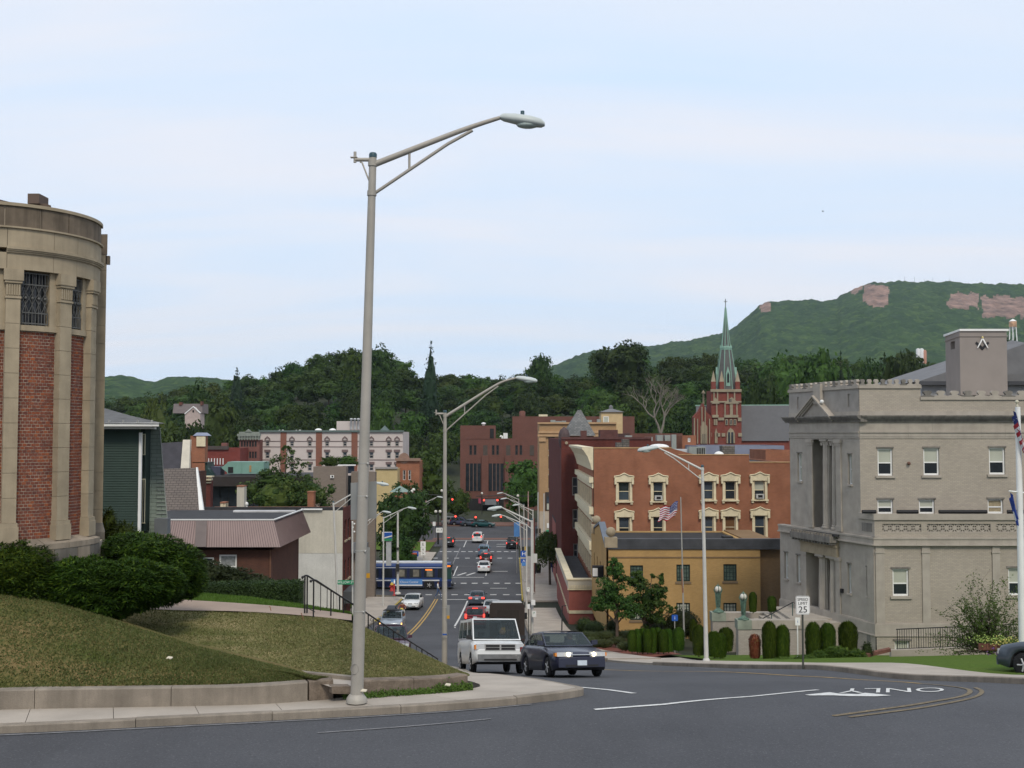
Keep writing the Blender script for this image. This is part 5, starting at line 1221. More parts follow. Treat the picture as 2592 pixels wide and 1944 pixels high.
ter=thing('terrace','pale brick terrace walls with stone copings and steps leading to the hall porch','terrace',(at(1960,1640,64).x,64,-13))
for Y,p0,p1,ptop,pb,nm in((64,1868,2098,1570,1655,0),(69,1803,2010,1551,1640,1)):
 Fc=Fac((at(p0,1600,Y).x,Y));a1=at(p1,1600,Y).x-Fc.o.x;zt2,zb2=at(p0,ptop,Y).z,at(p0,pb,Y).z-.6;pw_=at(p0+34,1600,Y).x-Fc.o.x
 part(ter,'wall',PALB,lambda b:(wallmesh(b,Fc,pw_,a1,zb2,zt2-.5,[]),wallmesh(b,Fc,0,pw_,zb2,zt2-.5,[],c=.12),Fc.slab(b,pw_,a1,zb2,zt2-.5,-.5,-.01),Fc.slab(b,0.004,pw_,zb2,zt2-.5,-.6,.115)))
 part(ter,'coping',GST,lambda b:Fc.slab(b,pw_+.004,a1,zt2-.49,zt2,-.55,.06));part(ter,'pedestal',GREENST,lambda b:Fc.slab(b,-.05,pw_,zt2-.49,zt2+.02,-.65,.17))
zpl=at(2060,1562,65).z
part(ter,'landing',GST,lambda b:b.box(at(1985,1560,66).x,at(2095,1560,66).x,64.52,69,-13,zpl))
for k in range(6):part(ter,'step',GST,lambda b:b.box(at(1985,1560,66).x-.32*(k+1),at(1985,1560,66).x-.32*k-.004,64.52,68.4,-13.4,zpl-.15*(k+1)))
hr=thing('handrail','thin green metal handrail on the hall steps','handrail',at(1990,1580,65.5));HG=mat('green_metal',(.05,.09,.08),.5)
part(hr,'rail',BLACK,lambda b:b.tube([at(1930,1566,65.5),at(2008,1524,65.5),at(2012,1527,65.5)],.03,6))
for p in((1953,1553),(2006,1526)):part(hr,'post',HG,lambda b:b.tube([at(p[0],p[1],65.5),at(p[0],p[1],65.5)-Z*.95],.03,6))
BRZ=mat('verdigris_bronze',(.10,.17,.13),.6,.45,6,streak=.5);GLOBE=mat('white_glass_globe',(.62,.6,.54),.25,.05)
def lampstand(label,px,pbase,ptop,d):
 b0=at(px,pbase,d);h=at(px,ptop,d).z-b0.z;o=thing('lamp_standard',label,'lamp',b0,'bronze lamp standards on the hall terrace');k=h/1.75
 part(o,'base',BRZ,lambda b:b.lathe(b0,[(.36*k,0),(.36*k,.05*k),(.26*k,.12*k),(.13*k,.22*k),(.1*k,.3*k)],8))
 part(o,'post',BRZ,lambda b:(b.lathe(b0,[(.08*k,.28*k),(.1*k,.5*k),(.15*k,1.1*k),(.17*k,1.2*k)],8),[b.tube([b0+V((c*.11*k,s*.11*k,.3*k)),b0+V((c*.17*k,s*.17*k,1.15*k)),b0+V((c*.27*k,s*.27*k,1.4*k))],.03*k,5)for c,s in((1,0),(-1,0),(0,1),(0,-1))]))
 part(o,'globe',GLOBE,lambda b:b.ball(b0+Z*1.42*k,.21*k,0,14,10))
 part(o,'cage',BRZ,lambda b:([b.tube([b0+V((math.cos(a)*.235*k*math.sin(t),math.sin(a)*.235*k*math.sin(t),(1.42-.235*math.cos(t))*k))for t in[i*.35 for i in range(10)]],.018*k,4)for a in(0,1.57,3.14,4.71)],b.lathe(b0,[(.12*k,1.64*k),(.02*k,1.72*k),(.015*k,1.8*k)],6)))
lampstand('bronze lamp standard with a white globe on the nearer pedestal of the hall steps',1882,1568,1497,64.1);lampstand('bronze lamp standard with a white globe on the farther pedestal of the hall steps',1818,1549,1478,69.1)
rl=thing('iron_railing','black iron railing of thin upright bars on the green lawn before the hall','railing',at(2280,1645,57));IRB=mat('black_iron',(.02,.02,.022),.5,.2)
Pa,Pb=at(2268,1593,57),at(2600,1579,55.5);ha=at(2268,1645,57).z;hb_=at(2600,1632,55.5).z
part(rl,'top_rail',IRB,lambda b:b.tube([Pa,Pb],.028,6));part(rl,'bottom_rail',IRB,lambda b:b.tube([V((Pa.x,Pa.y,ha+.06)),V((Pb.x,Pb.y,hb_+.06))],.018,5))
for k in range(54):
 p=Pa.lerp(Pb,(k+.5)/54);part(rl,'bar',IRB,lambda b:b.tube([p,V((p.x,p.y,ha+(hb_-ha)*(k+.5)/54-(.1 if k%9==0 else-.05)))],.013 if k%9 else.022,4))
part(rl,'kerb',CONC,lambda b:b.obox((Pa.x-.3,Pa.y-.12,ha-.5),(Pb.x-Pa.x,Pb.y-Pa.y,hb_-ha),(0,.25,0),(0,0,.5)))
bk=thing('brick_edging','low red brick edging round the flower bed by the hall railing','edging',at(2530,1635,49.5));EB=mat('edging_brick',(.16,.07,.05),.9,.3,6)
for k in range(14):c=at(2478+9.5*k,1634+.2*k,49.2);part(bk,'brick',EB,lambda b:b.box(c.x+.003,c.x+.155,c.y,c.y+.12,c.z-.2,c.z+.08))
part(bk,'brick',EB,lambda b:b.obox(at(2195,1664,52),at(2255,1650,54)-at(2195,1664,52),V((0,.3,0)),V((0,0,.16))))
# === TOWN BUILDINGS
def block(name,label,cat,Y,p0,p1,ytop,m,wins=(),depth=10,ybot=None,rm=TAR,wst={},zb=None,drop=.1):
 """box building with a face square to the street view: p0..p1 pixel columns, ytop pixel row; wins are pixel rectangles"""
 o0=at(p0,ytop,Y);Fc=Fac((o0.x,Y));w=at(p1,ytop,Y).x-o0.x;z1=o0.z
 z0=zb if zb is not None else(H(o0.x+w/2,Y)-.4 if ybot is None else at(p0,ybot,Y).z)
 root=thing(name,label,cat,(o0.x+w/2,Y,z0));rs=[Fc.rect(r)for r in wins]
 part(root,'wall',[m,m],lambda b:wallmesh(b,Fc,0,w,z0,z1,rs,.18));shell(root,Fc,0,w,z0,z1,depth,m,rm,drop)
 for r in rs:window(root,Fc,r,**wst)
 return root,Fc,w,z0,z1
TANB=brick('tan_brick',(.47,.29,.115),(.41,.25,.1),(.4,.29,.14),.21,.07,.008,.12,.08)
TAND=brick('brown_tan_brick',(.25,.16,.085),(.21,.135,.075),(.22,.16,.1),.21,.07,.008,.12,.1)
REDB=brick('red_orange_brick',(.30,.115,.062),(.245,.092,.052),(.34,.19,.125),.21,.072,.009,.22,.18)
DKRB=brick('dark_red_brick',(.135,.036,.028),(.105,.03,.026),(.13,.06,.05),.21,.072,.007,.2,.25)
MODB=brick('plum_brick',(.155,.068,.052),(.13,.058,.046),(.15,.085,.07),.3,.1,.01,.1,.06)
BEIB=brick('ochre_brick',(.40,.25,.13),(.35,.215,.11),(.36,.25,.15),.3,.1,.01,.1,.08)
GRYB=brick('taupe_brick',(.22,.18,.15),(.195,.16,.135),(.2,.17,.145),.3,.1,.008,.06,.04)
DGREEN=mat('dark_green_paint',(.02,.035,.03),.5);GBL=mat('greenish_blind',(.085,.12,.1),.25,.35,3);DFR=mat('dark_bronze_frame',(.045,.035,.03),.5)
tanb,Ft,wt,z0t,z1t=block('tan_brick_building','two storey tan brick building with green framed windows, beside the grey hall','building',82,1540,1924,1386,TANB,((1595,1431,1628,1476),(1712,1429,1747,1472),(1831,1428,1865,1471),(1595,1527,1628,1570),(1712,1526,1747,1569),(1831,1526,1865,1569)),14,wst=dict(depth=.14,fr_=.09,fm=DGREEN,style='plain',panes=(GBL,),grid=(4,4),sill=(.08,.16,.06,TAND)))
for w_ in[c for c in tanb.children if c.name.startswith('window')][3:]:
 for c in w_.children:
  if c.name.startswith('pane'):c.data.materials[0]=BLIND
part(tanb,'parapet',mat('dark_flashing',(.055,.058,.065),.6,.3,1),lambda b:(Ft.slab(b,-.05,wt+1.6,z1t+.002,z1t+.62,-.5,.06),Ft.slab(b,-.05,wt+1.6,z1t-.12,z1t,.003,.09)))
part(tanb,'string_course',TAND,lambda b:Ft.slab(b,0,wt,at(1700,1412,82).z,at(1700,1409,82).z,.003,.05))
part(tanb,'side_wing',TAND,lambda b:b.box(Ft.p(wt,0).x+.002,Ft.p(wt+2.2,0).x,82.5,96,z0t,z1t+.1))
part(tanb,'roof_hatch',TAR,lambda b:b.box(at(1832,1380,84).x,at(1856,1380,84).x,84,85,z1t-.3,at(1832,1358,84).z))
Fs=Fac((Ft.o.x,97.5),(0,-1,0));zA=at(1540,1386,82).z
sw=[(3,z1t-2.9,3.9,z1t-1.6),(6.2,z1t-2.9,7.1,z1t-1.6),(9.4,z1t-2.9,10.3,z1t-1.6),(12.4,z1t-2.9,13.3,z1t-1.6)]
part(tanb,'street_wall',[TANB,TANB],lambda b:wallmesh(b,Fs,0,15.5,z0t,z1t,sw,.18,c=.15))
for r in sw:window(tanb,Fs,r,0.02,.08,DGREEN,'plain',(GBL,))
part(tanb,'gable',TANB,lambda b:b.prism([Fs.p(1,z1t,-.2),Fs.p(14.9,z1t,-.2),Fs.p(9.5,z1t+1.25,-.2)],Fs.n*.34));part(tanb,'gable_coping',mat('slate_coping',(.13,.15,.18),.7),lambda b:[b.prism([Fs.p(a0,z_0,-.25),Fs.p(a1,z_1,-.25),Fs.p(a1,z_1+.16,-.25),Fs.p(a0,z_0+.16,-.25)],Fs.n*.48)for a0,z_0,a1,z_1 in((1,z1t,9.5,z1t+1.25),(9.5,z1t+1.25,14.9,z1t))])
for px,Yb in((1546,82.3),(1510,94)):
 c=at(px,1372,Yb);part(tanb,'ball_finial',LIME,lambda b:(b.box(c.x-.45,c.x+.45,Yb-.4,Yb+.5,z1t,z1t+.72),b.ball((c.x,Yb,z1t+1.1),.36,0,12,8)))
part(tanb,'wall_lamp',[DARK,WHITE],lambda b:(b.box(Ft.o.x-.95,Ft.o.x-.16,84.5,85.3,at(1520,1460,85).z,at(1520,1432,85).z),b.box(Ft.o.x-.97,Ft.o.x-.6,84.4,84.5,at(1520,1456,85).z,at(1520,1436,85).z,1)))
wU=[(1565,1220,1594,1268),(1653,1220,1679,1268),(1781,1218,1806,1265),(1835,1218,1862,1265),(1909,1217,1936,1264)];wL=[(1566,1309,1594,1364),(1653,1308,1679,1364),(1781,1307,1806,1362),(1835,1307,1862,1362),(1910,1305,1937,1362)]
o0=at(1503,1135,100);Fb=Fac((o0.x,100));wb=at(2003,1135,100).x-o0.x;zb1=o0.z
redb=thing('red_brick_block','long red brick block with ornate cream window hoods and a wide cream street cornice','building',(o0.x+8,100,-16.5))
rs=[Fb.rect(r)for r in wU+wL];aS=[Fb.A(1700)[0],Fb.A(1896)[0]];zS=[zb1,at(1800,1152,100).z,at(1950,1171,100).z]
part(redb,'wall',[REDB,REDB],lambda b:wallmesh(b,Fb,0,wb,-16.8,zS[2],rs,.22));part(redb,'upper_wall',REDB,lambda b:(wallmesh(b,Fb,0,aS[1],zS[2],zS[1],[]),wallmesh(b,Fb,0,aS[0],zS[1],zS[0],[]),b.prism([Fb.p(aS[0]-.0,zS[1]),Fb.p(aS[0]+2.2,zS[1]),Fb.p(aS[0],zS[0])],(0,.3,0))))
shell(redb,Fb,0,wb,-16.8,zS[2],22,REDB,TAR,.1)
part(redb,'raised_wall',REDB,lambda b:(b.box(o0.x+.001,o0.x+.4,100.01,122,zS[2],zS[0]-.01),b.box(o0.x+.4,Fb.p(aS[0],0).x,100.01,100.35,zS[2],zS[0]-.01),b.box(o0.x+.4,Fb.p(aS[1],0).x,100.01,100.35,zS[2],zS[1]-.01)))
part(redb,'coping',mat('ochre_coping',(.42,.26,.13),.8,.2,2),lambda b:(Fb.slab(b,0,aS[0],zS[0]-.002,zS[0]+.1,-.4,.05),Fb.slab(b,aS[0]+.6,aS[1],zS[1]-.002,zS[1]+.08,-.4,.05),Fb.slab(b,aS[1],wb,zS[2]+.002,zS[2]+.09,-.4,.05)))
HOODP=[(-.88,0),(-.88,.1),(-.74,.14),(-.74,.34),(-.9,.36),(-.9,.46),(-.5,.52),(-.3,.66),(0,.74),(.3,.66),(.5,.52),(.9,.46),(.9,.36),(.74,.34),(.74,.14),(.88,.1),(.88,0)]
pn=[(GLASSB,GLASS),(GLASS,GLASSB),(GLASSB,GLASSB),(GLASS,GLASS),(GLASS,BLIND),(GLASS,GLASSB),(GLASS,GLASS),(GLASSB,GLASSB),(mat('brown_blind',(.14,.07,.03),.5),mat('brown_blind',(.14,.07,.03))),(GLASS,GLASSB)]
for k,(r,pm)in enumerate(zip(rs,pn)):
 w_=window(redb,Fb,r,.2,.07,CREAM,'sash',pm);ac,zc=(r[0]+r[2])/2,r[3]
 part(w_,'hood',CREAM,lambda b:(b.prism([Fb.p(ac+u_,zc+.02+v_,.003)for u_,v_ in HOODP],Fb.n*.2),[b.box(Fb.p(ac+s*.76,0).x-.09,Fb.p(ac+s*.76,0).x+.09,99.68,99.995,zc-.2,zc+.35)for s in(-1,1)],b.tube([Fb.p(ac-.88,zc+.5,.2),Fb.p(ac-.4,zc+.58,.24),Fb.p(ac,zc+.78,.24),Fb.p(ac+.4,zc+.58,.24),Fb.p(ac+.88,zc+.5,.2)],.06,6)))
 for x0,x1 in((r[0]-.22,r[0]),(r[2],r[2]+.22)):part(w_,'surround',CREAM,lambda b:Fb.slab(b,x0,x1,r[1],zc,.003,.09))
 part(w_,'sill',CREAM,lambda b:(Fb.slab(b,r[0]-.3,r[2]+.3,r[1]-.13,r[1]-.002,.003,.22),[Fb.slab(b,x-.1,x+.1,r[1]-.3,r[1]-.13,.003,.15)for x in(r[0]-.16,r[2]+.16)]))
for k in(1,4,6):
 r=rs[k];part(redb,'air_conditioner',[mat('appliance_grey',(.45,.45,.44),.5),DARK],lambda b:(Fb.slab(b,r[0]+.12,r[2]-.12,r[1]+.09,r[1]+.48,-.1,.32),Fb.slab(b,r[0]+.26,r[2]-.26,r[1]+.17,r[1]+.4,.32,.325,1)))
Fbs=Fac((o0.x,123),(0,-1,0));LW=23.
part(redb,'street_wall',REDB,lambda b:wallmesh(b,Fbs,0,LW,-16.9,zb1,[],c=.05))
zc0,zc1=at(1503,1190,100).z,zb1+.12
def crown_c(b):
 pf=[(0.05,zc0),(.18,zc0),(.3,zc0+.5),(.55,zc0+1.2),(.95,zc1-.25),(1.05,zc1-.2),(1.05,zc1),(.05,zc1)]
 b.prism([Fbs.p(LW,z,c)for c,z in pf],-Fbs.u*LW)
part(redb,'crown_cornice',CREAM,crown_c)
for yy0,yy1,pr in((1208,1222,.42),(1224,1236,.16),(1284,1302,.42),(1308,1321,.16),(1372,1392,.42),(1402,1412,.16)):
 part(redb,'cream_band',CREAM,lambda b:Fbs.slab(b,0,LW,at(1503,yy1,100).z,at(1503,yy0,100).z,.052,pr))
for i in range(7):
 for y0,y1 in((1240,1282),(1326,1370),(1416,1462)):
  a=1.5+i*3.1;part(redb,'window',[DARK,CREAM],lambda b:(Fbs.slab(b,a,a+1.,at(1503,y1,100).z,at(1503,y0,100).z,.052,.07),Fbs.slab(b,a-.18,a-.002,at(1503,y1,100).z,at(1503,y0,100).z,.052,.16,1),Fbs.slab(b,a+1.002,a+1.18,at(1503,y1,100).z,at(1503,y0,100).z,.052,.16,1)))
GRYM=mat('grey_sheet_metal',(.27,.29,.27),.5,.1,2)
def roofthing(name,label,cat,m,fn,loc):o=thing(name,label,cat,loc);part(o,'body',m,fn);return o
def pbox(b,p0,p1,y0,y1,Y,dep=1.5,m=0):a,c=at(p0,y1,Y),at(p1,y0,Y);b.box(a.x,c.x,Y,Y+dep,a.z,c.z,m)
o=roofthing('roof_air_unit','pale grey louvred air unit on the roof of the red brick block','air unit',GRYM,lambda b:pbox(b,1745,1786,1131,1154,104),at(1765,1154,104))
for k in range(5):part(o,'louvre',DARK,lambda b:pbox(b,1764+4.4*k,1766.4+4.4*k,1134,1151,103.97,.02))
roofthing('skylight','white domed skylight on the roof of the red brick block','skylight',WHITE,lambda b:b.ball(at(1820,1153,103),.48,0,12,8,(1,1,.8)),at(1820,1153,103))
roofthing('skylight','long white curved skylight behind the roof edge over the first windows','skylight',WHITE,lambda b:b.ball(at(1668,1132,108),1.0,0,12,8,(1,.7,.32)),at(1668,1132,108))
roofthing('roof_unit','white metal box unit left of the louvred air unit on the red block','air unit',mat('white_sheet_metal',(.55,.56,.58),.5),lambda b:pbox(b,1708,1744,1137,1153,105),at(1720,1154,105))
roofthing('chimney','stout grey stone chimney behind the skylight dome','chimney',brick('grey_rubble',(.2,.18,.16),(.14,.13,.115),(.1,.09,.08),.4,.2,.03),lambda b:pbox(b,1829,1860,1128,1160,104.5),at(1845,1154,104.5))
roofthing('vent_stack','tall grey square vent stack on the red block roof','vent',GRYM,lambda b:pbox(b,1701,1712,1100,1145,110,.5),at(1706,1150,110))
for k,(a,c,t,bt)in enumerate(((1561,1576,1120,1135),(1577,1593,1112,1135))):roofthing('chimney',('low','taller')[k]+' mottled chimney at the left end of the red block roof','chimney',brick('grey_rubble',(.2,.18,.16),(.14,.13,.115),(.1,.09,.08)),lambda b:pbox(b,a,c,t,bt,112),at(a,1140,112))
block('rear_brick_house','brick upper storey with a small white window, just left of the church','building',150,1727,1762,1102,REDB,((1741,1108,1748,1119),),8,wst=dict(fr_=.12))
block('rear_brick_row','row of low brick roofs with parapets between the tower roof and the church','building',160,1595,1728,1097,MODB,(),20)
for k,(a,c,t)in enumerate(((1635,1652,1106),(1663,1678,1101),(1683,1697,1101),(1584,1600,1102))):roofthing('roof_air_unit',('low grey air unit','square grey air unit','square grey air unit','pale small air unit')[k]+(' leftmost',' second',' third',' by the chimneys')[k]+' on the brick roofs left of the church','air unit',GRYM,lambda b:pbox(b,a,c,t,1116,152),at(a,1116,152))
block('long_blue_roof','low brick building with a long bluish metal roof edge before the church','building',140,1766,1985,1128,mat('bluish_metal',(.2,.22,.29),.5,.1,1),(),12)
block('rear_brick_wing','plain brick wing right of the bluish roof, beside the grey hall','building',118,1938,2003,1139,REDB,(),8)
o0=at(1440,1480,97);sx0,sx1=o0.x,at(1503,1480,97).x;Fp=Fac((sx0,97));Fps=Fac((sx0,123),(0,-1,0));zs1,zs0=at(1470,1490,97).z,at(1470,1607,97).z-.5;ws=sx1-sx0
RSTU=mat('red_painted_brick',(.27,.085,.068),.85,.1,2,bump=.3,bscale=40)
shop=thing('red_shop','narrow one storey red painted shop with a cream cornice and tarred roof','shop',(sx0+1,97,zs0))
part(shop,'wall',RSTU,lambda b:(wallmesh(b,Fp,0,ws,zs0,zs1,[]),wallmesh(b,Fps,0,26,zs0-2,zs1,[])));part(shop,'roof',TAR,lambda b:b.box(sx0+.35,sx1,97.4,122,zs1-.3,zs1+.12))
zct=at(1470,1468,97).z
part(shop,'parapet',mat('pale_plaster',(.5,.46,.38),.8,.1,1),lambda b:(Fp.slab(b,-.1,ws,zs1,zct,-.4,.12),b.box(sx0-.1,sx0+.35,97.41,122.9,zs1,zct)))
part(shop,'cornice',CREAM,lambda b:(Fp.slab(b,-.2,ws,zct+.002,zct+.12,-.5,.2),Fp.slab(b,-.12,ws,zs1-.1,zs1-.002,.003,.15),b.box(sx0-.2,sx0+.4,97.51,123,zct+.002,zct+.12)))
for k in range(16):part(shop,'dentil',CREAM,lambda b:Fp.slab(b,.02+k*ws/16,.02+k*ws/16+.07,zs1+.05,zs1+.3,.122,.18))
zbd=at(1470,1549,97).z
part(shop,'belt',CREAM,lambda b:Fp.slab(b,0,ws,zbd-.13,zbd+.13,.003,.08))
for k in range(26):part(shop,'belt_dentil',CREAM,lambda b:Fps.slab(b,.2+k,.7+k,zbd-.12,zbd+.1,.003,.08))
ZV=H(6,124)-.3
vic=thing('dark_red_house','dark red Victorian house with a grey pyramid tower roof and a round corner turret','building',(6.5,124,ZV));Fv=Fac((at(1421,1200,124).x,124));wv=at(1465,1200,124).x-Fv.o.x+8
vw=[Fv.rect(r)for r in((1448,1208,1463,1254),(1449,1289,1463,1338),(1451,1376,1463,1410))]
ztv=at(1440,1112,124).z
part(vic,'wall',[DKRB,DKRB],lambda b:wallmesh(b,Fv,0,wv,ZV,ztv,vw,.2));shell(vic,Fv,0,wv,ZV,ztv,42,DKRB,TAR,.3)
for r in vw:window(vic,Fv,r,.16,.1,mat('grey_frame',(.3,.28,.26),.6),'sash',(GLASS,GLASS))
part(vic,'parapet',mat('brownstone',(.1,.045,.04),.85,.2,2),lambda b:(Fv.slab(b,0,wv,ztv,ztv+.25,-.5,.12),[Fv.slab(b,Fv.A(p)[0],Fv.A(p+15)[0],ztv+.25,at(1470,1090,124).z,-.8,.1)for p in(1470,)],Fv.slab(b,Fv.A(1520)[0],Fv.A(1565)[0],ztv+.25,at(1520,1088,124).z,-3,-.5)))
tcx=at(1428,1110,124.6)
part(vic,'turret',mat('slate_turret',(.085,.06,.06),.8,.2,3),lambda b:b.lathe((tcx.x,124.6,0),[(.05,tcx.z-1.6),(.5,tcx.z-.9),(.62,tcx.z-.2),(.62,tcx.z+.5),(.45,tcx.z+.95),(.05,tcx.z+1.3)],12))
part(vic,'medallion',LIME,lambda b:b.lathe((at(1434,1121,123.9).x,123.85,at(1434,1121,123.9).z),[(.17,0),(.17,.1)],12,0,'y'))
SLATE=brick('grey_slates',(.2,.2,.195),(.13,.135,.135),(.09,.09,.09),.35,.22,.02,.2,.2)
def pyr(b):
 y0,y1=131,136;q=[at(1426,1103,y0),at(1508,1103,y0),V((at(1508,1103,y0).x,y1,at(1508,1103,y0).z)),V((at(1426,1103,y0).x,y1,at(1508,1103,y0).z))]
 t0,t1=at(1462,1038,133.5),at(1471,1038,133.5);b.face([q[0],q[1],t1,t0]);b.face([q[1],q[2],t1]);b.face([q[2],q[3],t0,t1]);b.face([q[3],q[0],t0])
part(vic,'tower_roof',SLATE,pyr);a,c=at(1431,1140,131.4),at(1503,1103,131.4);part(vic,'tower',DKRB,lambda b:b.box(a.x,c.x,131.4,135.6,a.z-4,c.z-.02))
part(vic,'lower_wing',[RSTU,TAR],lambda b:(b.box(at(1411,1340,140).x,Fv.o.x-.01,140,152,ZV-.5,at(1411,1325,140).z),b.box(at(1407,1320,140).x,Fv.o.x-.01,139.7,152.2,at(1411,1325,140).z,at(1411,1318,140).z,1)))
tal,Fo,wo_,z0o,z1o=block('ochre_brick_building','tall ochre brick building with dark sash windows behind the dark red house','building',205,1365,1560,1073,BEIB,tuple((a,y0,a+16,y1)for a in(1388,1414)for y0,y1 in((1107,1138),(1155,1186),(1203,1236))),14,wst=dict(depth=.2,fr_=.16,fm=DFR,panes=(GLASSB,BLIND),sill=(.1,.22,.12,LIME),lintel=(.1,.25,.08,LIME)))
part(tal,'cornice',mat('ochre_terracotta',(.42,.27,.15),.8,.1,1),lambda b:(Fo.slab(b,-.3,wo_,z1o,z1o+.3,-.5,.4),Fo.slab(b,-.15,wo_,z1o-1.7,z1o-1.3,.003,.3),Fo.slab(b,-.3,wo_,z1o-2.3,z1o-1.9,.003,.45),[Fo.slab(b,a,a+1.3,z1o-3.2,z1o-2.4,.003,.3)for a in(-.1,)]))
sf=Fo.rect((1380,1254,1424,1290));part(tal,'shopfront',DFR,lambda b:Fo.slab(b,sf[0],sf[2],sf[1]-.2,sf[3]+.6,.003,.1))
for i in range(2):
 for j in range(3):r=(sf[0]+.3+(j if j<2 else 2.2)*1.15,sf[1]+i*1.25,sf[0]+1.3+(j if j<2 else 2.2)*1.15,sf[1]+1.1+i*1.25);part(tal,'shop_pane',(BLIND,GLASSB)[(i+j)%2],lambda b:Fo.slab(b,r[0],r[2],r[1],r[3],.1,.13))
part(tal,'ground_storey',mat('cream_stone',(.43,.36,.28),.8,.1,.6),lambda b:Fo.slab(b,0,wo_,z0o,sf[1]-.3,.003,.25))
part(tal,'shop_sign',[WHITE,mat('green_sign_paint',(.05,.3,.15),.5)],lambda b:(Fo.slab(b,*[Fo.A(p)[0]for p in(1384,1403)],at(1390,1336,205).z,at(1390,1324,205).z,.25,.4),Fo.slab(b,*[Fo.A(p)[0]for p in(1382,1396)],at(1390,1346,205).z,at(1390,1341,205).z,.25,.4,1)))
cab=thing('roof_cabin','cream rooftop cabin with a shallow grey hipped roof and one white window','roof cabin',at(1547,1112,208));Fc_=Fac((at(1522,1080,208).x,208));wc_=at(1576,1080,208).x-Fc_.o.x;zc_=at(1540,1043,208).z
CRB=mat('pale_ochre_plaster',(.52,.39,.22),.85,.1,1);part(cab,'wall',CRB,lambda b:(Fc_.slab(b,0,wc_,at(1540,1125,208).z,zc_,-4,0)))
def hip(b):
 e=.35;q=[Fc_.p(-e,zc_,e),Fc_.p(wc_+e,zc_,e),Fc_.p(wc_+e,zc_,-4-e),Fc_.p(-e,zc_,-4-e)];t=Fc_.p(wc_/2,zc_+.75,-2)
 for i in range(4):b.face([q[i],q[(i+1)%4],t])
 b.face(q[::-1]);b.lathe(t,[(.35,-.1),(.35,.4),(.1,.6)],8)
part(cab,'roof',ROOFG,hip);window(cab,Fc_,Fc_.rect((1527,1054,1541,1071)),-.03,.12,WHITE,'plain',(BLIND,))
for k,(a,c,t,bt)in enumerate(((1394,1406,1063,1074),(1407,1422,1066,1074),(1423,1433,1065,1074),(1487,1498,1063,1074),(1512,1520,1061,1074))):roofthing('roof_air_unit',('first','second','third','fourth','fifth')[k]+' grey air unit from the left along the ochre building roof','air unit',GRYM,lambda b:pbox(b,a,c,t,bt+2,207),at(a,bt,207))
mod,Fm,wm,z0m,z1m=block('modern_brick_offices','dark plum brick modern office building with tall mullioned windows','building',270,1165,1400,1110,MODB,tuple((a,1127,a+7,1152)for a in(1188,1199,1245,1256,1304,1315)),16,wst=dict(fr_=.15,fm=DFR,panes=(GLASS,GLASS),depth=.3))
part(mod,'stair_block',MODB,lambda b:(pbox(b,1165,1254,1077,1111,269.9,9)));part(mod,'door',DARK,lambda b:pbox(b,1240,1250,1085,1109,269.8,.08))
for a in(1179,1237):
 r=Fm.rect((a,1173,a+38,1243));o=part(mod,'tall_window',DARK,lambda b:Fm.slab(b,r[0],r[2],r[1],r[3],.003,.06))
 for i in range(4):
  for j in range(3):x0,x1=r[0]+(r[2]-r[0])*i/4,r[0]+(r[2]-r[0])*(i+1)/4;y0=r[1]+(r[3]-r[1])*j/3;part(o,'pane',GLASS,lambda b:Fm.slab(b,x0+.08,x1-.08,y0+.05,y0+(r[3]-r[1])/3-.05,.06,.075))
 part(o,'mullion',mat('brown_mullion',(.16,.1,.08),.7),lambda b:[Fm.slab(b,r[0]+(r[2]-r[0])*i/4-.07,r[0]+(r[2]-r[0])*i/4+.07,r[1],r[3],.06,.2)for i in range(1,4)])
for a in(1223,1281,1341):part(mod,'recess_panel',mat('dark_slot',(.07,.055,.045),.6),lambda b:pbox(b,a,a+11,1127,1153,269.9,.08))
for a in(1219,1278):part(mod,'pier',MODB,lambda b:pbox(b,a,a+17,1153,1262,269.2,.79))
part(mod,'entrance_canopy',mat('grey_canopy',(.16,.17,.185),.6),lambda b:pbox(b,1222,1262,1266,1278,266,3.5));part(mod,'entrance',DARK,lambda b:pbox(b,1186,1275,1262,1292,269.7,.28))
block('rear_office_wing','taller plain plum brick wing rising behind the modern office building','building',286,1297,1606,1054,MODB,(),14)
roofthing('chimney','short round topped brick stack on the plum brick wing','chimney',MODB,lambda b:b.lathe((at(1322,1056,290).x,290,0),[(.8,at(1322,1060,290).z),(.8,at(1322,1042,290).z),(.4,at(1322,1040,290).z)],10),at(1322,1056,290))
roofthing('roof_vent','white mushroom vent on the modern brick stair block','vent',WHITE,lambda b:b.lathe((at(1224,1077,274).x,274,at(1224,1077,274).z),[(.3,0),(.35,.3),(.6,.35),(.5,.6),(.1,.75)],10),at(1224,1077,274))
roofthing('roof_vent','white square duct on the modern office roof','vent',WHITE,lambda b:pbox(b,1274,1285,1096,1110,274,1),at(1279,1110,274));roofthing('roof_vent','white gooseneck pipe on the modern office roof','vent',WHITE,lambda b:b.tube([at(1271,1110,274),at(1271,1104,274),at(1268,1102,274),at(1266,1106,274)],.2,6),at(1271,1110,274))
roofthing('roof_unit','low pale box on the roof of the plum brick wing','air unit',CREAM,lambda b:pbox(b,1364,1386,1049,1055,290,2),at(1375,1055,290))
PALE=mat('pale_pink_plaster',(.52,.46,.43),.85,.06,.3);BST=brick('stripe_brick',(.23,.095,.065),(.2,.085,.06),(.22,.13,.1),.4,.13,.01,.1)
pw_=[677,739,784,828,873,940,984,1005];Yp=235
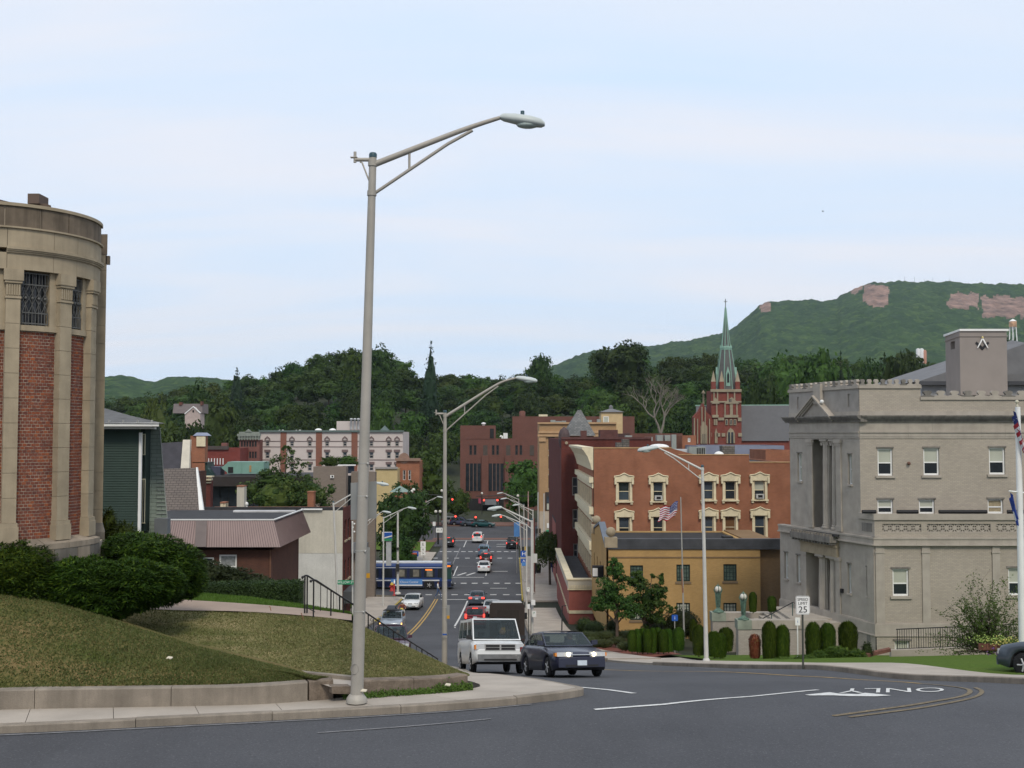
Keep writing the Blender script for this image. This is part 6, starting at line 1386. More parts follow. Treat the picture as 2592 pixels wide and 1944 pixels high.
pale,Fq,wq,z0q,z1q=block('pale_long_building','long pale three storey building with brick stripes and pointed top windows below the wooded hill','building',Yp,657,1020,1093,PALE,tuple((p-5,1114,p+5,1130)for p in pw_)+tuple((p-5.5,1144,p+5.5,1161)for p in pw_)+tuple((p-5.5,1175,p+5.5,1192)for p in pw_),14,wst=dict(depth=.2,fr_=.16,fm=mat('grey_frame',(.3,.28,.26)),panes=(GLASS,GLASSB)))
for p in(709,799,889):part(pale,'brick_stripe',BST,lambda b:pbox(b,p,p+16,1094,1215,Yp-.15,.147))
for r in[Fq.rect((p-5,1114,p+5,1130))for p in pw_]:part(pale,'pointed_arch',mat('mauve_trim',(.16,.115,.11),.8),lambda b:b.prism([Fq.p((r[0]+r[2])/2+u_,r[3]+v_,.003)for u_,v_ in((-.62,-.1),(-.55,.35),(0,.85),(.55,.35),(.62,-.1),(.42,-.1),(.36,.2),(0,.5),(-.36,.2),(-.42,-.1))],Fq.n*.14))
for r in[Fq.rect((p-5.5,1144,p+5.5,1161))for p in pw_]+[Fq.rect((p-5.5,1175,p+5.5,1192))for p in pw_]:part(pale,'lintel',mat('mauve_trim',(.16,.115,.11)),lambda b:Fq.slab(b,r[0]-.18,r[2]+.18,r[3]+.01,r[3]+.5,.003,.14))
for y in(1116,1130,1163):part(pale,'string_course',mat('mauve_trim',(.16,.115,.11)),lambda b:pbox(b,657.5,1019,y,y+1.6,Yp-.1,.097))
part(pale,'cornice',mat('green_grey_metal',(.1,.135,.125),.6),lambda b:(pbox(b,655,1022,1089,1094,Yp-.4,.6)))
roofthing('roof_cabin','pale square rooftop cabin on the long pale building','roof cabin',PALE,lambda b:pbox(b,852,924,1066,1092,Yp+3,5),at(880,1092,Yp+3))
for k,p in enumerate((889,898,907)):roofthing('vent_stack',('left','middle','right')[k]+' of three silver pipes on the long pale building','vent',mat('silver_pipe',(.45,.46,.47),.35),lambda b:b.lathe((at(p,1085,Yp+2).x,Yp+2,at(p,1086,Yp).z),[(.2,0),(.2,1.9),(.32,1.95),(.32,2.2),(.1,2.3)],8),at(p,1086,Yp+2))
for k,(p,r)in enumerate(((806,.8),(842,.8),(707,.25),(716,.3),(750,.25),(759,.3))):roofthing('roof_vent',('wide white roof dome left of the cabin','white roof dome against the cabin','small white vent, first on the pale roof','small white vent, second on the pale roof','small white vent, third on the pale roof','small white vent, fourth on the pale roof')[k],'vent',WHITE,lambda b:b.ball(at(p,1090,Yp+2),r,0,10,6,(1,1,.6)),at(p,1090,Yp+2))
roofthing('roof_pyramid','small green metal pyramid at the right end of the pale roof','roof',mat('green_grey_metal',(.1,.135,.125)),lambda b:b.lathe((at(974,1090,Yp+4).x,Yp+4,at(974,1090,Yp).z),[(1.1,0),(.05,1.1)],4),at(974,1090,Yp+4))
VICR=brick('pinkish_brick',(.21,.09,.075),(.17,.075,.065),(.2,.11,.09),.4,.13,.012,.1)
gr,Fg,wg,z0g,z1g=block('corniced_red_building','red brick building with a grey green bracketed cornice left of the long pale building','building',232,606,657,1113,VICR,tuple((p-2.5,y0,p+2.5,y1)for p in(612,619,626,633,640,647)for y0,y1 in((1117,1131),(1143,1160))),12,wst=dict(fr_=.09,fm=DFR,panes=(GLASS,GLASS)))
part(gr,'cornice',mat('grey_green_cornice',(.21,.23,.2),.7,.15,2),lambda b:(pbox(b,602,658,1104,1112,231.5,.45),pbox(b,600,659,1098,1104,231.2,.8),pbox(b,605,657,1093,1098,231.6,.4),[pbox(b,604+7*k,606.5+7*k,1104,1114,231.2,.3)for k in range(8)],b.prism([at(620,1093,231.4),at(637,1093,231.4),at(628,1086,231.4)],(0,.4,0))))
lr,Fl,wl,z0l,z1l=block('low_red_building','long low dark red building with white columns below its roof edge','building',225,498,608,1134,mat('dark_red_plaster',(.17,.04,.032),.85),(),10)
part(lr,'cornice',mat('dark_eave',(.07,.055,.05),.7),lambda b:pbox(b,497,578,1129,1138,224.6,.5))
for k in range(9):part(lr,'white_column',WHITE,lambda b:pbox(b,505+7.3*k,507+7.3*k,1160,1176,224.7,.25))
roofthing('chimney','small brick chimney right on the low red building','chimney',VICR,lambda b:pbox(b,560,574,1121,1134,228),at(567,1134,228))
bt=block('brick_stair_tower','brick stair tower with a cream panel and a bluish cap, left of the low red building','tower',130,482,519,1103,REDB,(),1.2,zb=-14)[0]
part(bt,'panel',CREAM,lambda b:pbox(b,497,519.5,1105,1130,129.8,.19));part(bt,'cap',mat('bluish_metal',(.2,.22,.29)),lambda b:b.prism([at(488,1103,129.8),at(521,1103,129.8),at(510,1095,131),at(498,1095,131)],(0,2.5,0)))
blk=thing('black_flat_building','long flat roofed building with dark brown fascia and dark glass','building',at(700,1300,128))
part(blk,'fascia',mat('dark_brown_fascia',(.03,.024,.022),.7),lambda b:pbox(b,528,822,1206,1231,127,14));part(blk,'wall',DARK,lambda b:pbox(b,536,815,1231,1420,128.5,12))
for k in range(13):part(blk,'pane',GLASS,lambda b:pbox(b,538+21*k,557+21*k,1233,1300,128.4,.08))
orn=block('old_brick_corner','old brick house end with cream roof mouldings left of the black building','building',118,502,533,1216,DKRB,(),1.0,zb=-14)[0]
part(orn,'moulding',CREAM,lambda b:(pbox(b,499,536,1205,1208,117.3,1),pbox(b,500,534,1212,1216,117.5,.8),pbox(b,501,533,1220,1223,117.8,.25),pbox(b,502,507,1208,1212,117.6,.5),pbox(b,514,520,1208,1212,117.6,.5),pbox(b,527,533,1208,1212,117.6,.5)))
tp,Ftp,wtp,*_=block('taupe_block','plain taupe brick block with one wall lamp above the painted white wall','building',122,793,876,1181,GRYB,(),1.5)
part(tp,'wall_lamp',[WHITE,DARK],lambda b:(pbox(b,836,845,1203,1210,121.8,.2),pbox(b,839,843,1204,1208,121.75,.05,1)));part(tp,'sky_light_edge',WHITE,lambda b:pbox(b,855,900,1176,1179,126,.3))
tp2=block('taupe_block','tall taupe brick corner block half hidden by the near lamp post','building',124,889,950,1194,GRYB,(),1.2)[0]
part(tp2,'glass_link',GLASS,lambda b:pbox(b,875,889,1204,1400,125,8));part(tp2,'roof_sign',mat('navy_panel',(.03,.04,.06),.5),lambda b:pbox(b,876,896,1176,1198,126.5,.3));part(tp2,'canopy',mat('grey_canopy',(.16,.17,.185)),lambda b:pbox(b,874,930,1374,1400,123,1))
TEAL=mat('teal_sheet_metal',(.17,.30,.25),.5,.1,1)
te=roofthing('roof_plant','long teal metal plant unit on the black building roof','air unit',TEAL,lambda b:(pbox(b,575,668,1169,1199,131,3),b.prism([at(560,1184,131),at(575,1172,131),at(575,1196,131)],(0,3,0))),at(610,1199,131))
for a,c,y0,y1 in((577,590,1182,1197),(610,612,1170,1198),(631,636,1178,1195),(650,652,1170,1198)):part(te,'panel',(DARK if a==577 else mat('tan_panel',(.35,.22,.1))if a==631 else TEAL),lambda b:pbox(b,a,c,y0,y1,130.93,.06))
roofthing('roof_plant','dark curved metal duct left of the teal unit','air unit',mat('dark_green_metal',(.02,.045,.04),.4),lambda b:(pbox(b,487,525,1170,1172,130,3),b.prism([at(490,1172,130.2),at(524,1172,130.2),at(526,1185,130.2),at(540,1205,130.2),at(500,1205,130.2)],(0,3,0))),at(510,1205,130));roofthing('roof_plant','blue grey tank between the dark duct and the teal unit','air unit',mat('blue_grey_tank',(.06,.065,.1),.5),lambda b:pbox(b,528,558,1181,1203,131.5,2),at(543,1203,131))
WHW=mat('painted_white_wall',(.50,.465,.39),.9,.10,.5,bump=.3,bscale=8,fine=.2,streak=.14)
pwl=thing('painted_wall_building','old building with a blank painted white side wall and a red brick street front','building',at(700,1560,95));Fw=Fac((at(505,1300,95).x,95));ww_=at(868,1290,95).x-Fw.o.x;zwt=at(800,1292,95).z;zwm=at(800,1400,95).z
part(pwl,'wall',WHW,lambda b:(wallmesh(b,Fw,0,ww_,zwm,zwt,[],c=.04),wallmesh(b,Fw,0,ww_,-17.5,zwm,[],c=0)))
part(pwl,'lower_wall',mat('whitewashed_wall',(.54,.53,.5),.9,.1,.6,bump=.3,bscale=8,fine=.25,streak=.1),lambda b:b.face([Fw.p(ww_*.62,-17.5,.02),Fw.p(ww_-.02,-17.5,.02),Fw.p(ww_-.02,zwm-.02,.02),Fw.p(ww_*.62,zwm-.02,.02)]))
part(pwl,'roof',TAR,lambda b:(Fw.slab(b,.0,ww_-.3,zwt-.25,zwt-.02,-5,-.25),Fw.slab(b,0.02,ww_-.02,zwt,zwt+.28,-.3,.03)))
Fws=Fac(Fw.p(ww_,0),(0,1,0));sw=[(1+2.1*i,zwt-2.6-3.4*j,2.1+2.1*i,zwt-.9-3.4*j)for i in range(2)for j in range(2)]
part(pwl,'street_wall',[DKRB,DKRB],lambda b:wallmesh(b,Fws,0,5,-17.5,zwt+.2,sw,.2))
for r in sw:window(pwl,Fws,r,.16,.1,DFR,'sash',(GLASS,GLASS),(.1,.15,.12,LIME))
part(pwl,'rear_wall',REDB,lambda b:(b.box(Fw.o.x,Fw.o.x+ww_,99.7,100,-17.5,zwt),b.box(Fw.o.x,Fw.o.x+.3,95.1,99.7,-17.5,zwt)))
part(pwl,'shop_awning',mat('dark_awning',(.06,.065,.07),.7),lambda b:b.box(Fw.o.x+ww_,Fw.o.x+ww_+1.0,95.5,99.5,-14.2,-13.2))
for nm,lb,a,c,t,bt_,m in(('chimney','tall cream painted chimney on the painted wall',599,618,1232,1300,WHW),('chimney','stepped flaking cream chimney left on the painted wall',557,571,1274,1300,mat('flaking_cream',(.5,.42,.3),.9,.5,4)),('chimney','red brick chimney with a cap right on the painted wall',778,794,1247,1294,REDB)):
 o=thing(nm,lb,'chimney',at(a,bt_,95.5));part(o,'stack',m,lambda b:(pbox(b,a,c,t,bt_,95.3,.9),pbox(b,a-9,c,(t+bt_)/2,bt_,95.31,.8)if a==557 else None));part(o,'cap',REDB,lambda b:pbox(b,a-1 if a>700 else a,c+1 if a>700 else c,t-3,t,95.25,1.0))
roofthing('roof_ventilator','small white spinning ventilator on the painted wall roof','vent',WHITE,lambda b:(b.ball(at(623,1276,96),.2,0,8,6),b.tube([at(624,1290,96),at(624,1278,96)],.1,6)),at(624,1290,96))
part(pwl,'coping',WHITE,lambda b:Fw.slab(b,*[Fw.A(p)[0]for p in(765,818)],zwt+.05,zwt+.16,.0,.3))
MANS=mat('mauve_brown_metal',(.31,.23,.22),.4,.07,.8,spec=.4);BRBR=brick('brown_brick',(.115,.05,.035),(.09,.042,.032),(.1,.065,.05),.21,.072,.008,.2,.2)
low=thing('low_brick_house','low brown brick house with a ribbed mauve metal mansard roof','house',at(600,1490,72));Fh=Fac((at(330,1400,72).x,72));wh=at(687,1400,72).x-Fh.o.x;zh1,zh0=at(600,1392,72).z,-12.
hw=[Fh.rect(r)for r in((513,1411,541,1432),(555,1404,599,1452))]
part(low,'wall',[BRBR,BRBR],lambda b:(wallmesh(b,Fh,0,wh,zh0,zh1,hw,.15),b.box(Fh.o.x+wh-.3,Fh.o.x+wh,72.01,81,zh0,zh1),b.box(Fh.o.x,Fh.o.x+wh,80.9,81.2,zh0,zh1),b.box(Fh.o.x,Fh.o.x+.3,72.01,81,zh0,zh1)))
window(low,Fh,hw[0],.1,.08,WHITE,'plain',(GLASS,));window(low,Fh,hw[1],.1,.1,WHITE,'sash',(GLASS,mat('grey_curtain',(.25,.26,.26),.4,.3,9)),mid=.36)
e0,e1=Fh.o.x-.8,at(709,1385,71.2).x;zt_m,zb_m=at(600,1316,72).z,at(600,1385,71.2).z;i_=.55
A_=[V((e0,71.2,zb_m)),V((e1,71.2,zb_m)),V((e1,82,zb_m)),V((e0,82,zb_m))];B_=[V((e0+i_,71.2+i_,zt_m)),V((e1-i_,71.2+i_,zt_m)),V((e1-i_,82-i_,zt_m)),V((e0+i_,82-i_,zt_m))]
def mans(b):
 for i in range(4):b.face([A_[i],A_[(i+1)%4],B_[(i+1)%4],B_[i]])
 b.face(A_[::-1])
part(low,'mansard',MANS,mans)
def ribs(b):
 n=int((e1-e0)/.155)
 for k in range(n):t=(k+.5)/n;p,q=A_[0].lerp(A_[1],t),B_[0].lerp(B_[1],t);b.obox(p+V((-.012,-.028,.0)),V((.024,0,0)),V((0,.03,0)),q-p)
 for k in range(66):t=(k+.5)/66;p,q=A_[1].lerp(A_[2],t),B_[1].lerp(B_[2],t);b.obox(p+V((.0,-.012,0)),V((.028,0,0)),V((0,.024,0)),q-p)
part(low,'standing_seams',mat('seam_metal',(.14,.10,.098),.5),ribs,'stuff')
part(low,'plain_panel',mat('plain_taupe_panel',(.17,.14,.135),.6),lambda b:b.prism([at(494,1384,71.1),at(522,1384,71.1),at(524,1318,71.7),at(496,1318,71.7)],(0,-.04,0)))
part(low,'roof_edge',WHITE,lambda b:(b.obox(B_[0]-V((0,.05,0)),B_[1]-B_[0],V((0,.1,0)),V((0,0,.07))),b.obox(B_[1],B_[2]-B_[1],V((.1,0,0)),V((0,0,.07)))));part(low,'roof',TAR,lambda b:b.prism([p-Z*.06 for p in B_],(0,0,.05)))
part(low,'roof_membrane',mat('pale_membrane',(.5,.5,.5),.6,.2,1),lambda b:b.box(at(552,1308,75).x,at(715,1308,75).x,79,79.6,zt_m,zt_m+.12));part(low,'downpipe',mat('copper_pipe',(.2,.1,.06),.5),lambda b:b.tube([Fh.p(wh-.06,zh0,.06),Fh.p(wh-.06,zh1,.06)],.035,6))
gh=thing('shingled_house','house with a steep taupe shingled roof and white rake boards','house',at(460,1320,85));SHG=brick('taupe_shingles',(.17,.145,.13),(.145,.125,.115),(.07,.06,.055),.42,.2,.02,.12,.1)
part(gh,'roof',SHG,lambda b:(b.prism([at(408,1330,83.5),at(506,1330,83.5),at(497,1184,86),at(412,1187,86)],(0,.2,0)),b.prism([at(408,1330,88.7),at(506,1330,88.7),at(497,1184,86.2),at(412,1187,86.2)],(0,.15,0))))
part(gh,'rake_board',WHITE,lambda b:b.prism([at(506,1332,83.5),at(521,1332,83.5),at(499,1183,86),at(496,1183,86)],(0,.25,0)));part(gh,'wall',mat('taupe_siding',(.22,.19,.17),.8),lambda b:pbox(b,410,505,1320,1460,84,1.5))
dh=thing('dark_roofed_house','house with a dark slate roof and a broad cream rake board','house',at(440,1190,105));part(dh,'roof',mat('dark_slate',(.045,.043,.05),.85,.2,1.5),lambda b:(b.prism([at(385,1200,103),at(459,1200,103),at(462,1118,106),at(385,1123,106)],(0,.2,0)),b.prism([at(385,1200,109),at(459,1200,109),at(462,1118,106.2),at(385,1123,106.2)],(0,.2,0))))
part(dh,'rake_board',mat('pale_plaster',(.5,.46,.38)),lambda b:b.prism([at(456,1200,102.9),at(478,1200,102.9),at(481,1113,106),at(463,1113,106)],(0,.5,0)));part(dh,'gable_wall',BRBR,lambda b:b.prism([at(478,1200,103.5),at(487,1200,103.5),at(482,1116,106)],(-.3,1,0)));part(dh,'wall',BRBR,lambda b:pbox(b,390,485,1195,1380,104,5))
grn=thing('green_house','dark green clapboard house with white eaves and a flared grey green shingled chimney wall','house',at(320,1350,52));zg0,zg1=-9.5,at(300,1082,52).z;gx0,gx1=at(150,1200,52).x,at(352,1200,52).x
part(grn,'wall',mat('green_wall_base',(.018,.032,.026),.8),lambda b:b.prism([(gx0,52.03,zg0),(gx1,52.03,zg0),(gx1*60/52,60,zg0),(gx0-6,60,zg0)],(0,0,zg1-zg0)))
def clap(b):
 n=int((zg1-zg0)/.115)
 for k in range(n):z=zg0+k*.115;b.face([(gx0,51.985,z),(gx1,51.985,z),(gx1,52.02,z+.116),(gx0,52.02,z+.116)]);b.face([(gx0,52.02,z),(gx1,52.02,z),(gx1,51.985,z),(gx0,51.985,z)])
part(grn,'clapboards',mat('dark_green_clapboard',(.024,.046,.036),.6,.12,1),clap,'stuff')
part(grn,'corner_board',WHITE,lambda b:b.box(gx1-.02,gx1+.1,51.97,52.1,zg0,at(352,1095,52).z))
ev0,ev1=at(100,1070,51.3),at(404,1078,51.3)
part(grn,'eaves',WHITE,lambda b:(b.prism([(ev0.x,51.2,ev1.z-.02),(ev1.x,51.2,ev1.z-.02),(ev1.x*58/51.2,58,ev1.z-.02),(ev0.x-4,58,ev1.z-.02)],(0,0,at(300,1070,51.3).z-ev1.z+.02)),b.prism([(ev0.x,51.5,ev1.z-.14),(ev1.x-.3,51.5,ev1.z-.14),(ev1.x*57/51.2,57,ev1.z-.14),(ev0.x-4,57,ev1.z-.14)],(0,0,.119))))
part(grn,'roof',mat('grey_shingle_roof',(.11,.11,.11),.9,.2,2),lambda b:b.prism([at(100,1069,51.15),at(418,1072,51.15),at(330,1052,53.5),at(264,1033,56),at(180,1015,57)],(-1.5,4,.0)))
for k in range(5):part(grn,'snow_guard',STEEL,lambda b:b.box(at(238+36*k,1065,51.2).x,at(238+36*k,1065,51.2).x+.04,51.2,51.35,at(270,1069,51.2).z,at(270,1063,51.2).z))
SGR=brick('grey_green_shingles',(.235,.28,.245),(.20,.245,.215),(.11,.135,.12),.5,.18,.012,.12,.15)
part(grn,'chimney_wall',SGR,lambda b:(b.prism([at(367,1083,54),at(404,1080,54),at(410,1170,54),at(417,1260,54),at(426,1352,54),at(367,1352,54)],(-1.0,2.5,0))))
part(grn,'edge_strip',mat('grey_green_lit_trim',(.27,.3,.28),.7),lambda b:[b.prism([at(x0,y0,53.96),at(x0+2,y0,53.96),at(x1+2,y1,53.96),at(x1,y1,53.96)],(0,.03,0))for x0,y0,x1,y1 in((403,1082,410,1170),(410,1170,417,1260),(417,1260,426,1350))])  # pale strip along the flared edge, side light put into its colour
part(grn,'side_lit_courses',mat('grey_green_lit_trim',(.27,.3,.28)),lambda b:[b.prism([at(396,y,53.95),at(402+(y-1080)*.088,y,53.95),at(402+(y-1080)*.088,y+1.5,53.95),at(396,y+1.5,53.95)],(0,.03,0))for y in range(1180,1320,10)])  # side-lit shingle courses painted on as pale rungs
part(grn,'base_box',mat('slate_grey_box',(.13,.14,.15),.7,.1),lambda b:pbox(b,390,424,1313,1352,53.4,.5))
part(grn,'side_wall',mat('green_wall_base',(.018,.032,.026)),lambda b:pbox(b,352,368,1086,1345,53.2,.8))
for y0,y1 in((1098,1152),(1212,1325)):
 w_=part(grn,'window',mat('cream_frame',(.6,.55,.38),.6),lambda b:[pbox(b,p,p+2.2,y0,y1,53.12,.07)for p in(355,360,365)]+[pbox(b,355,367,y,y+2,53.13,.05)for y in(y0,y1-2)]);part(w_,'pane',GLASS,lambda b:pbox(b,355,367,y0,y1,53.16,.03))
ph=thing('pink_gabled_house','pinkish gabled house with a brown roof half hidden among hillside trees','house',at(475,1068,300));part(ph,'roof',mat('brown_roof',(.13,.11,.105),.9),lambda b:(b.prism([at(437,1046,300),at(512,1046,300),at(512,1022,303),at(440,1022,303)],(0,6,0))))
part(ph,'gable_wall',mat('pinkish_siding',(.42,.34,.31),.85),lambda b:b.prism([at(468,1048,299),at(489,1030,299),at(507,1048,299),at(507,1085,299),at(468,1085,299)],(0,4,0)));part(ph,'rake_board',WHITE,lambda b:(b.prism([at(466,1047,298.7),at(489,1028,298.7),at(489,1030.5,298.7),at(468,1048.5,298.7)],(0,.5,0)),b.prism([at(489,1028,298.7),at(508,1045,298.7),at(506,1046.5,298.7),at(489,1030.5,298.7)],(0,.5,0))));part(ph,'window',DARK,lambda b:pbox(b,487,491,1038,1044,298.9,.1))
part(ph,'chimney',MODB,lambda b:(pbox(b,453,460,1018,1026,302),pbox(b,507,512,1016,1026,302)))
yel=block('yellow_building','plain yellow walled building behind the near lamp post, left of the far crossing','building',205,950,1006,1186,mat('yellow_plaster',(.5,.39,.2),.85,.06),(),10)[0];part(yel,'parapet',mat('grey_frame',(.3,.28,.26)),lambda b:pbox(b,948,1006,1182,1187,204.7,.6))
arc=block('arched_front_building','small orange brick building with an arched parapet left of the far crossing','building',210,1003,1062,1167,REDB,((1020,1190,1026,1215),(1034,1190,1040,1215)),10)[0];part(arc,'cornice',mat('brown_terracotta',(.25,.16,.12),.8),lambda b:(pbox(b,1000,1064,1160,1167,209.5,.7),b.lathe((at(1022,1160,209.6).x,209.9,at(1022,1160,209.6).z),[(1.,0),(1.,.4)],16,0,'y')))
pav=thing('pavilion','small brick pavilion with a green pyramid roof by the far crossing','pavilion',at(1012,1300,180));part(pav,'wall',REDB,lambda b:pbox(b,998,1030,1246,1300,180,2));part(pav,'roof',mat('green_copper_roof',(.2,.27,.24),.7,.15,2),lambda b:b.lathe((at(1013,1246,181).x,181,at(1013,1246,180).z),[(1.75,0),(.05,.98)],4))
CH=300.;CBR=brick('church_red_brick',(.21,.06,.045),(.175,.052,.04),(.18,.075,.06),.5,.2,.012,.1);CST=mat('church_buff_stone',(.28,.235,.165),.9,.15,.5,streak=.15);COP=mat('verdigris_copper',(.22,.36,.29),.7,.12,.5);SPG=mat('spire_slate',(.105,.105,.10),.85,.12,.6)
chu=thing('church','red brick church with buff stone trim and a tall green ribbed slate spire','church',at(1838,1270,CH));k_=CH/F
Fx=Fac((at(1801,1100,CH).x,CH));wx=at(1877,1100,CH).x-Fx.o.x;zT,zB=at(1838,988,CH).z,-19.
arch=[(1841,1093,1857,1122)];dep=7.2
part(chu,'tower',CBR,lambda b:b.box(Fx.o.x,Fx.o.x+wx,CH,CH+dep,zB,zT));
def fbox(b,p0,p1,y0,y1,out=.25):pbox(b,p0,p1,y0,y1,CH-out,out-.003)
def trims(b):
 fbox(b,1799,1877,985,992,.5);fbox(b,1799,1877,1015,1019,.4)
 for p in(1806,1815,1841,1858):fbox(b,p,p+3,992,1018,.3)
 for p0,p1,ap in((1832,1871,1005),(1801,1821,1006)):b.prism([at(p0,1022,CH),at((p0+p1)/2,ap,CH),at(p1,1022,CH)],(0,-.45,0))
 for p in(1834,1848,1864,1813):fbox(b,p,p+(7 if p==1848 else 3),1020,1052,.3)
 fbox(b,1833,1869,1050,1057,.5);fbox(b,1803,1819,1050,1057,.5);fbox(b,1818,1833,1057,1064,.4);fbox(b,1868,1877,1057,1066,.4)
 for p in(1836,1847,1857,1807,1812):fbox(b,p,p+7 if p>1830 else p+4,1061,1076,.25)
 for p in(1793,1814,1827,1869):fbox(b,p,p+9,1096,1105,.3)
 b.prism([at(p,y,CH)for p,y in((1839,1122),(1839,1098),(1843,1089),(1849,1083),(1856,1089),(1860,1098),(1860,1122))],(0,-.3,0));b.prism([at(p,y,CH)for p,y in((1809,1122),(1809,1095),(1812,1084),(1816,1095),(1816,1122))],(0,-.3,0))
part(chu,'stone_trim',CST,trims)
part(chu,'window',GLASS,lambda b:([fbox(b,p,p+3,1063,1074,.3)for p in(1838,1849,1859)],[fbox(b,p,p+5,1094,1122,.34)for p in(1843,1851)],[fbox(b,p,p+2.2,1010,1018,.5)for p in(1845,1849)]))
part(chu,'shaded_belfry',CBR,lambda b:[fbox(b,p,p+6,1024,1050,.27)for p in(1838,1856)])  # belfry bays in the same brick as the tower
for p in(1801,1822,1862):part(chu,'corner_pinnacle',[CBR,CST],lambda b:(pbox(b,p,p+11,966,988,CH-.3,1.2),b.lathe((at(p+5.5,966,CH).x,CH+.3,at(p,966,CH).z),[(.8,0),(.65,.1),(.02,3.0)],4,1)))
cxs=at(1839,985,CH+3).x;cys=CH+3.4
def oct_(b,lv,m=0):
 vs=[V((cxs+r*math.cos(.3927+.7854*j),cys+r*math.sin(.3927+.7854*j),z))for r,z in lv for j in range(8)]
 b.add(vs,[(i*8+j,i*8+(j+1)%8,(i+1)*8+(j+1)%8,(i+1)*8+j)for i in range(len(lv)-1)for j in range(8)],m)
zv=lambda py:at(1836,py,CH+3).z
lv=[(3.0,zT),(2.85,zv(980)),(2.1,zv(925)),(1.42,zv(882)),(1.15,zv(876)),(.52,zv(820)),(.1,zv(778))]
part(chu,'spire',SPG,lambda b:oct_(b,lv))
part(chu,'spire_ribs',COP,lambda b:[b.tube([V((cxs+r*1.01*math.cos(.3927+.7854*j),cys+r*1.01*math.sin(.3927+.7854*j),z))for r,z in lv],.13,4)for j in range(8)])
part(chu,'spire_collar',COP,lambda b:(oct_(b,[(1.5,zv(886)),(1.62,zv(882)),(1.62,zv(879)),(1.25,zv(877))]),[b.lathe((cxs+1.5*math.cos(.7854*j),cys+1.5*math.sin(.7854*j),zv(880)),[(.22,0),(.02,.8)],4)for j in range(8)]))
for a in(-1.57,-.1,3.2):part(chu,'spire_dormer',[COP,DARK],lambda b:(b.prism([V((cxs+math.cos(a)*2.35-math.sin(a)*u_,cys+math.sin(a)*2.35+math.cos(a)*u_,zv(978)+v_))for u_,v_ in((-.55,0),(.55,0),(.55,3.3),(0,5.2),(-.55,3.3))],V((math.cos(a)*.45,math.sin(a)*.45,0))),b.prism([V((cxs+math.cos(a)*2.83-math.sin(a)*u_,cys+math.sin(a)*2.83+math.cos(a)*u_,zv(978)+v_))for u_,v_ in((-.28,.9),(.28,.9),(.28,3.0),(0,3.8),(-.28,3.0))],V((math.cos(a)*.02,math.sin(a)*.02,0)),1)))
part(chu,'cross',mat('old_bronze',(.12,.14,.12),.6),lambda b:(b.tube([V((cxs,cys,zv(780))),V((cxs,cys,zv(756)))],.11,5),b.tube([V((cxs-.45,cys,zv(763))),V((cxs+.45,cys,zv(763)))],.09,5)))
NAV=brick('nave_slates',(.125,.125,.13),(.115,.115,.12),(.1,.1,.105),.6,.4,.02,.06,.05)
for nm,p0,p1,ys,ye in(('nave',1877,1998,1026,1116),('aisle',1762,1801,1028,1090)):part(chu,nm+'_roof',NAV,lambda b:b.prism([at(p0,ye,CH+1.5),at(p1,ye,CH+1.5),at(p1,ys,CH+8),at(p0,ys,CH+8)],(0,.4,0)))
part(chu,'ridge',COP,lambda b:b.tube([at(1760,1027,CH+8.2),at(1999,1026,CH+8.2)],.2,5));part(chu,'nave_wall',CBR,lambda b:b.box(at(1762,1110,CH+2).x,at(1999,1110,CH+2).x,CH+2,CH+13,zB,at(1900,1115,CH+2).z))
part(chu,'front_gable',CBR,lambda b:b.prism([at(p,y,CH-1)for p,y in((1756,1200),(1756,1055),(1770,1040),(1780,1020),(1790,1044),(1801,1054),(1801,1200))],(0,3,0)))
part(chu,'front_trim',CST,lambda b:(b.prism([at(p,y,CH-1.02)for p,y in((1773,1123),(1773,1080),(1780,1066),(1790,1080),(1790,1123))],(0,-.4,0)),[b.prism([at(p,1123,CH-1.02),at(p,y,CH-1.02),at(p+2.5,y,CH-1.02),at(p+2.5,1123,CH-1.02)],(0,-.5,0))for p,y in((1756,1058),(1764,1060),(1775,1030),(1783,1030),(1794,1060))],b.lathe((at(1779.5,1022,CH).x,CH-.6,at(1779,1022,CH).z),[(.3,0),(.25,2.6),(.6,2.8),(.05,3.6)],5)))
part(chu,'front_window',GLASS,lambda b:[pbox(b,p,p+4,1098,1123,CH-1.5,.05)for p in(1776,1783)])
ct=at(2230,745,3080)
o=thing('hilltop_tower','small stone lookout tower on the cliff top of the far hill','tower',ct-Z*4);part(o,'shaft',mat('tower_stone',(.27,.2,.17),.9,.2,.3),lambda b:b.lathe(ct-Z*10,[(6.5,0),(5.5,36),(6.2,37),(6.2,40)],10))
o=thing('hill_mast','thin white mast beside the stone tower on the far hill','mast',at(2206,735,3090));part(o,'pole',WHITE,lambda b:b.tube([at(2206,738,3090),at(2206,716,3090)],1.3,5))
for k,(px,py)in enumerate(((2290,699),(2315,700),(2340,706),(2361,701),(2403,703))):
 o=thing('radio_mast',('first','second','third','fourth','fifth')[k]+' thin radio mast from the left on the ridge of the far hill','mast',at(px,716,3120),'radio masts on the far ridge');part(o,'mast',mat('mast_grey',(.3,.33,.36),.7),lambda b:b.tube([at(px,722,3120),at(px,py,3120)],.45,4))
wt_=thing('water_tower','white legged water tower with a rusty tank at the right edge before the hill','water tower',at(2564,850,900));c=at(2564,828,900);RST=mat('rusty_tank',(.5,.30,.18),.7,.45,.35)
part(wt_,'tank',[RST,WHITE],lambda b:(b.lathe(c,[(2.8,0),(2.9,.5),(2.9,4.6)],14),b.lathe(c,[(3.0,4.6),(1.5,5.8),(.1,6.6)],14,1),b.lathe(c,[(.3,-3),(1.4,-1.2),(2.75,0)],14,1)))
for a in range(6):part(wt_,'leg',WHITE,lambda b:b.tube([c+V((2.6*math.cos(a*1.047),2.6*math.sin(a*1.047),0)),c+V((3.4*math.cos(a*1.047),3.4*math.sin(a*1.047),-14))],.28,5))
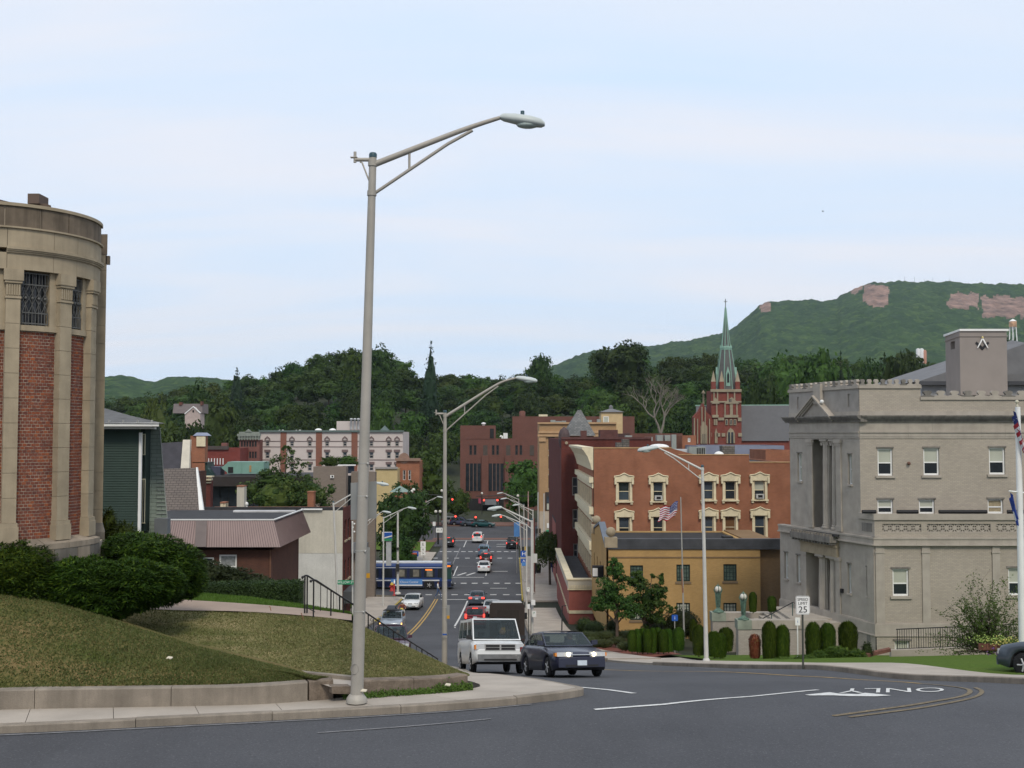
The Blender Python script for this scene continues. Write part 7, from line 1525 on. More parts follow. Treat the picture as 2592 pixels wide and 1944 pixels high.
for k,(px,py,col)in enumerate(((2324,885,(.6,.6,.6)),(2333,885,(.6,.6,.6)),(2340,889,(.4,.2,.14)))):
 o=thing('storage_tank',('left white','right white','rusty')[k]+' tank showing above the trees before the far hill','tank',at(px,py,700));part(o,'drum',mat('tank_%d'%k,col,.6),lambda b:b.lathe(at(px,py+8,700),[(1.3,-6),(1.3,2),(.8,2.6),(.05,2.8)],10))
# === VEHICLES
TYRE=mat('tyre_rubber',(.014,.014,.015),.85,.1,6);RIM=mat('alloy_rim',(.45,.45,.46),.35,.15,6,.2);INT=mat('car_interior',(.03,.03,.033),.8)
PLATE=mat('licence_plate',(.5,.56,.62),.5,.1,8);LAMPG=mat('lamp_reflector',(.42,.43,.44),.15,.1,9,spec=.7)
def paint(name,c,metal=.0):return mat(name,c,.28,.05,.5,metal,.4,coat=.25)
def wheel(parent,x,y,r,w,side):
 b=MB();b.lathe((x,y,r),[(r*.62,-w/2),(r*.9,-w/2),(r,-w*.32),(r,w*.32),(r*.9,w/2),(r*.62,w/2)],18,0,'y');o=b.build('wheel',[TYRE],parent,uv=False)
 b=MB();s=side;b.lathe((x,y,r),[(r*.64,s*w*.1),(r*.62,s*w*.44),(r*.5,s*w*.36),(r*.16,s*w*.42),(.01,s*w*.44)],14,0,'y')
 for k in range(5):a=k*1.2566;b.tube([(x,y+s*w*.44,r),(x+math.cos(a)*r*.55,y+s*w*.44,r+math.sin(a)*r*.55)],r*.11,4)
 b.build('rim',[RIM],o,uv=False)
def lerp_(pts,x):
 for(a,b),(c,d)in zip(pts[:-1],pts[1:]):
  if x<=c:t=(x-a)/(c-a)if c>a else 0;t=max(0,min(1,t));return b+(d-b)*t
 return pts[-1][1]
def make_car(name,label,cat,L,Wd,Ht,belt,hood,cab,body,wb,r=.31,zb=.2,deck=None,roofw=.78,front={},rear={},splits=((.05,.48),(.53,.93)),group=None,nose=.16,trimm=None,lights_on=False,brake=False,amber=False,driver=True,plan=None):
 """car along +x, wheels on z=0. cab = x of windscreen foot, roof front, roof rear, rear window foot; hood = list of (x, z) of the top line outside the cabin"""
 root=thing(name,label,cat,(0,0,0),group);xf,xr=L/2,-L/2;hw=Wd/2;ax=[wb[0],wb[1]];x0,x1,x2,x3=cab
 def zt(x):return lerp_(hood,x)
 def wx(x):
  e=min(xf-x,x-xr);return hw*(1-.14*max(0,1-e/.55)**2)
 xs=sorted(set([xr,xr+.04,xr+.12,xr+.3,xf-.3,xf-.12,xf-.04,xf]+[p[0]for p in hood]+[a+d for a in ax for d in[k*.09 for k in range(-5,6)]]+fr(xr+.3,xf-.3,.3)))
 xs=[x for x in xs if xr<=x<=xf];rings=[]
 for x in xs:
  e=min(xf-x,x-xr);zbx=zb+.10*max(0,1-e/.4);z1=zt(x)-(.05*max(0,1-e/.12));ra=r*1.17;az=zbx
  for a in ax:
   if abs(x-a)<ra:az=max(az,r+math.sqrt(ra*ra-(x-a)**2))
  az=min(az,z1-.06);w=wx(x);wi=w-.3;zm=az+(z1-az)*.45
  half=[(0,zbx),(wi,zbx),(wi,az),(w*.97,az),(w,zm),(w*.985,z1-.1 if z1-.1>zm else zm+.02),(w*.9,z1),(0,z1+.025)]
  rings.append([V((x,y,z))for y,z in half]+[V((x,-y,z))for y,z in half[-2:0:-1]])
 n=len(rings[0]);b=MB()
 for i in range(len(rings)-1):
  xm=(xs[i]+xs[i+1])/2
  for j in range(n):
   j2=(j+1)%n;m=1 if j in(0,1,2,n-1,n-2,n-3)or(j in(6,7)and x3+.05<xm<x0-.05)else 0
   b.face([rings[i][j],rings[i+1][j],rings[i+1][j2],rings[i][j2]],m,None,True)
 b.face(rings[0],0);b.face(rings[-1][::-1],0)
 bt,rw=belt,hw*roofw;cb=hw*.9;zr=Ht
 def side(s):
  def P(u,t):
   xb=x3+(x0-x3)*u;xt=x2+(x1-x2)*u;zbl=bt;e=math.sin(math.pi*t)*.03
   return V((xb+(xt-xb)*t,s*(cb+(rw-cb)*t+e),zbl+(zr-.06-zbl)*t))
  return P
 def scr(xa,xb):
  sg=1 if xa>xb else-1
  def P(u,t):
   y=(2*u-1)*(cb+(rw-cb)*t);bulge=sg*.10*(1-(2*u-1)**2)
   return V((xa+(xb-xa)*t+bulge*(1-t*.4),y*sg,bt+.0+(zr-.05-bt)*t))
  return P
 hs=[(a,.1,c,.88)for a,c in splits];PF,PR=scr(x0,x1),scr(x3,x2);hF,hR=[(.025,.05,.975,.95)],[(.07,.12,.93,.9)]
 for s in(1,-1):b.holed(side(s),hs,0)
 b.holed(PF,hF,0,sb=(.25,.5,.75));b.holed(PR,hR if rear.get('glass',1)else[],0,sb=(.25,.5,.75))
 for i in range(6):
  for j in range(6):
   def Q(u,t):return V((x2+(x1-x2)*u,(2*t-1)*rw,zr-.06+.075*(1-(2*t-1)**4)*(1-.25*(2*u-1)**4)))
   b.face([Q(i/6,j/6),Q((i+1)/6,j/6),Q((i+1)/6,(j+1)/6),Q(i/6,(j+1)/6)],0,None,True)
 b.build('body',[body,trimm or INT],root,weld=True,uv=False)
 for s in(1,-1):
  for h in hs:q=MB();q.fill(side(s),h,0);q.build('side_window',[CGLASS],root,uv=False)
  q=MB();q.obox((x0-.28,s*(cb+.01),bt+.02),(.12,0,0),(0,s*.2,.02),(0,0,.14));q.build('mirror',[body if not front.get('black_mirror')else BLACK],root,uv=False)
  wheel(root,ax[0],s*(hw-.12),r,.2,s);wheel(root,ax[1],s*(hw-.12),r,.2,s)
  fz,fw,fh=front.get('lamp',(.66,.42,.15));lm=HEADL if lights_on else LAMPG
  q=MB();yy=s*(hw*.88-fw);q.obox((xf-.26,yy,fz),(.235,0,0),(0,s*fw,0),(-.02,0,fh));o=q.build('headlight',[LAMPG],root,uv=False)
  if lights_on:q=MB();q.ball((xf-.03,yy+s*.13,fz+fh*.5),fh*.5);q.build('lit_bulb',[HEADL],o,uv=False)
  if front.get('amber',amber):q=MB();q.obox((xf-.25,s*hw*.86,fz+.01),(.2,0,0),(0,s*hw*.08,0),(0,0,fh*.8));q.build('turn_lamp',[emit('amber_lit',(1,.45,.08),3.)if amber else AMBER],root,uv=False)
  rz,rwid,rh=rear.get('lamp',(.78,.3,.16));q=MB();q.obox((xr+.2,s*(hw*.9-rwid),rz),(-.215,0,0),(0,s*rwid,0),(.03,0,rh));q.build('tail_light',[REDL if brake else REDD],root,uv=False)
 q=MB();q.fill(PF,hF[0],0,(6,2));q.build('windshield',[CGLASS],root,uv=False)
 if rear.get('glass',1):q=MB();q.fill(PR,hR[0],0,(6,2));q.build('rear_window',[CGLASS],root,uv=False)
 gz,gw,gh=front.get('grille',(.62,.5,.1));gm=front.get('gm',BLACK)
 q=MB();q.box(xf-.1,xf+.012,-gw,gw,gz,gz+gh);g=q.build('grille',[gm],root,uv=False)
 for kk in range(front.get('bars',0)):q=MB();y=-gw+gw*2*(kk+.5)/front['bars'];q.box(xf+.012,xf+.018,y-gw/front['bars']+.03,y+gw/front['bars']-.03,gz+.03,gz+gh*.46);q.box(xf+.012,xf+.018,y-gw/front['bars']+.03,y+gw/front['bars']-.03,gz+gh*.54,gz+gh-.03);q.build('grille_opening',[BLACK],g,uv=False)
 q=MB();bz=front.get('bumper',(.34,.22));q.box(xf-.12,xf+.04,-hw*.84,hw*.84,bz[0],bz[0]+bz[1]);bo=q.build('front_bumper',[front.get('bm',body)],root,uv=False)
 q=MB();q.box(xf+.041,xf+.05,-hw*.6,hw*.6,bz[0]+.02,bz[0]+.08);q.build('air_intake',[BLACK],bo,uv=False)
 q=MB();q.box(xr-.05,xr+.12,-hw*.84,hw*.84,.36,.58);q.build('rear_bumper',[rear.get('bm',body)],root,uv=False)
 for x,y,z,nm in((xf+.055,front.get('py',0),bz[0]+bz[1]*.5,0),(xr-.02,0,rear.get('plate',.8),1)):
  if nm==0 and front.get('noplate'):continue
  q=MB();q.box(x-.012,x+.012,y-.15,y+.15,z-.075,z+.075);q.build('licence_plate',[PLATE],root,uv=False)
 if brake:q=MB();q.box(x3+.12,x3+.2,-.2,.2,bt+(zr-bt)*.1,bt+(zr-bt)*.17)if not rear.get('hi')else q.box(x2-.12,x2-.06,-.22,.22,zr-.1,zr-.04);q.build('brake_lamp',[REDL],root,uv=False)
 q=MB();xm=x0-.95
 for s in(1,-1):q.box(xm-.5,xm-.35,s*.38-.24,s*.38+.24,bt-.3,bt+.12);q.box(xm-.48,xm-.4,s*.38-.12,s*.38+.12,bt+.14,bt+.32)
 q.box(x3+.3,x3+.42,-hw*.7,hw*.7,bt-.3,bt+.12);q.box(x0-.55,x0-.12,-hw*.8,hw*.8,bt-.2,bt+.03);q.build('seats',[INT],root,uv=False)
 if driver:q=MB();q.ball((xm-.25,.38,bt+.3),.115,0,8,6);q.ball((xm-.3,.38,bt-.0),.24,1,8,6,(.7,1,1));q.build('driver',[mat('skin',(.42,.25,.17),.6),mat('dark_shirt',(.06,.06,.08),.8)],root,uv=False)
 return root
def place(o,px,Y,yaw,py=None,dz=0):
 """stand a vehicle on the terrain; yaw = heading, 0 pointing at +x"""
 x=(px-CX)/F*Y;hx,hy=math.cos(yaw),math.sin(yaw);e=1.3
 t=V((2*e*hx,2*e*hy,H(x+e*hx,Y+e*hy)-H(x-e*hx,Y-e*hy))).normalized();sdir=V((-hy,hx,0));s=V((2*sdir.x,2*sdir.y,H(x+sdir.x,Y+sdir.y)-H(x-sdir.x,Y-sdir.y))).normalized();u=t.cross(s).normalized();s=u.cross(t)
 o.rotation_euler=Matrix((t,s,u)).transposed().to_euler();o.location=(x,Y,(H(x+e*hx,Y+e*hy)+H(x-e*hx,Y-e*hy))/2+.012+dz);return o
DN,UP=-math.pi/2,math.pi/2
NAVY=paint('navy_paint',(.012,.014,.034));WHP=paint('white_car_paint',(.66,.67,.67));SILV=paint('silver_blue_paint',(.30,.34,.39),.3);MARO=paint('maroon_paint',(.05,.012,.026));REDP=paint('dark_red_paint',(.16,.008,.016));BLKP=paint('black_car_paint',(.012,.012,.014));GRYP=paint('slate_grey_paint',(.055,.07,.09),.1);GRNP=paint('dark_green_paint_car',(.008,.06,.065));BLUP=paint('steel_blue_paint',(.12,.2,.28),.3);SLVP=paint('silver_paint',(.42,.43,.43),.3)
sedan_h=[(-2.3,.8),(-1.75,.98),(-1.3,1.0),(.75,.94),(1.5,.86),(2.1,.74),(2.3,.62)]
suv_h=[(-2.2,.95),(-2.1,1.02),(-1.9,1.06),(.9,1.04),(1.5,1.0),(2.05,.9),(2.2,.78)]
def sedan(label,body,**k):return make_car('sedan',label,'car',4.6,1.76,1.43,.95,sedan_h,(1.0,.22,-.95,-1.75),body,(1.42,-1.28),**k)
def suv(label,body,name='suv',cat='car',**k):
 k.setdefault('rear',{});k['rear'].setdefault('lamp',(.95,.16,.32));k['rear']['hi']=1;k['rear'].setdefault('plate',.92)
 return make_car(name,label,cat,4.4,1.8,k.pop('Ht',1.7),1.05,suv_h,(1.05,.4,-1.75,-2.12),body,(1.36,-1.26),r=.35,zb=.26,roofw=.8,splits=((.03,.26),(.30,.60),(.64,.92)),**k)
o=sedan('dark navy sedan with both headlights on, coming up to the corner',NAVY,lights_on=True,front=dict(lamp=(.62,.5,.13),amber=1,grille=(.66,.42,.03),gm=CHROME,bumper=(.3,.26)),plan=1)
place(o,1419,37,R(-76));part(o,'bumper_trim',CHROME,lambda b:b.box(2.341,2.352,-.6,.6,.4,.42))
van_h=[(-2.55,1.12),(-2.45,1.2),(1.3,1.2),(1.75,1.17),(2.35,1.02),(2.52,.9)]
o=make_car('van','white passenger van with dark side windows and a chrome bumper, coming up the hill','van',5.05,1.98,2.04,1.2,van_h,(1.72,1.0,-2.4,-2.5),WHP,(1.62,-1.28),r=.36,zb=.34,roofw=.83,nose=.1,front=dict(lamp=(.86,.33,.2),amber=1,grille=(.82,.56,.24),gm=mat('chrome_grille',(.33,.33,.33),.3),bars=2,bumper=(.46,.24),bm=mat('chrome_bumper',(.2,.2,.2),.25,.2,4,.3),black_mirror=1,noplate=1),splits=((.04,.3),(.34,.62),(.70,.95)))
place(o,1240,43.2,R(-80))
part(o,'lower_trim',mat('grey_trim',(.1,.1,.105),.6),lambda b:(b.box(2.4,2.56,-.86,.86,.70,.80),[b.box(-1.0,1.1,s*.985-.012,s*.985+.012,.56,.66)for s in(1,-1)]));part(o,'roof_ribs',WHP,lambda b:[b.box(x-.03,x+.03,-.7,.7,2.045,2.065)for x in(-2,-1.5,-1,-.5,0,.5)])
part(o,'hood_badge',CHROME,lambda b:b.box(2.43,2.46,-.03,.03,.99,1.05))
REDT=mat('red_lettering',(.3,.02,.02),.5);part(o,'side_stripe_print',REDT,lambda b:[b.box(-2.3+.17*k,-2.2+.17*k,-1.0,-.992,.88,1.0)for k in range(13)]+[b.box(-2.2+.13*k,-2.12+.13*k,-.955,-.93,1.45,1.6)for k in range(4)],'stuff')
o=make_car('minivan','maroon minivan behind the stair railing, headlights off','car',4.8,1.92,1.75,1.08,[(-2.4,1.0),(-2.3,1.06),(1.0,1.06),(1.7,.98),(2.25,.84),(2.4,.7)],(1.3,.35,-2.0,-2.3),MARO,(1.5,-1.45),r=.33,splits=((.04,.3),(.34,.62),(.66,.92)),front=dict(grille=(.62,.5,.16),gm=mat('silver_grille',(.4,.4,.42),.4,.3,9),lamp=(.66,.4,.2),bumper=(.34,.24)),rear=dict(hi=1));place(o,990,59,R(-82))
o=suv('silver blue wagon with a dark roof box and amber lamps lit, coming up the left lane',SILV,amber=True,Ht=1.62);place(o,996,88,R(-88));o2=thing('roof_box','dark grey roof box on the silver blue wagon','roof box',(0,0,0));part(o2,'shell',mat('dark_grey_plastic',(.045,.05,.06),.5),lambda b:(b.box(-.8,.8,-.45,.25,1.68,1.8),b.prism([(-.75,-.43,1.8),(.72,-.43,1.8),(.5,-.36,2.0),(-.6,-.36,2.0)],(0,.62,0)),b.box(-.7,-.64,-.7,.7,1.62,1.68),b.box(.6,.66,-.7,.7,1.62,1.68)));place(o2,996,88,R(-88))
o=sedan('white sedan coming towards the camera in the left lane below the bus',WHP,front=dict(lamp=(.6,.42,.1),grille=(.6,.2,.06)));place(o,1047,113,R(-92))
o=suv('dark red minivan waiting in line, seen from behind with brake lights on',REDP,'minivan',brake=True,rear=dict(lamp=(.85,.16,.34)));place(o,1205,93,UP)
o=sedan('dark sedan waiting ahead of the dark red minivan, brake lights on',GRYP,brake=True);place(o,1209,117,UP)
o=sedan('white sedan half hidden between the red minivan and the brown truck',SLVP,brake=False);place(o,1246,106,UP)
whs=sedan('white sedan seen from behind in the middle lane beyond the crossing',WHP);place(whs,1226,152,UP)
o=suv('dark red boxy jeep ahead of the white sedan beyond the crossing',paint('dark_wine_paint',(.06,.012,.012)),brake=True);place(o,1231,161,UP);o=suv('steel blue car just ahead of the dark red jeep',BLUP);place(o,1226,172,UP)
o=suv('white suv driving away at the far crossing, brake lights on',WHP,brake=True,Ht=1.75);place(o,1210,194,R(88));o=suv('black suv half hidden by the second lamp post, brake light on',BLKP,brake=True);place(o,1138,186,UP)
o=make_car('pickup_truck','dark pickup truck at the right of the far crossing, brake lights on','truck',5.2,1.95,1.85,1.12,[(-2.6,1.12),(-.6,1.12),(1.1,1.12),(2.4,1.0),(2.6,.85)],(1.2,.7,-.4,-.6),BLKP,(1.7,-1.5),r=.38,zb=.4,brake=True,splits=((.08,.9),),rear=dict(lamp=(.85,.14,.25)));place(o,1298,184,R(86));part(o,'bed',INT,lambda b:b.box(-2.5,-.75,-.8,.8,1.14,1.155))
for px,Y,a,f,lb,c in((1147,229,0,suv,'silver grey suv, leftmost in the row stopped along the far cross street',SLVP),(1168,227.5,0,suv,'dark blue wagon, second in the row along the far cross street',paint('dark_blue_paint',(.04,.045,.09))),(1196,226,0,sedan,'dark grey car with a pale roof, third in the row along the far cross street',GRYP),(1224,224,0,sedan,'dark teal pickup like car, rightmost in the row along the far cross street',GRNP)):o=f(lb,c);place(o,px,Y,R(-8))
o=suv('slate grey suv cut by the right edge of the picture, on the hall driveway',GRYP);place(o,2735,32.5,R(130));
BRN=paint('brown_truck_paint',(.028,.018,.012));tr=thing('delivery_truck','dark brown boxy parcel truck seen from behind, at the right kerb','truck')
part(tr,'body',[BRN,WHP,BLACK],lambda b:(b.prism([(-3.2,-1.08,.55),(-3.2,1.08,.55),(-3.2,1.08,2.72),(-3.2,.95,2.88),(-3.2,-.95,2.88),(-3.2,-1.08,2.72)],(5.0,0,0)),b.prism([(1.8,-1.0,.55),(1.8,-1.0,2.7),(2.2,-1.0,2.6),(2.45,-1.0,1.5),(3.1,-1.0,1.3),(3.2,-1.0,.55)],(0,2.0,0)),b.box(-3.1,1.7,-.9,.9,2.885,2.91,1),b.box(-3.3,-3.2,-1.0,1.0,.45,.62,2)))
part(tr,'rear_door',mat('dark_brown_door',(.02,.014,.01),.5),lambda b:b.box(-3.225,-3.203,-.72,.6,.7,2.45));part(tr,'rear_step',BLACK,lambda b:b.box(-3.5,-3.3,-.9,.9,.4,.5))
for s in(1,-1):wheel(tr,1.9,s*.9,.42,.26,s);wheel(tr,-2.1,s*.9,.42,.3,s);part(tr,'mirror',BLACK,lambda b:b.cbox((2.1,s*1.28,1.9),.1,.22,.42));part(tr,'tail_light',REDD,lambda b:b.cbox((-3.21,s*.95,.75),.03,.12,.12))
sh=part(tr,'shield',mat('shield_gold',(.5,.3,.05),.5),lambda b:b.prism([(-3.227,u,v)for u,v in((.42,1.4),(.12,1.4),(.10,1.15),(.16,1.02),(.27,.95),(.38,1.02),(.44,1.15))],(-.012,0,0)))
lettering('ups',.19,(-3.245,.27,1.16),(0,-1,0),(0,0,1),BRN,sh);lettering('Worldwide Services',.085,(-3.23,-.25,1.25),(0,-1,0),(0,0,1),mat('gold_lettering',(.5,.3,.06),.5),tr);place(tr,1282,72.5,R(91))
BB=paint('bus_blue',(.022,.05,.17));BD=paint('bus_dark_blue',(.012,.02,.065));BW=mat('bus_white',(.62,.64,.66),.4);bus=thing('city_bus','long blue and white city bus crossing the street at the foot of the hill','bus')
part(bus,'body',[BB,BW,BD],lambda b:(b.box(-6,6,-1.27,1.27,.95,2.75),b.box(-5.9,5.95,-1.25,1.25,.3,.62,2),b.box(-5.98,5.98,-1.265,1.265,.62,.95,2),b.prism([(-6,-1.27,2.75),(-6,1.27,2.75),(-6,1.0,3.02),(-6,-1.0,3.02)],(11.9,0,0)),b.box(-5.7,5.2,-.9,.9,3.02,3.16,1)))
part(bus,'stripe',BW,lambda b:(b.box(-5.95,4.6,-1.283,-1.272,.98,1.12),b.box(-5.9,5.6,-1.283,-1.272,2.5,2.56),b.box(-5.9,-2.6,-1.283,-1.272,1.25,1.31)))
part(bus,'side_windows',GLASS,lambda b:b.box(-5.4,5.1,-1.281,-1.272,1.36,2.42))
for k,x in enumerate((-5.2,-3.6,-2.0,-.3,1.4,3.0)):part(bus,'window_pillar',BD,lambda b:b.box(x+1.05,x+1.4,-1.29,-1.282,1.36,2.42))
for x in(-.2,1.5,3.1):part(bus,'passenger_window',mat('seen_through_window',(.19,.18,.15),.2,.4,2),lambda b:b.box(x,x+.7,-1.288,-1.282,1.5,2.3))
part(bus,'windscreen',mat('greenish_glass',(.03,.07,.065),.1),lambda b:(b.box(6.001,6.02,-1.15,1.15,1.15,2.55),b.box(5.3,6.005,-1.288,-1.272,1.2,2.5)))
os_=emit('orange_display',(1.,.25,.04),.8);part(bus,'destination_sign',[BLACK,os_],lambda b:(b.box(5.3,6.03,-1.295,1.15,2.56,2.86),b.box(5.42,5.9,-1.3,-1.295,2.62,2.8,1),b.box(2.95,3.75,-1.3,-1.288,2.2,2.36,1)))
ad=part(bus,'advert_panel',[mat('advert_blue',(.09,.24,.55),.5),WHITE,DARK],lambda b:(b.box(-1.1,2.6,-1.31,-1.284,.42,1.2),b.box(-1.1,2.6,-1.315,-1.311,.42,.56,1),b.box(-.5,-.2,-1.316,-1.311,.62,1.1,2)))
lettering('Choice Central',.34,(1.05,-1.316,.86),(1,0,0),(0,0,1),WHITE,ad);part(bus,'bumper',BLACK,lambda b:b.box(5.98,6.25,-1.2,1.2,.35,.6));part(bus,'mirror',BLACK,lambda b:b.cbox((6.2,-1.4,2.0),.18,.15,.5));part(bus,'headlight',LENS,lambda b:b.box(5.9,6.03,-1.2,-.9,.75,.95))
for x in(-3.3,3.4):
 part(bus,'wheel_arch',BLACK,lambda b:b.lathe((x,-1.275,.52),[(.66,0),(.66,.012)],18,0,'y'))
 for s in(1,-1):wheel(bus,x,s*1.16,.5,.28,s)
place(bus,1013,134.5,0);bus.location.x=at(1148,1480,134.5).x-6.2
mc=thing('motorcycle','yellow motorcycle coming up the left lane beside the kerb','motorcycle');YEL=paint('yellow_paint',(.5,.4,.04))
for x in(.7,-.7):wheel(mc,x,0,.31,.12,1)
part(mc,'frame',BLACK,lambda b:(b.tube([(.7,0,.31),(.5,0,.95)],.05,6),b.tube([(-.7,0,.31),(0,0,.5),(.45,0,.8)],.06,6),b.cbox((0,0,.45),.5,.3,.35),b.tube([(.45,-.36,1.02),(.5,0,.98),(.45,.36,1.02)],.025,5)));part(mc,'tank',YEL,lambda b:(b.ball((.2,0,.82),.2,0,10,7,(1.5,.8,.8)),b.ball((.62,0,.92),.2,0,10,7,(.6,1,1.1)),b.box(.5,.95,-.07,.07,.6,.64)));part(mc,'headlight',HEADL,lambda b:b.ball((.74,0,.95),.07,0,8,6));part(mc,'seat',DARK,lambda b:b.ball((-.3,0,.8),.2,0,8,6,(1.8,.8,.4)))
place(mc,1020,100,R(-90))
# === PEOPLE
SKIN=mat('skin',(.42,.25,.17),.6)
def person(label,J,shirt,trous,px,Y,yaw,skin=SKIN,cap=None,hair=(.03,.02,.015),group=None,H_=1.75,shoes=(.5,.5,.5),dz=0):
 """J: joints dict in metres, x forward, y left, z up; one skinned body"""
 o=thing('person',label,'person');V_=['hip','waist','chest','neck','head','top','shl','ell','hal','shr','elr','har','hil','knl','anl','tol','hir','knr','anr','tor']
 E=[('hip','waist'),('waist','chest'),('chest','neck'),('neck','head'),('head','top'),('chest','shl'),('shl','ell'),('ell','hal'),('chest','shr'),('shr','elr'),('elr','har'),('hip','hil'),('hil','knl'),('knl','anl'),('anl','tol'),('hip','hir'),('hir','knr'),('knr','anr'),('anr','tor')]
 rd=dict(hip=.15,waist=.135,chest=.155,neck=.06,head=.095,top=.08,shl=.075,ell=.05,hal=.042,shr=.075,elr=.05,har=.042,hil=.095,knl=.065,anl=.045,tol=.04,hir=.095,knr=.065,anr=.045,tor=.04)
 D=dict(hip=(0,0,.95),waist=(0,0,1.12),chest=(0,0,1.36),neck=(0,0,1.52),head=(.02,0,1.63),top=(.02,0,1.71),shl=(0,.19,1.42),ell=(-.02,.25,1.14),hal=(.06,.24,.9),shr=(0,-.19,1.42),elr=(-.02,-.25,1.14),har=(.06,-.24,.9),hil=(0,.1,.88),knl=(.02,.11,.5),anl=(-.02,.11,.09),tol=(.13,.12,.05),hir=(0,-.1,.88),knr=(.02,-.11,.5),anr=(-.02,-.11,.09),tor=(.13,-.12,.05));D.update(J)
 me=bpy.data.meshes.new('body');me.from_pydata([D[k]for k in V_],[(V_.index(a),V_.index(c))for a,c in E],[]);ob=link('body',me,o)
 m=ob.modifiers.new('skin','SKIN');sk=me.skin_vertices[0].data if me.skin_vertices else None
 if sk is None:
  import bmesh
  bm=bmesh.new();bm.from_mesh(me);bm.verts.layers.skin.verify();bm.to_mesh(me);bm.free();sk=me.skin_vertices[0].data
 for i,k in enumerate(V_):sk[i].radius=(rd[k],)*2;sk[i].use_root=k=='hip'
 ob.modifiers.new('sub','SUBSURF').levels=1;bpy.context.view_layer.update()
 m2=bpy.data.meshes.new_from_object(ob.evaluated_get(bpy.context.evaluated_depsgraph_get()));ob.modifiers.clear();ob.data=m2
 for c in(skin,shirt,trous,mat('shoe_%.2f'%shoes[0],shoes,.7)):m2.materials.append(c)
 hz=D['hip'][2]
 for p in m2.polygons:
  c=p.center;d={k:(c-V(D[k])).length for k in V_};k=min(d,key=d.get);p.use_smooth=True
  p.material_index=0 if k in('head','top','neck','hal','har')else 3 if k in('tol','tor')else 2 if k in('hil','hir','knl','knr','anl','anr','hip')else 1
 hd=V(D['head']);part(o,'hair' if not cap else 'cap',cap or mat('hair_%.2f'%hair[0],hair,.8),lambda b:b.ball(hd+V((-.012,0,.055)),.105 if cap is None else.125,0,10,7,(1,1,.8 if cap is None else 1)))
 part(o,'face',mat('face_features',(.06,.03,.025),.6),lambda b:[b.ball(hd+V((.093,y,.02)),.013,0,5,4)for y in(.035,-.035)]+[b.cbox(hd+V((.095,0,-.045)),.01,.05,.012)]+[b.cbox(hd+V((.1,0,-.01)),.03,.02,.04)])
 place(o,px,Y,yaw,dz=dz);o.rotation_euler=(0,0,yaw);return o
walk=dict(knl=(.2,.11,.52),anl=(.28,.11,.1),tol=(.42,.11,.1),knr=(-.04,-.11,.5),anr=(-.3,-.11,.14),tor=(-.18,-.12,.05),ell=(-.14,.24,1.16),hal=(-.04,.24,.95),elr=(.08,-.25,1.15),har=(.25,-.2,1.02))
DEN=mat('blue_denim',(.06,.10,.2),.85,.2,9);person('pedestrian in a white shirt and blue jeans striding over the crossing before the bus',walk,mat('white_shirt',(.6,.6,.6),.8),DEN,1110,124.5,R(-10))
person('person in dark blue clothes walking on the right pavement under the drooping tree',walk,mat('dark_blue_cloth',(.03,.05,.13),.85),mat('dark_blue_cloth',(.03,.05,.13)),1395,150,R(95),shoes=(.1,.1,.1))
p=person('motorcyclist in a red brown jacket and white helmet on the yellow motorcycle',dict(hip=(-.3,0,.88),waist=(-.28,0,1.05),chest=(-.16,0,1.28),neck=(-.1,0,1.42),head=(-.05,0,1.53),top=(-.05,0,1.6),shl=(-.14,.19,1.34),ell=(.08,.32,1.16),hal=(.4,.33,1.04),shr=(-.14,-.19,1.34),elr=(.08,-.32,1.16),har=(.4,-.33,1.04),hil=(-.22,.14,.84),knl=(.18,.22,.78),anl=(-.02,.24,.38),tol=(.12,.24,.32),hir=(-.22,-.14,.84),knr=(.18,-.22,.78),anr=(-.02,-.24,.38),tor=(.12,-.24,.32)),mat('red_brown_jacket',(.2,.06,.045),.8),mat('white_trousers',(.4,.4,.4),.8),1020,100,R(-90),cap=mat('white_helmet',(.55,.57,.6),.3))
p.rotation_euler=mc.rotation_euler;p.location=mc.location
person('person in a bright cyan shirt and red cap seen behind the stair railing',{},mat('cyan_shirt',(.07,.42,.62),.8),DEN,803,97.5,R(60),cap=mat('red_cap',(.35,.04,.04),.8))
person('distant person in dark clothes on the pavement by the far right signal pole',walk,mat('dark_cloth',(.03,.03,.035),.85),mat('dark_cloth',(.03,.03,.035)),1362,186,R(90),shoes=(.1,.1,.1))
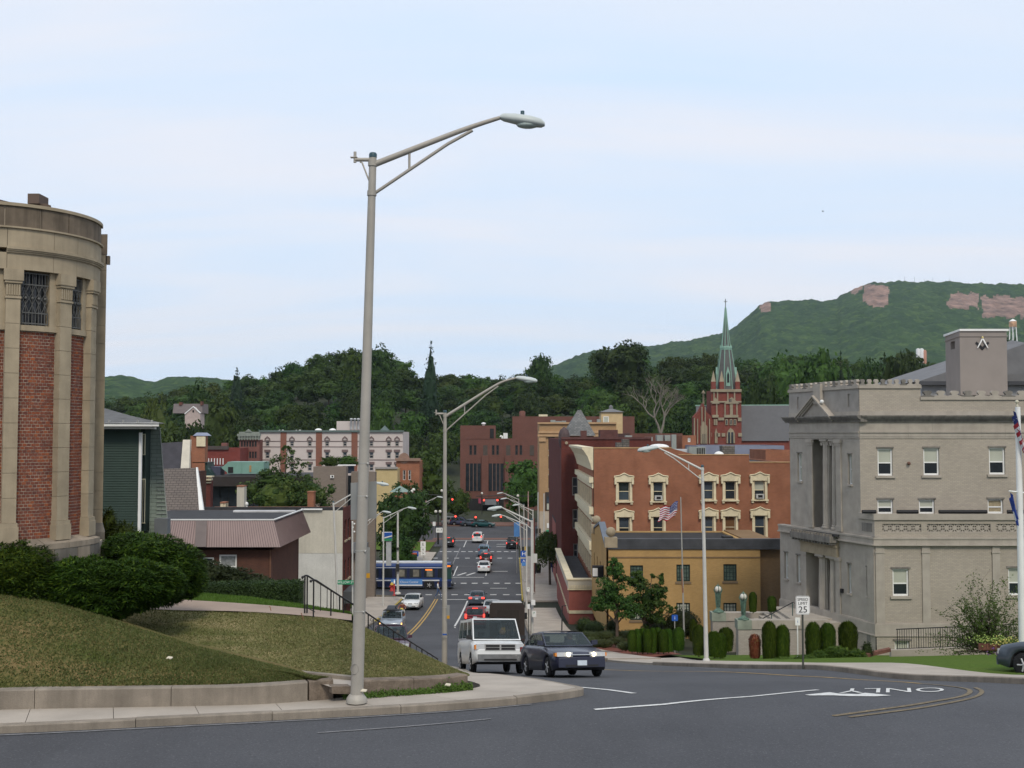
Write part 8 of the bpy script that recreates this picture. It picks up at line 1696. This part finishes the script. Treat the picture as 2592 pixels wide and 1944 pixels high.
# === STREET FURNITURE
POLE=mat('grey_painted_pole',(.36,.335,.295),.6,.1,1.5,.15,fine=.15,streak=.1);POLEW=mat('pale_painted_pole',(.50,.49,.46),.5,.08,2)
HEADM=mat('lamp_head_grey',(.46,.50,.49),.4,.06,2);PCELL=mat('photocell_blue',(.03,.07,.09),.4)
def street_lamp(label,base,top,d,tip,hl=None,r=.115,m=POLE,bracket=False,side=1,lean=None,group='cobra head street lamps',detail=True):
 """base, top, tip: photograph pixels of the foot, the pole top and the end of the lamp head, all near distance d"""
 b0=at(*base,d);t=at(*top,d);e=at(*tip,d);h=(t-b0).length;o=thing('street_lamp',label,'street lamp',b0,group);ax=(t-b0).normalized();s=1 if e.x>t.x else-1
 part(o,'pole',m,lambda b:b.tube([b0-Z*.3]+[b0.lerp(t,k/6)for k in range(7)],[r]+[r*(1-.42*k/6)for k in range(7)],14))
 part(o,'base_flange',m,lambda b:b.lathe(b0,[(r*1.65,-.05),(r*1.62,.02),(r*1.4,.06),(r*1.12,.11)],8))
 w=e.x-t.x;hl=hl or abs(w)*.23;n0=e-V((s*hl,0,-.01*0));rise=n0.z-t.z+hl*.12
 a0=t-ax*(.035*h*.35);P=[a0+V((s*r*.5,0,0)),a0+V((w*.33,0,rise*.52)),a0+V((w*.5,0,rise*.80)),a0+V((w*.62,0,rise*.98)),V((n0.x,t.y,n0.z+hl*.1))]
 P=smooth_poly(P,2);part(o,'arm',m,lambda b:b.tube(P,[r*.52*(1-.4*k/(len(P)-1))for k in range(len(P))],8))
 sk=max(1,int(len(P)*.2));bot=t-ax*h*.068;q=P[int(len(P)*.58)]-Z*r*.5;part(o,'brace',m,lambda b:(b.tube([bot+V((s*r*.4,0,0)),bot.lerp(q,.8),q+V((s*.12,0,.03))],r*.27,6),b.tube([P[sk],V((P[sk].x,t.y,bot.z+(q.z-bot.z)*(P[sk].x-bot.x)/(q.x-bot.x)))],r*.2,5)))
 part(o,'collar',m,lambda b:[b.tube([c-ax*.05,c+ax*.05],r*.74,12)for c in(a0,bot)])
 part(o,'cap',PCELL,lambda b:b.lathe(t,[(r*.62,-.01),(r*.64,.06),(r*.5,.09),(.01,.1)],10))
 def head(b):
  X,hh,ww=hl,hl*.15,hl*.19;pr=[(0,.4,.45),(.08,.75,.6),(.35,1.,.85),(.7,1.,1.),(.92,.8,.75),(1.,.35,.35)];rg=[]
  for f,sz,sw in pr:c=V((n0.x+s*X*f,t.y,n0.z+hl*.1-f*hl*.16));rg.append([c+V((0,math.cos(a)*ww*sw,(math.sin(a)*hh*sz if math.sin(a)>0 else math.sin(a)*hh*.62*sz)))for a in[i*.5236 for i in range(12)]])
  b.add([p for g in rg for p in g],[(i*12+j,i*12+(j+1)%12,(i+1)*12+(j+1)%12,(i+1)*12+j)for i in range(5)for j in range(12)],0,True);b.face(rg[0]);b.face(rg[-1])
 hd=part(o,'lamp_head',HEADM,head)
 if detail:
  part(hd,'lens',mat('frosted_lens',(.36,.42,.4),.3),lambda b:b.ball(V((n0.x+s*hl*.62,t.y,n0.z-hl*.07)),hl*.2,0,10,6,(1.3,.8,.38)))
  part(hd,'photocell',PCELL,lambda b:b.lathe(V((n0.x+s*hl*.5,t.y,n0.z+hl*.15)),[(hl*.045,0),(hl*.045,hl*.1),(.01,hl*.11)],8))
 if bracket:
  c=t-ax*.05;x_=-.36
  part(o,'bracket',m,lambda b:(b.tube([c,c+V((x_,0,-.0))],.04,8),b.tube([c+V((x_*.72,0,-.05)),c+V((x_*.6,0,-.06)),c+V((-r*.6,0,-.42))],.018,6),b.tube([c+V((x_,0,-.06)),c+V((x_,0,.16))],.03,8),b.cbox(c+V((x_-.02,0,.045)),.14,.09,.015)))
  for f in(.16,.27,.37,.43):c2=b0.lerp(t,f);part(o,'strap',STEEL,lambda b:(b.tube([c2,c2+Z*.02],r*1.04*(1-.42*f),14),b.ball(c2+V((r*.7,-r*.7,0)),.025,0,6,4)))
  part(o,'hand_hole_cover',mat('hand_hole',(.25,.235,.21),.7),lambda b:[b.tube([b0+V((math.cos(a)*.075-.03,-r*.98+.01*math.cos(a)**2,.62+math.sin(a)*.1))for a in[i*.5236 for i in range(13)]],.008,4)])
 return o
street_lamp('tall grey cobra head lamp post nearest the camera, standing on the near pavement',(903,1771),(944,398),22.45,(1379,309),.9,.128,POLE,True)
street_lamp('second cobra head lamp post behind the dry lawn, arm to the right',(1125,1722),(1126.5,1044),45.5,(1360,962),.86,.115,POLE,True)
street_lamp('pale lamp post at the right kerb by the garden walk, arm to the left',(1788,1672),(1778,1182),50,(1614,1138),.9,.10,POLEW)
g='pale lamp posts down the street'
street_lamp('pale lamp post left of the painted wall, its arm hidden behind the near post',(860,1640),(844,1272),79,(984,1226),.9,.1,POLEW);street_lamp('pale lamp post on the left pavement in front of the bus',(970,1540),(971,1308),114,(1054,1287),.9,.1,POLEW);street_lamp('lamp post hidden by the near post, only its head showing left of the bus',(917,1560),(920,1322),106,(990,1297),.8,.1,POLEW)
street_lamp('thin pale lamp post left of the far crossing, beside the route signs',(1073,1424),(1073,1272),163,(1122,1259),.9,.1,POLEW,detail=False)
street_lamp('right kerb lamp post nearest, beside the brown truck',(1347,1636),(1346,1316),74,(1234,1288),.95,.11,POLEW);street_lamp('right kerb lamp post second, just left of the nearest',(1333,1560),(1333,1326),97,(1245,1306),.8,.1,POLEW);street_lamp('right kerb lamp post third, in line behind',(1350,1500),(1349,1290),118,(1297,1279),.75,.1,POLEW,detail=False)
street_lamp('right kerb lamp post fourth, tall and thin by the crossing',(1328,1470),(1326,1277),140,(1267,1263),.8,.1,POLEW,detail=False);street_lamp('right kerb lamp post farthest, tallest of the row',(1321,1432),(1313,1262),158,(1258,1249),.8,.1,POLEW,detail=False)
SGRN=mat('sign_green',(.01,.22,.10),.5);SBLU=mat('sign_blue',(.02,.09,.38),.5);SBACK=mat('sign_back_grey',(.27,.275,.265),.5,.08,3,.3);SPOST=mat('dark_sign_post',(.06,.065,.055),.7);YORG=mat('orange_sticker',(.55,.28,.02),.6)
def sign(name,label,px,py,w,h,d,m,post=None,pm=STEEL,txt=(),ang=0,group=None,border=None,pr=.03):
 """board centred on a photograph pixel; w, h in metres; post = pixel row of the foot"""
 c=at(px,py,d);o=thing(name,label,'sign',c if post is None else at(px,post,d),group);u=V((math.cos(ang),math.sin(ang),0));n=V((u.y,-u.x,0));k=min(w,h)*.08
 P=[c+u*a+Z*z for a,z in((-w/2+k,-h/2),(w/2-k,-h/2),(w/2,-h/2+k),(w/2,h/2-k),(w/2-k,h/2),(-w/2+k,h/2),(-w/2,h/2-k),(-w/2,-h/2+k))]
 bd=part(o,'board',m,lambda b:b.prism([p-n*.0 for p in P],n*.012))
 if border:part(bd,'border',border,lambda b:[b.obox(c+u*a0+Z*z0+n*.013,u*(a1-a0),Z*(z1-z0),n*.002)for a0,a1,z0,z1 in((-w*.46,w*.46,-h*.475,-h*.46),(-w*.46,w*.46,h*.46,h*.475),(-w*.46,-w*.445,-h*.46,h*.46),(w*.445,w*.46,-h*.46,h*.46))])
 for t,sz,dz,mm,*sx in txt:lettering(t,sz,c+Z*dz+n*.016,u,Z,mm,bd,sx=sx[0]if sx else 1)
 if post is not None:q=at(px,post,d);part(o,'post',pm,lambda b:b.tube([V((c.x,c.y+pr*1.3,q.z-.2)),V((c.x,c.y+pr*1.3,c.z+h*.45))],pr,6))
 return o
sign('speed_limit_sign','white speed limit 25 sign on a dark post at the right kerb',2032,1532,.47,.62,38.2,WHITE,1688,SPOST,(('SPEED',.135,.19,BLACK),('LIMIT',.135,.06,BLACK),('25',.30,-.15,BLACK,1.05)),border=BLACK,pr=.035)
sign('street_name_sign','green street name sign reading WILLOW ST beside the near lamp post',875,1474,.98,.26,68,SGRN,None,STEEL,(('WILLOW ST',.21,0,WHITE,.85),))
o=thing('sign_pole','thin white pole holding the green street name sign','pole',at(893,1640,68.2));part(o,'pole',POLEW,lambda b:b.tube([at(893,1650,68.2),at(892,1322,68.2)],.05,8));part(o,'insulators',WHITE,lambda b:[b.ball(at(x,y,68.2),.06,0,6,4)for x,y in((892,1322),(897,1326),(897,1346),(893,1335))])
o=thing('traffic_sign','grey back of a road sign strapped behind the near lamp post','sign',at(918,1270,22.7));part(o,'board',SBACK,lambda b:(b.obox(at(889,1316,22.7),at(953,1312,22.6)-at(889,1316,22.7),V((0,.012,0)),Z*.74),b.tube([at(889,1316,22.71),at(889,1222,22.71)],.012,5)))
o=thing('small_sign','narrow grey sign edge with an orange sticker low on the near lamp post','sign',at(933,1430,22.65));part(o,'board',SBACK,lambda b:b.obox(at(924,1450,22.65),V((.09,.0,0)),V((0,.03,0)),Z*.5));part(o,'sticker',YORG,lambda b:b.obox(at(925,1463,22.63),V((.085,0,0)),V((0,.03,0)),Z*.09))
o=thing('small_sign','narrow grey sign with an orange sticker on the second lamp post','sign',at(1133,1550,45.3));part(o,'board',SBACK,lambda b:b.obox(at(1131,1564,45.3),V((.11,.0,0)),V((0,.03,0)),Z*.5));part(o,'sticker',YORG,lambda b:b.obox(at(1131,1566,45.28),V((.11,0,0)),V((0,.03,0)),Z*.12));part(o,'tag',SBLU,lambda b:b.obox(at(1120,1608,45.2),V((.17,0,0)),V((0,.02,0)),Z*.06))
sign('hospital_sign','blue hospital sign with a white H by the right hand lamp posts',1326,1402,.62,.62,110,SBLU,1530,STEEL,(('H',.5,0,WHITE,1.1),));sign('arrow_sign','small blue arrow sign under the hospital sign',1326,1420,.6,.42,109.9,SBLU,None,STEEL,(('^',.6,-.1,WHITE),));sign('blue_sign','light blue sign hanging below the hospital arrow',1328,1428,.55,.35,109.8,mat('sign_light_blue',(.08,.22,.5),.5))
sign('blue_banner_sign','tall light blue banner sign before the pickup truck',1308,1340,.75,1.9,150,mat('sign_light_blue',(.08,.22,.5)),1455);sign('notice_sign','white notice sign on the nearest right kerb lamp post',1350,1525,.25,.34,73.6,WHITE);sign('parking_sign','white and green parking sign on the right kerb lamp post',1352,1554,.26,.4,73.5,WHITE,None,STEEL,(('P',.2,.05,SGRN),));sign('regulatory_sign','pale sign facing away above the right pavement',1352,1413,.55,.8,100,mat('pale_sign',(.5,.5,.48),.5));sign('parking_sign','small green and white sign on the second right kerb post',1337,1492,.24,.38,96.6,WHITE,None,STEEL,(('P',.2,.05,SGRN),));sign('kerb_sign_post','dark narrow sign post on the right pavement beside the brown truck',1338,1535,.16,.3,70,WHITE,1640,SPOST)
sign('blue_sign','small blue and white sign on a stem among the shrubs',1708,1564,.34,.34,63,SBLU,1645,STEEL,(('i',.26,0,WHITE),));sign('route_sign','white route sign board, topmost of the three by the far left crossing',1071,1378,.75,.85,158,WHITE,1432,STEEL,(('E',.55,0,BLACK),));sign('route_sign','round white route sign, middle of the three by the far left crossing',1071,1391,.7,.55,158,WHITE,None,STEEL,(('6',.45,0,BLACK),));sign('route_sign','white arrow route sign, lowest of the three by the far left crossing',1071,1401,.65,.5,158,WHITE,None,STEEL,(('>',.5,0,BLACK),))
sign('route_sign','paired white number signs on the dark lamp standard behind the second post',1112,1342,1.1,.8,188,WHITE,None,STEEL,(('11 7',.5,0,BLACK),));sign('white_sign','small white sign on a thin post left of the dark lamp standard',1099,1326,.5,.75,200,WHITE,1360);sign('blue_sign','small blue sign with white marks right of the dark hedge',1051,1402,.9,.7,152,SBLU,1430,SPOST,(('23',.5,0,WHITE),));sign('small_blue_sign','tiny blue sign before the modern brick offices',1161,1287,.45,.6,236,SBLU,1310)
sign('disabled_sign','small pale blue and white sign on a post behind the red shrub',2019,1573,.22,.36,52,WHITE,1660,WHITE,(('i',.2,0,SBLU),))
o=thing('bank_sign','bank pylon sign with a blue and green face on a grey column','sign',at(984,1430,128));part(o,'column',mat('pale_grey_column',(.42,.44,.46),.5),lambda b:pbox(b,977,990,1370,1432,128,.4));part(o,'face',[SBLU,mat('bank_green',(.03,.25,.10),.5),WHITE],lambda b:(pbox(b,967,992,1347,1370,127.9,.3,2),pbox(b,972,992,1348,1363,127.85,.04,0),pbox(b,972,992,1363,1369,127.85,.04,1),b.prism([at(973,1360,127.8),at(992,1355,127.8),at(992,1358,127.8),at(973,1363,127.8)],(0,.02,0),2)))
SGH=mat('signal_housing',(.03,.03,.028),.5);REDPOLE=mat('red_brown_pole',(.14,.045,.04),.6)
o=thing('signal_pole','pale signal pole with a dark signal head in front of the bus','traffic light',at(1007,1502,120));part(o,'pole',POLEW,lambda b:b.tube([at(1007,1505,120),at(1007,1297,120)],[.14,.1],10));part(o,'signal_head',SGH,lambda b:(pbox(b,1001.5,1010,1428,1447,119.6,.35),pbox(b,1003,1009,1386,1392,119.7,.2)));part(o,'base',POLEW,lambda b:b.lathe(at(1007,1502,120),[(.35,-.05),(.35,.05),(.2,.15)],8))
def signal(label,px,py,d,lit=True,arm=None):
 c=at(px,py,d);o=thing('traffic_signal',label,'traffic light',c);part(o,'housing',SGH,lambda b:b.box(c.x-.2,c.x+.2,d,d+.3,c.z-.85,c.z+.28));part(o,'red_lens',SIGNRED if lit else REDD,lambda b:b.ball((c.x,d-.02,c.z),.16,0,10,6,(1,.4,1)))
 for k in(1,2):part(o,'dark_lens',mat('dark_lens',(.03,.05,.04),.2),lambda b:b.ball((c.x,d-.02,c.z-.33*k),.14,0,8,5,(1,.3,1)))
 part(o,'hanger',SGH,lambda b:b.tube([(c.x,d+.15,c.z+.28),(c.x,d+.15,c.z+.7)],.04,5))
signal('red traffic signal left of two over the far crossing',1225,1266,215);signal('red traffic signal right of two over the far crossing',1259,1266,215);signal('red traffic signal in the trees left of the modern offices',1145,1264,222);signal('red signal seen low before the teal car',1268,1308,218);signal('red signal over the silver grey suv',1153,1307,216);signal('red signal over the third car in the far row',1204,1309,216)
for k,(p0,p1,py,d)in enumerate(((1050,1125,1254,190),(1205,1350,1256,215))):o=thing('mast_arm',('left','right')[k]+' dark mast arm reaching over the far crossing','traffic light');part(o,'arm',SGH,lambda b:b.tube([at(p0,py,d),at((p0+p1)/2,py-2,d),at(p1,py+1,d)],.09,6))
def fpole(label,px,ptop,pbot,d,m,r=.1,name='utility_pole',extra=None):
 o=thing(name,label,'pole',at(px,pbot,d));part(o,'shaft',m,lambda b:b.tube([at(px,pbot+2,d),at(px,ptop,d)],[r,r*.75],8))
 if extra:extra(o,d,px,ptop,pbot)
def globes(o,d,px,pt,pb,offs=((0,0),)):
 for dx,dy in offs:part(o,'globe',GLOBE,lambda b:b.ball(at(px+dx,pt+dy,d),.27,0,8,6))
fpole('red brown pole left of the far crossing with two white globes',1048,1238,1385,172,REDPOLE,.14,'lamp_standard',lambda o,d,px,a,c:globes(o,d,px,a,c,((-5,6),(-1,2))));fpole('dark twin globe lamp standard at the brick corner of the far crossing',1109,1292,1376,190,SGH,.16,'lamp_standard',lambda o,d,px,a,c:globes(o,d,px,a,c,((-6,3),(5,3))));fpole('twin globe lamp among the trees left of the far crossing',1064,1262,1330,200,SGH,.1,'lamp_standard',lambda o,d,px,a,c:globes(o,d,px,a,c,((-5,-2),(5,-2))))
fpole('dark globe lamp before the modern offices with a red banner',1220,1252,1300,245,SGH,.1,'lamp_standard',lambda o,d,px,a,c:(globes(o,d,px,a,c,((0,-3),)),part(o,'banner',mat('red_banner',(.3,.06,.1),.8),lambda b:pbox(b,1211,1218,1262,1274,d,.1))));fpole('globe lamp at the right end of the mast arm',1311,1258,1330,212,SGH,.1,'lamp_standard',lambda o,d,px,a,c:globes(o,d,px,a,c,((0,-3),)));fpole('dark globe lamp partly behind the second lamp post',1118,1245,1310,212,SGH,.1,'lamp_standard',lambda o,d,px,a,c:globes(o,d,px,a,c,((0,-3),)))
GP=[(1362,1246,1388,180,POLEW,'tall pale pole right of the lamp row at the far crossing'),(1377,1249,1362,190,POLEW,'thin pale pole before the ochre building'),(1402,1243,1345,198,STEEL,'thin grey lamp pole against the ochre building windows'),(1337,1244,1330,200,mat('red_white_pole',(.4,.25,.22),.6,.4,3),'red and white striped crossing pole'),(1078,1250,1300,200,mat('red_white_pole',(.4,.25,.22)),'red and white striped pole left of the far crossing'),(1352,1312,1500,124,REDPOLE,'red brown signal pole right of the lamp row'),(949,1330,1440,130,POLEW,'thin pale pole behind the near lamp post, above the bus')]
for px,a,c,d,m,lb in GP:fpole(lb,px,a,c,d,m,.11)
o=thing('railway_crossing_sign','pale railway crossing cross on the left lamp pole','sign',at(1066,1320,175));part(o,'blades',mat('pale_sign',(.5,.5,.48)),lambda b:[b.prism([at(1066+a*(6+k),1318+s*a*9-k*s*2,175)for a,k in((-1,0),(-1,2),(1,0),(1,-2))]if False else[at(1060,1318-s*9,175),at(1063,1318-s*9,175),at(1072,1318+s*9,175),at(1069,1318+s*9,175)],(0,.05,0))for s in(1,-1)]);part(o,'lamps',SGH,lambda b:[b.ball(at(x,1326,174.9),.25,0,8,5,(1,.4,1))for x in(1061,1073)])
o=thing('pedestrian_signal','black pedestrian signal with a yellow face on the right kerb','traffic light',at(1325,1400,118));part(o,'box',[SGH,mat('signal_yellow',(.5,.33,.03),.5)],lambda b:(pbox(b,1322,1327,1384,1396,118,.3),pbox(b,1328,1333,1384,1397,118.1,.3,1)))
o=thing('traffic_light','dark signal heads on the tall pale pole at the far crossing','traffic light',at(1362,1345,180));part(o,'boxes',SGH,lambda b:(pbox(b,1357,1361,1338,1350,179.7,.3),pbox(b,1365,1369,1338,1350,179.7,.3)))
RH=mat('hydrant_red',(.36,.03,.03),.5);YH=mat('hydrant_yellow',(.5,.33,.04),.5);c=at(992,1496,118);o=thing('fire_hydrant','red fire hydrant with a yellow cap on the left corner before the bus','fire hydrant',c);part(o,'barrel',RH,lambda b:(b.lathe(c,[(.24,0),(.24,.06),(.16,.08),(.16,.55),(.2,.57),(.2,.63)],10),b.tube([c+V((-.26,0,.45)),c+V((.26,0,.45))],.08,8)));part(o,'bonnet',YH,lambda b:b.lathe(c,[(.19,.63),(.17,.75),(.08,.85),(.04,.92),(.01,.93)],10))
c=at(998,1507,116);o=thing('marker_post','thin red and white hydrant marker post on the left corner','post',c);part(o,'post',[RH,WHITE],lambda b:(b.lathe(c,[(.2,0),(.2,.05),(.07,.08),(.07,1.2)],8),b.lathe(c,[(.08,1.2),(.08,1.45),(.05,1.46),(.05,1.6)],8,1)))
c=at(1363,1450,148);o=thing('litter_bin','dark litter bin on the right pavement before the walker in blue','bin',c);part(o,'body',DARK,lambda b:b.lathe(c,[(.3,0),(.36,1.0),(.38,1.02),(.3,1.15)],10));c=at(1352,1452,146);o=thing('cabinet','dark signal cabinet beside the litter bin','cabinet',c);part(o,'box',DARK,lambda b:b.cbox(c+Z*.65,.5,.5,1.3))
c=at(1433,1590,84);o=thing('gate_frame','black tubular frame standing on the pavement by the red shop','frame',c);part(o,'frame',IRB,lambda b:b.tube([at(1422,1604,84),at(1423,1534,84),at(1433,1533,84)],.05,6));part(o,'foot',IRB,lambda b:b.cbox(at(1424,1602,84),.3,.4,.12))
for k,(px,py)in enumerate(((1042,1408),(1050,1408))):c=at(px,py+6,150);o=thing('flower_planter',('left','right')[k]+' dark planter of red flowers behind the bus','planter',c);part(o,'pot',DARK,lambda b:b.lathe(c,[(.28,0),(.36,.5)],8));part(o,'flowers',mat('red_flowers',(.3,.06,.03),.8,.5,8),lambda b:b.ball(c+Z*.6,.36,0,8,5,(1,1,.5)))
rl=thing('stair_railing','black iron stair railing running down beside the dry lawn','railing',at(772,1550,30.5));pts=[at(766,1461,30.6),at(772,1457,30.6),at(778,1457,30.7),at(900,1533,33.5),at(1000,1600,36.5),at(1108,1668,40)]
part(rl,'handrail',IRB,lambda b:(b.tube(pts,.026,6),b.ball(pts[0],.04,0,6,4)));lo=[p-Z*.86 for p in pts[1:]];part(rl,'bottom_rail',IRB,lambda b:b.tube(lo[1:],.014,5))
def onrail(f):i=min(int(f*3),2);return pts[2+i].lerp(pts[3+i],f*3-i)
for k in range(24):p=onrail(k/23);th=k%5==0;part(rl,'baluster' if not th else 'post',IRB,lambda b:b.tube([p,p-Z*(.86 if not th else 1.0)],.022 if th else.011,5))
part(rl,'post',IRB,lambda b:b.tube([pts[1],pts[1]-Z*1.0],.022,6))
def scroll(b,c,r,s):b.tube([c+V((math.cos(a)*r*(1-a/9),0,math.sin(a)*r*(1-a/9)*s))for a in[i*.5 for i in range(16)]],.008,4)
for f in(.44,.5,.56):p=onrail(f);part(rl,'scroll_panel',IRB,lambda b:(scroll(b,p-Z*.16+V((.1,0,0)),.08,1),b.tube([p-Z*.3,p+V((.26,.5,-.78))],.008,4),b.tube([p-Z*.8,p+V((.26,.5,-.36))],.008,4)))
o=thing('stair_railing','second shorter black handrail on the far side of the stairs','railing',at(788,1556,29.6));q=[at(787,1471,29.6),at(793,1468,29.6),at(800,1469,29.8),at(838,1494,30.6),at(900,1534,32)]
part(o,'handrail',IRB,lambda b:(b.tube(q,.026,6),b.ball(q[0],.04,0,6,4)))
for px,py,d in((794,1469,29.65),(838,1493,30.6),(870,1515,31.3)):part(o,'post',IRB,lambda b:b.tube([at(px,py,d),at(px,py,d)-Z*.95],.02,5))
fe=thing('slatted_fence','dark slatted fence beyond the stair railing, running away from the camera','fence',at(810,1560,100));P0,P1=at(810,1542,99),at(844,1522,116)
for k in range(26):p=P0.lerp(P1,k/25.);part(fe,'slat',IRB,lambda b:b.box(p.x-.04,p.x+.04,p.y-.2,p.y+.2,p.z-.25,p.z+.95))
part(fe,'rail',IRB,lambda b:(b.tube([P0+Z*.85,P1+Z*.85],.05,5),b.tube([P0,P1],.05,5)))
FR_,FW_,FB_=mat('flag_red',(.33,.025,.035),.8),mat('flag_white',(.6,.6,.62),.8),mat('flag_blue',(.025,.035,.14),.8)
def flag(o,P,nu=26,stars=True,canton=(.40,.54)):
 """P(u, v): u 0..1 from the hoist, v 0..1 from the bottom; 13 stripes, canton and stars"""
 b=MB();
 for i in range(nu):
  for j in range(13):
   u0,u1,v0,v1=i/nu,(i+1)/nu,j/13,(j+1)/13;m=2 if(u0<canton[0]-.01 and v0>1-canton[1]-.01)else(0 if j%2==0 else 1);b.face([P(u0,v0),P(u1,v0),P(u1,v1),P(u0,v1)],m)
 f=b.build('flag',[FR_,FW_,FB_],o,uv=False);n=(P(.2,.8)-P(.1,.8)).cross(P(.1,.9)-P(.1,.8)).normalized()
 s=MB()
 for r in range(5):
  for c in range(6):
   p=P(.035+c*.062*canton[0]/.4,.52+.1*r+.0);a,e=(P(.06,.6)-P(.04,.6)).normalized()*.022,(P(.05,.62)-P(.05,.6)).normalized()*.022
   for off in(-.012,.012):s.face([p+n*off+a,p+n*off+e,p+n*off-a,p+n*off-e])
 s.build('stars',[FW_],f,'stuff',uv=False)
d=66;o=thing('flagpole','thin grey flagpole flying a flag in front of the red brick block','flagpole',at(1732,1622,d));part(o,'pole',STEEL,lambda b:b.tube([at(1732,1624,d),at(1723,1258,d)],[.055,.03],8));part(o,'rusty_section',mat('rusty_steel',(.25,.12,.07),.8),lambda b:b.tube([at(1728.5,1500,d),at(1726,1440,d)],.052,8))
fa=thing('flag','striped flag with a starry blue corner blowing left from the thin flagpole','flag',at(1722,1290,d));h0,h1,w0,w1=at(1718,1268,d),at(1707,1308,d),at(1674,1283,d),at(1664,1318,d)
def PF1(u,v):q=h1.lerp(h0,v).lerp(w1.lerp(w0,v),u);return q+V((.05*math.sin(v*5),-.12*math.sin(u*9+v*2),-.1*math.sin(u*3.14)+.06*math.sin(u*11)))
flag(fa,PF1)
d=46;o=thing('flagpole','tall white flagpole with a gilt ball at the right edge before the hall','flagpole',at(2585,1640,d));part(o,'pole',WHITE,lambda b:b.tube([at(2590,1660,d),at(2576,1030,d)],[.16,.1],12));part(o,'ball',mat('gilt_ball',(.5,.47,.36),.4),lambda b:(b.ball(at(2574,1017,d),.075,0,10,7),b.tube([at(2574,1020,d),at(2575.5,1034,d)],.035,6),b.ball(at(2575,1028,d),.06,0,8,5)));part(o,'yardarm',WHITE,lambda b:b.tube([at(2554,1243,d),at(2620,1250,d)],.035,6))
fa=thing('flag','striped flag with a starry blue corner hanging from the tall white flagpole','flag',at(2578,1040,d));t0=at(2575,1040,d-.25)
def PF2(u,v):return t0+V((-.16+.55*(1-v)*.8+u*.42*(.3+.7*(1-v))+.05*math.sin(u*16),.12*math.sin(u*16+v*3),-1.85*(1-v)-1.3*u*(.85-.15*v)))
flag(fa,PF2,canton=(.45,.54))
for lb,c0,off,col in(('dark blue flag hanging from the left end of the yardarm',(2559,1247),.0,(.03,.06,.28)),('black and white flag hanging right of the tall white flagpole',(2598,1250),.0,(.02,.02,.022))):
 fa=thing('flag',lb,'flag',at(*c0,d));t1=at(*c0,d);b=MB();
 def PP(u,v):return t1+V((u*.3*(1-v)+.05*math.sin(u*9)+.22*(1-v),.09*math.sin(u*12+v*2),-1.45*(1-v)-.5*u))
 for i in range(12):
  for j in range(8):b.face([PP(i/12,j/8),PP((i+1)/12,j/8),PP((i+1)/12,(j+1)/8),PP(i/12,(j+1)/8)],1 if(i in(5,6)and j in(3,4))else 0,None,True)
 b.build('cloth',[mat('flag_cloth_%d'%c0[0],col,.8),FW_],fa,uv=False)
for k,(px,py,d,lb)in enumerate(((428,1668,23.3,'scrap of pale paper lying on the steep lawn'),(1133,1736,23.9,'crumpled white cup in the weeds below the rough wall'),(920,1751,22.35,'flat white scrap on the pavement beside the near lamp post'))):
 c=at(px,py,d);o=thing('litter',lb,'litter',c);part(o,'scrap',mat('pale_paper',(.55,.5,.4),.8),lambda b:b.prism([c+V(q)for q in((-.06,0,0),(.05,-.03,0),(.07,.03,.02),(-.03,.05,.03))],(0,0,.018)))
for k,(px,py,d)in enumerate(((768,1565,29.6),(686,1541,30.4))):c=at(px,py,d);o=thing('stick',('rusty bent stake standing in the dry lawn near the walk','small dark stub at the edge of the pink walk')[k],'stake',c);part(o,'stake',mat('rusty_steel',(.25,.12,.07)),lambda b:b.tube([c-Z*.05,c+V((-.03,0,.06)),c+V((-.06,0,.14 if k==0 else.05))],.012,5))
c=at(2083,535,300);o=thing('bird','tiny distant bird in the sky left of the hill','bird',c);part(o,'body',DARK,lambda b:(b.ball(c,.16,0,8,5,(1.6,1,.7)),b.prism([c+V(q)for q in((-.1,0,.05),(.1,0,.05),(-.35,.1,.38))],(0,.05,0)),b.prism([c+V(q)for q in((-.1,0,.05),(.1,0,.05),(.4,.1,.32))],(0,.05,0))))
hz=MB();hz.box(-4100,4100,-300,5300,-70,480);hzm=bpy.data.materials.new('haze');hzm.use_nodes=True;hn=hzm.node_tree;hn.nodes.clear();pv=hn.nodes.new('ShaderNodeVolumePrincipled');pv.inputs['Color'].default_value=(.66,.79,.9,1);pv.inputs['Density'].default_value=.000055;pv.inputs['Anisotropy'].default_value=.2
ho=hn.nodes.new('ShaderNodeOutputMaterial');hn.links.new(pv.outputs[0],ho.inputs['Volume']);hz.build('haze',[hzm],None,'stuff',uv=False)
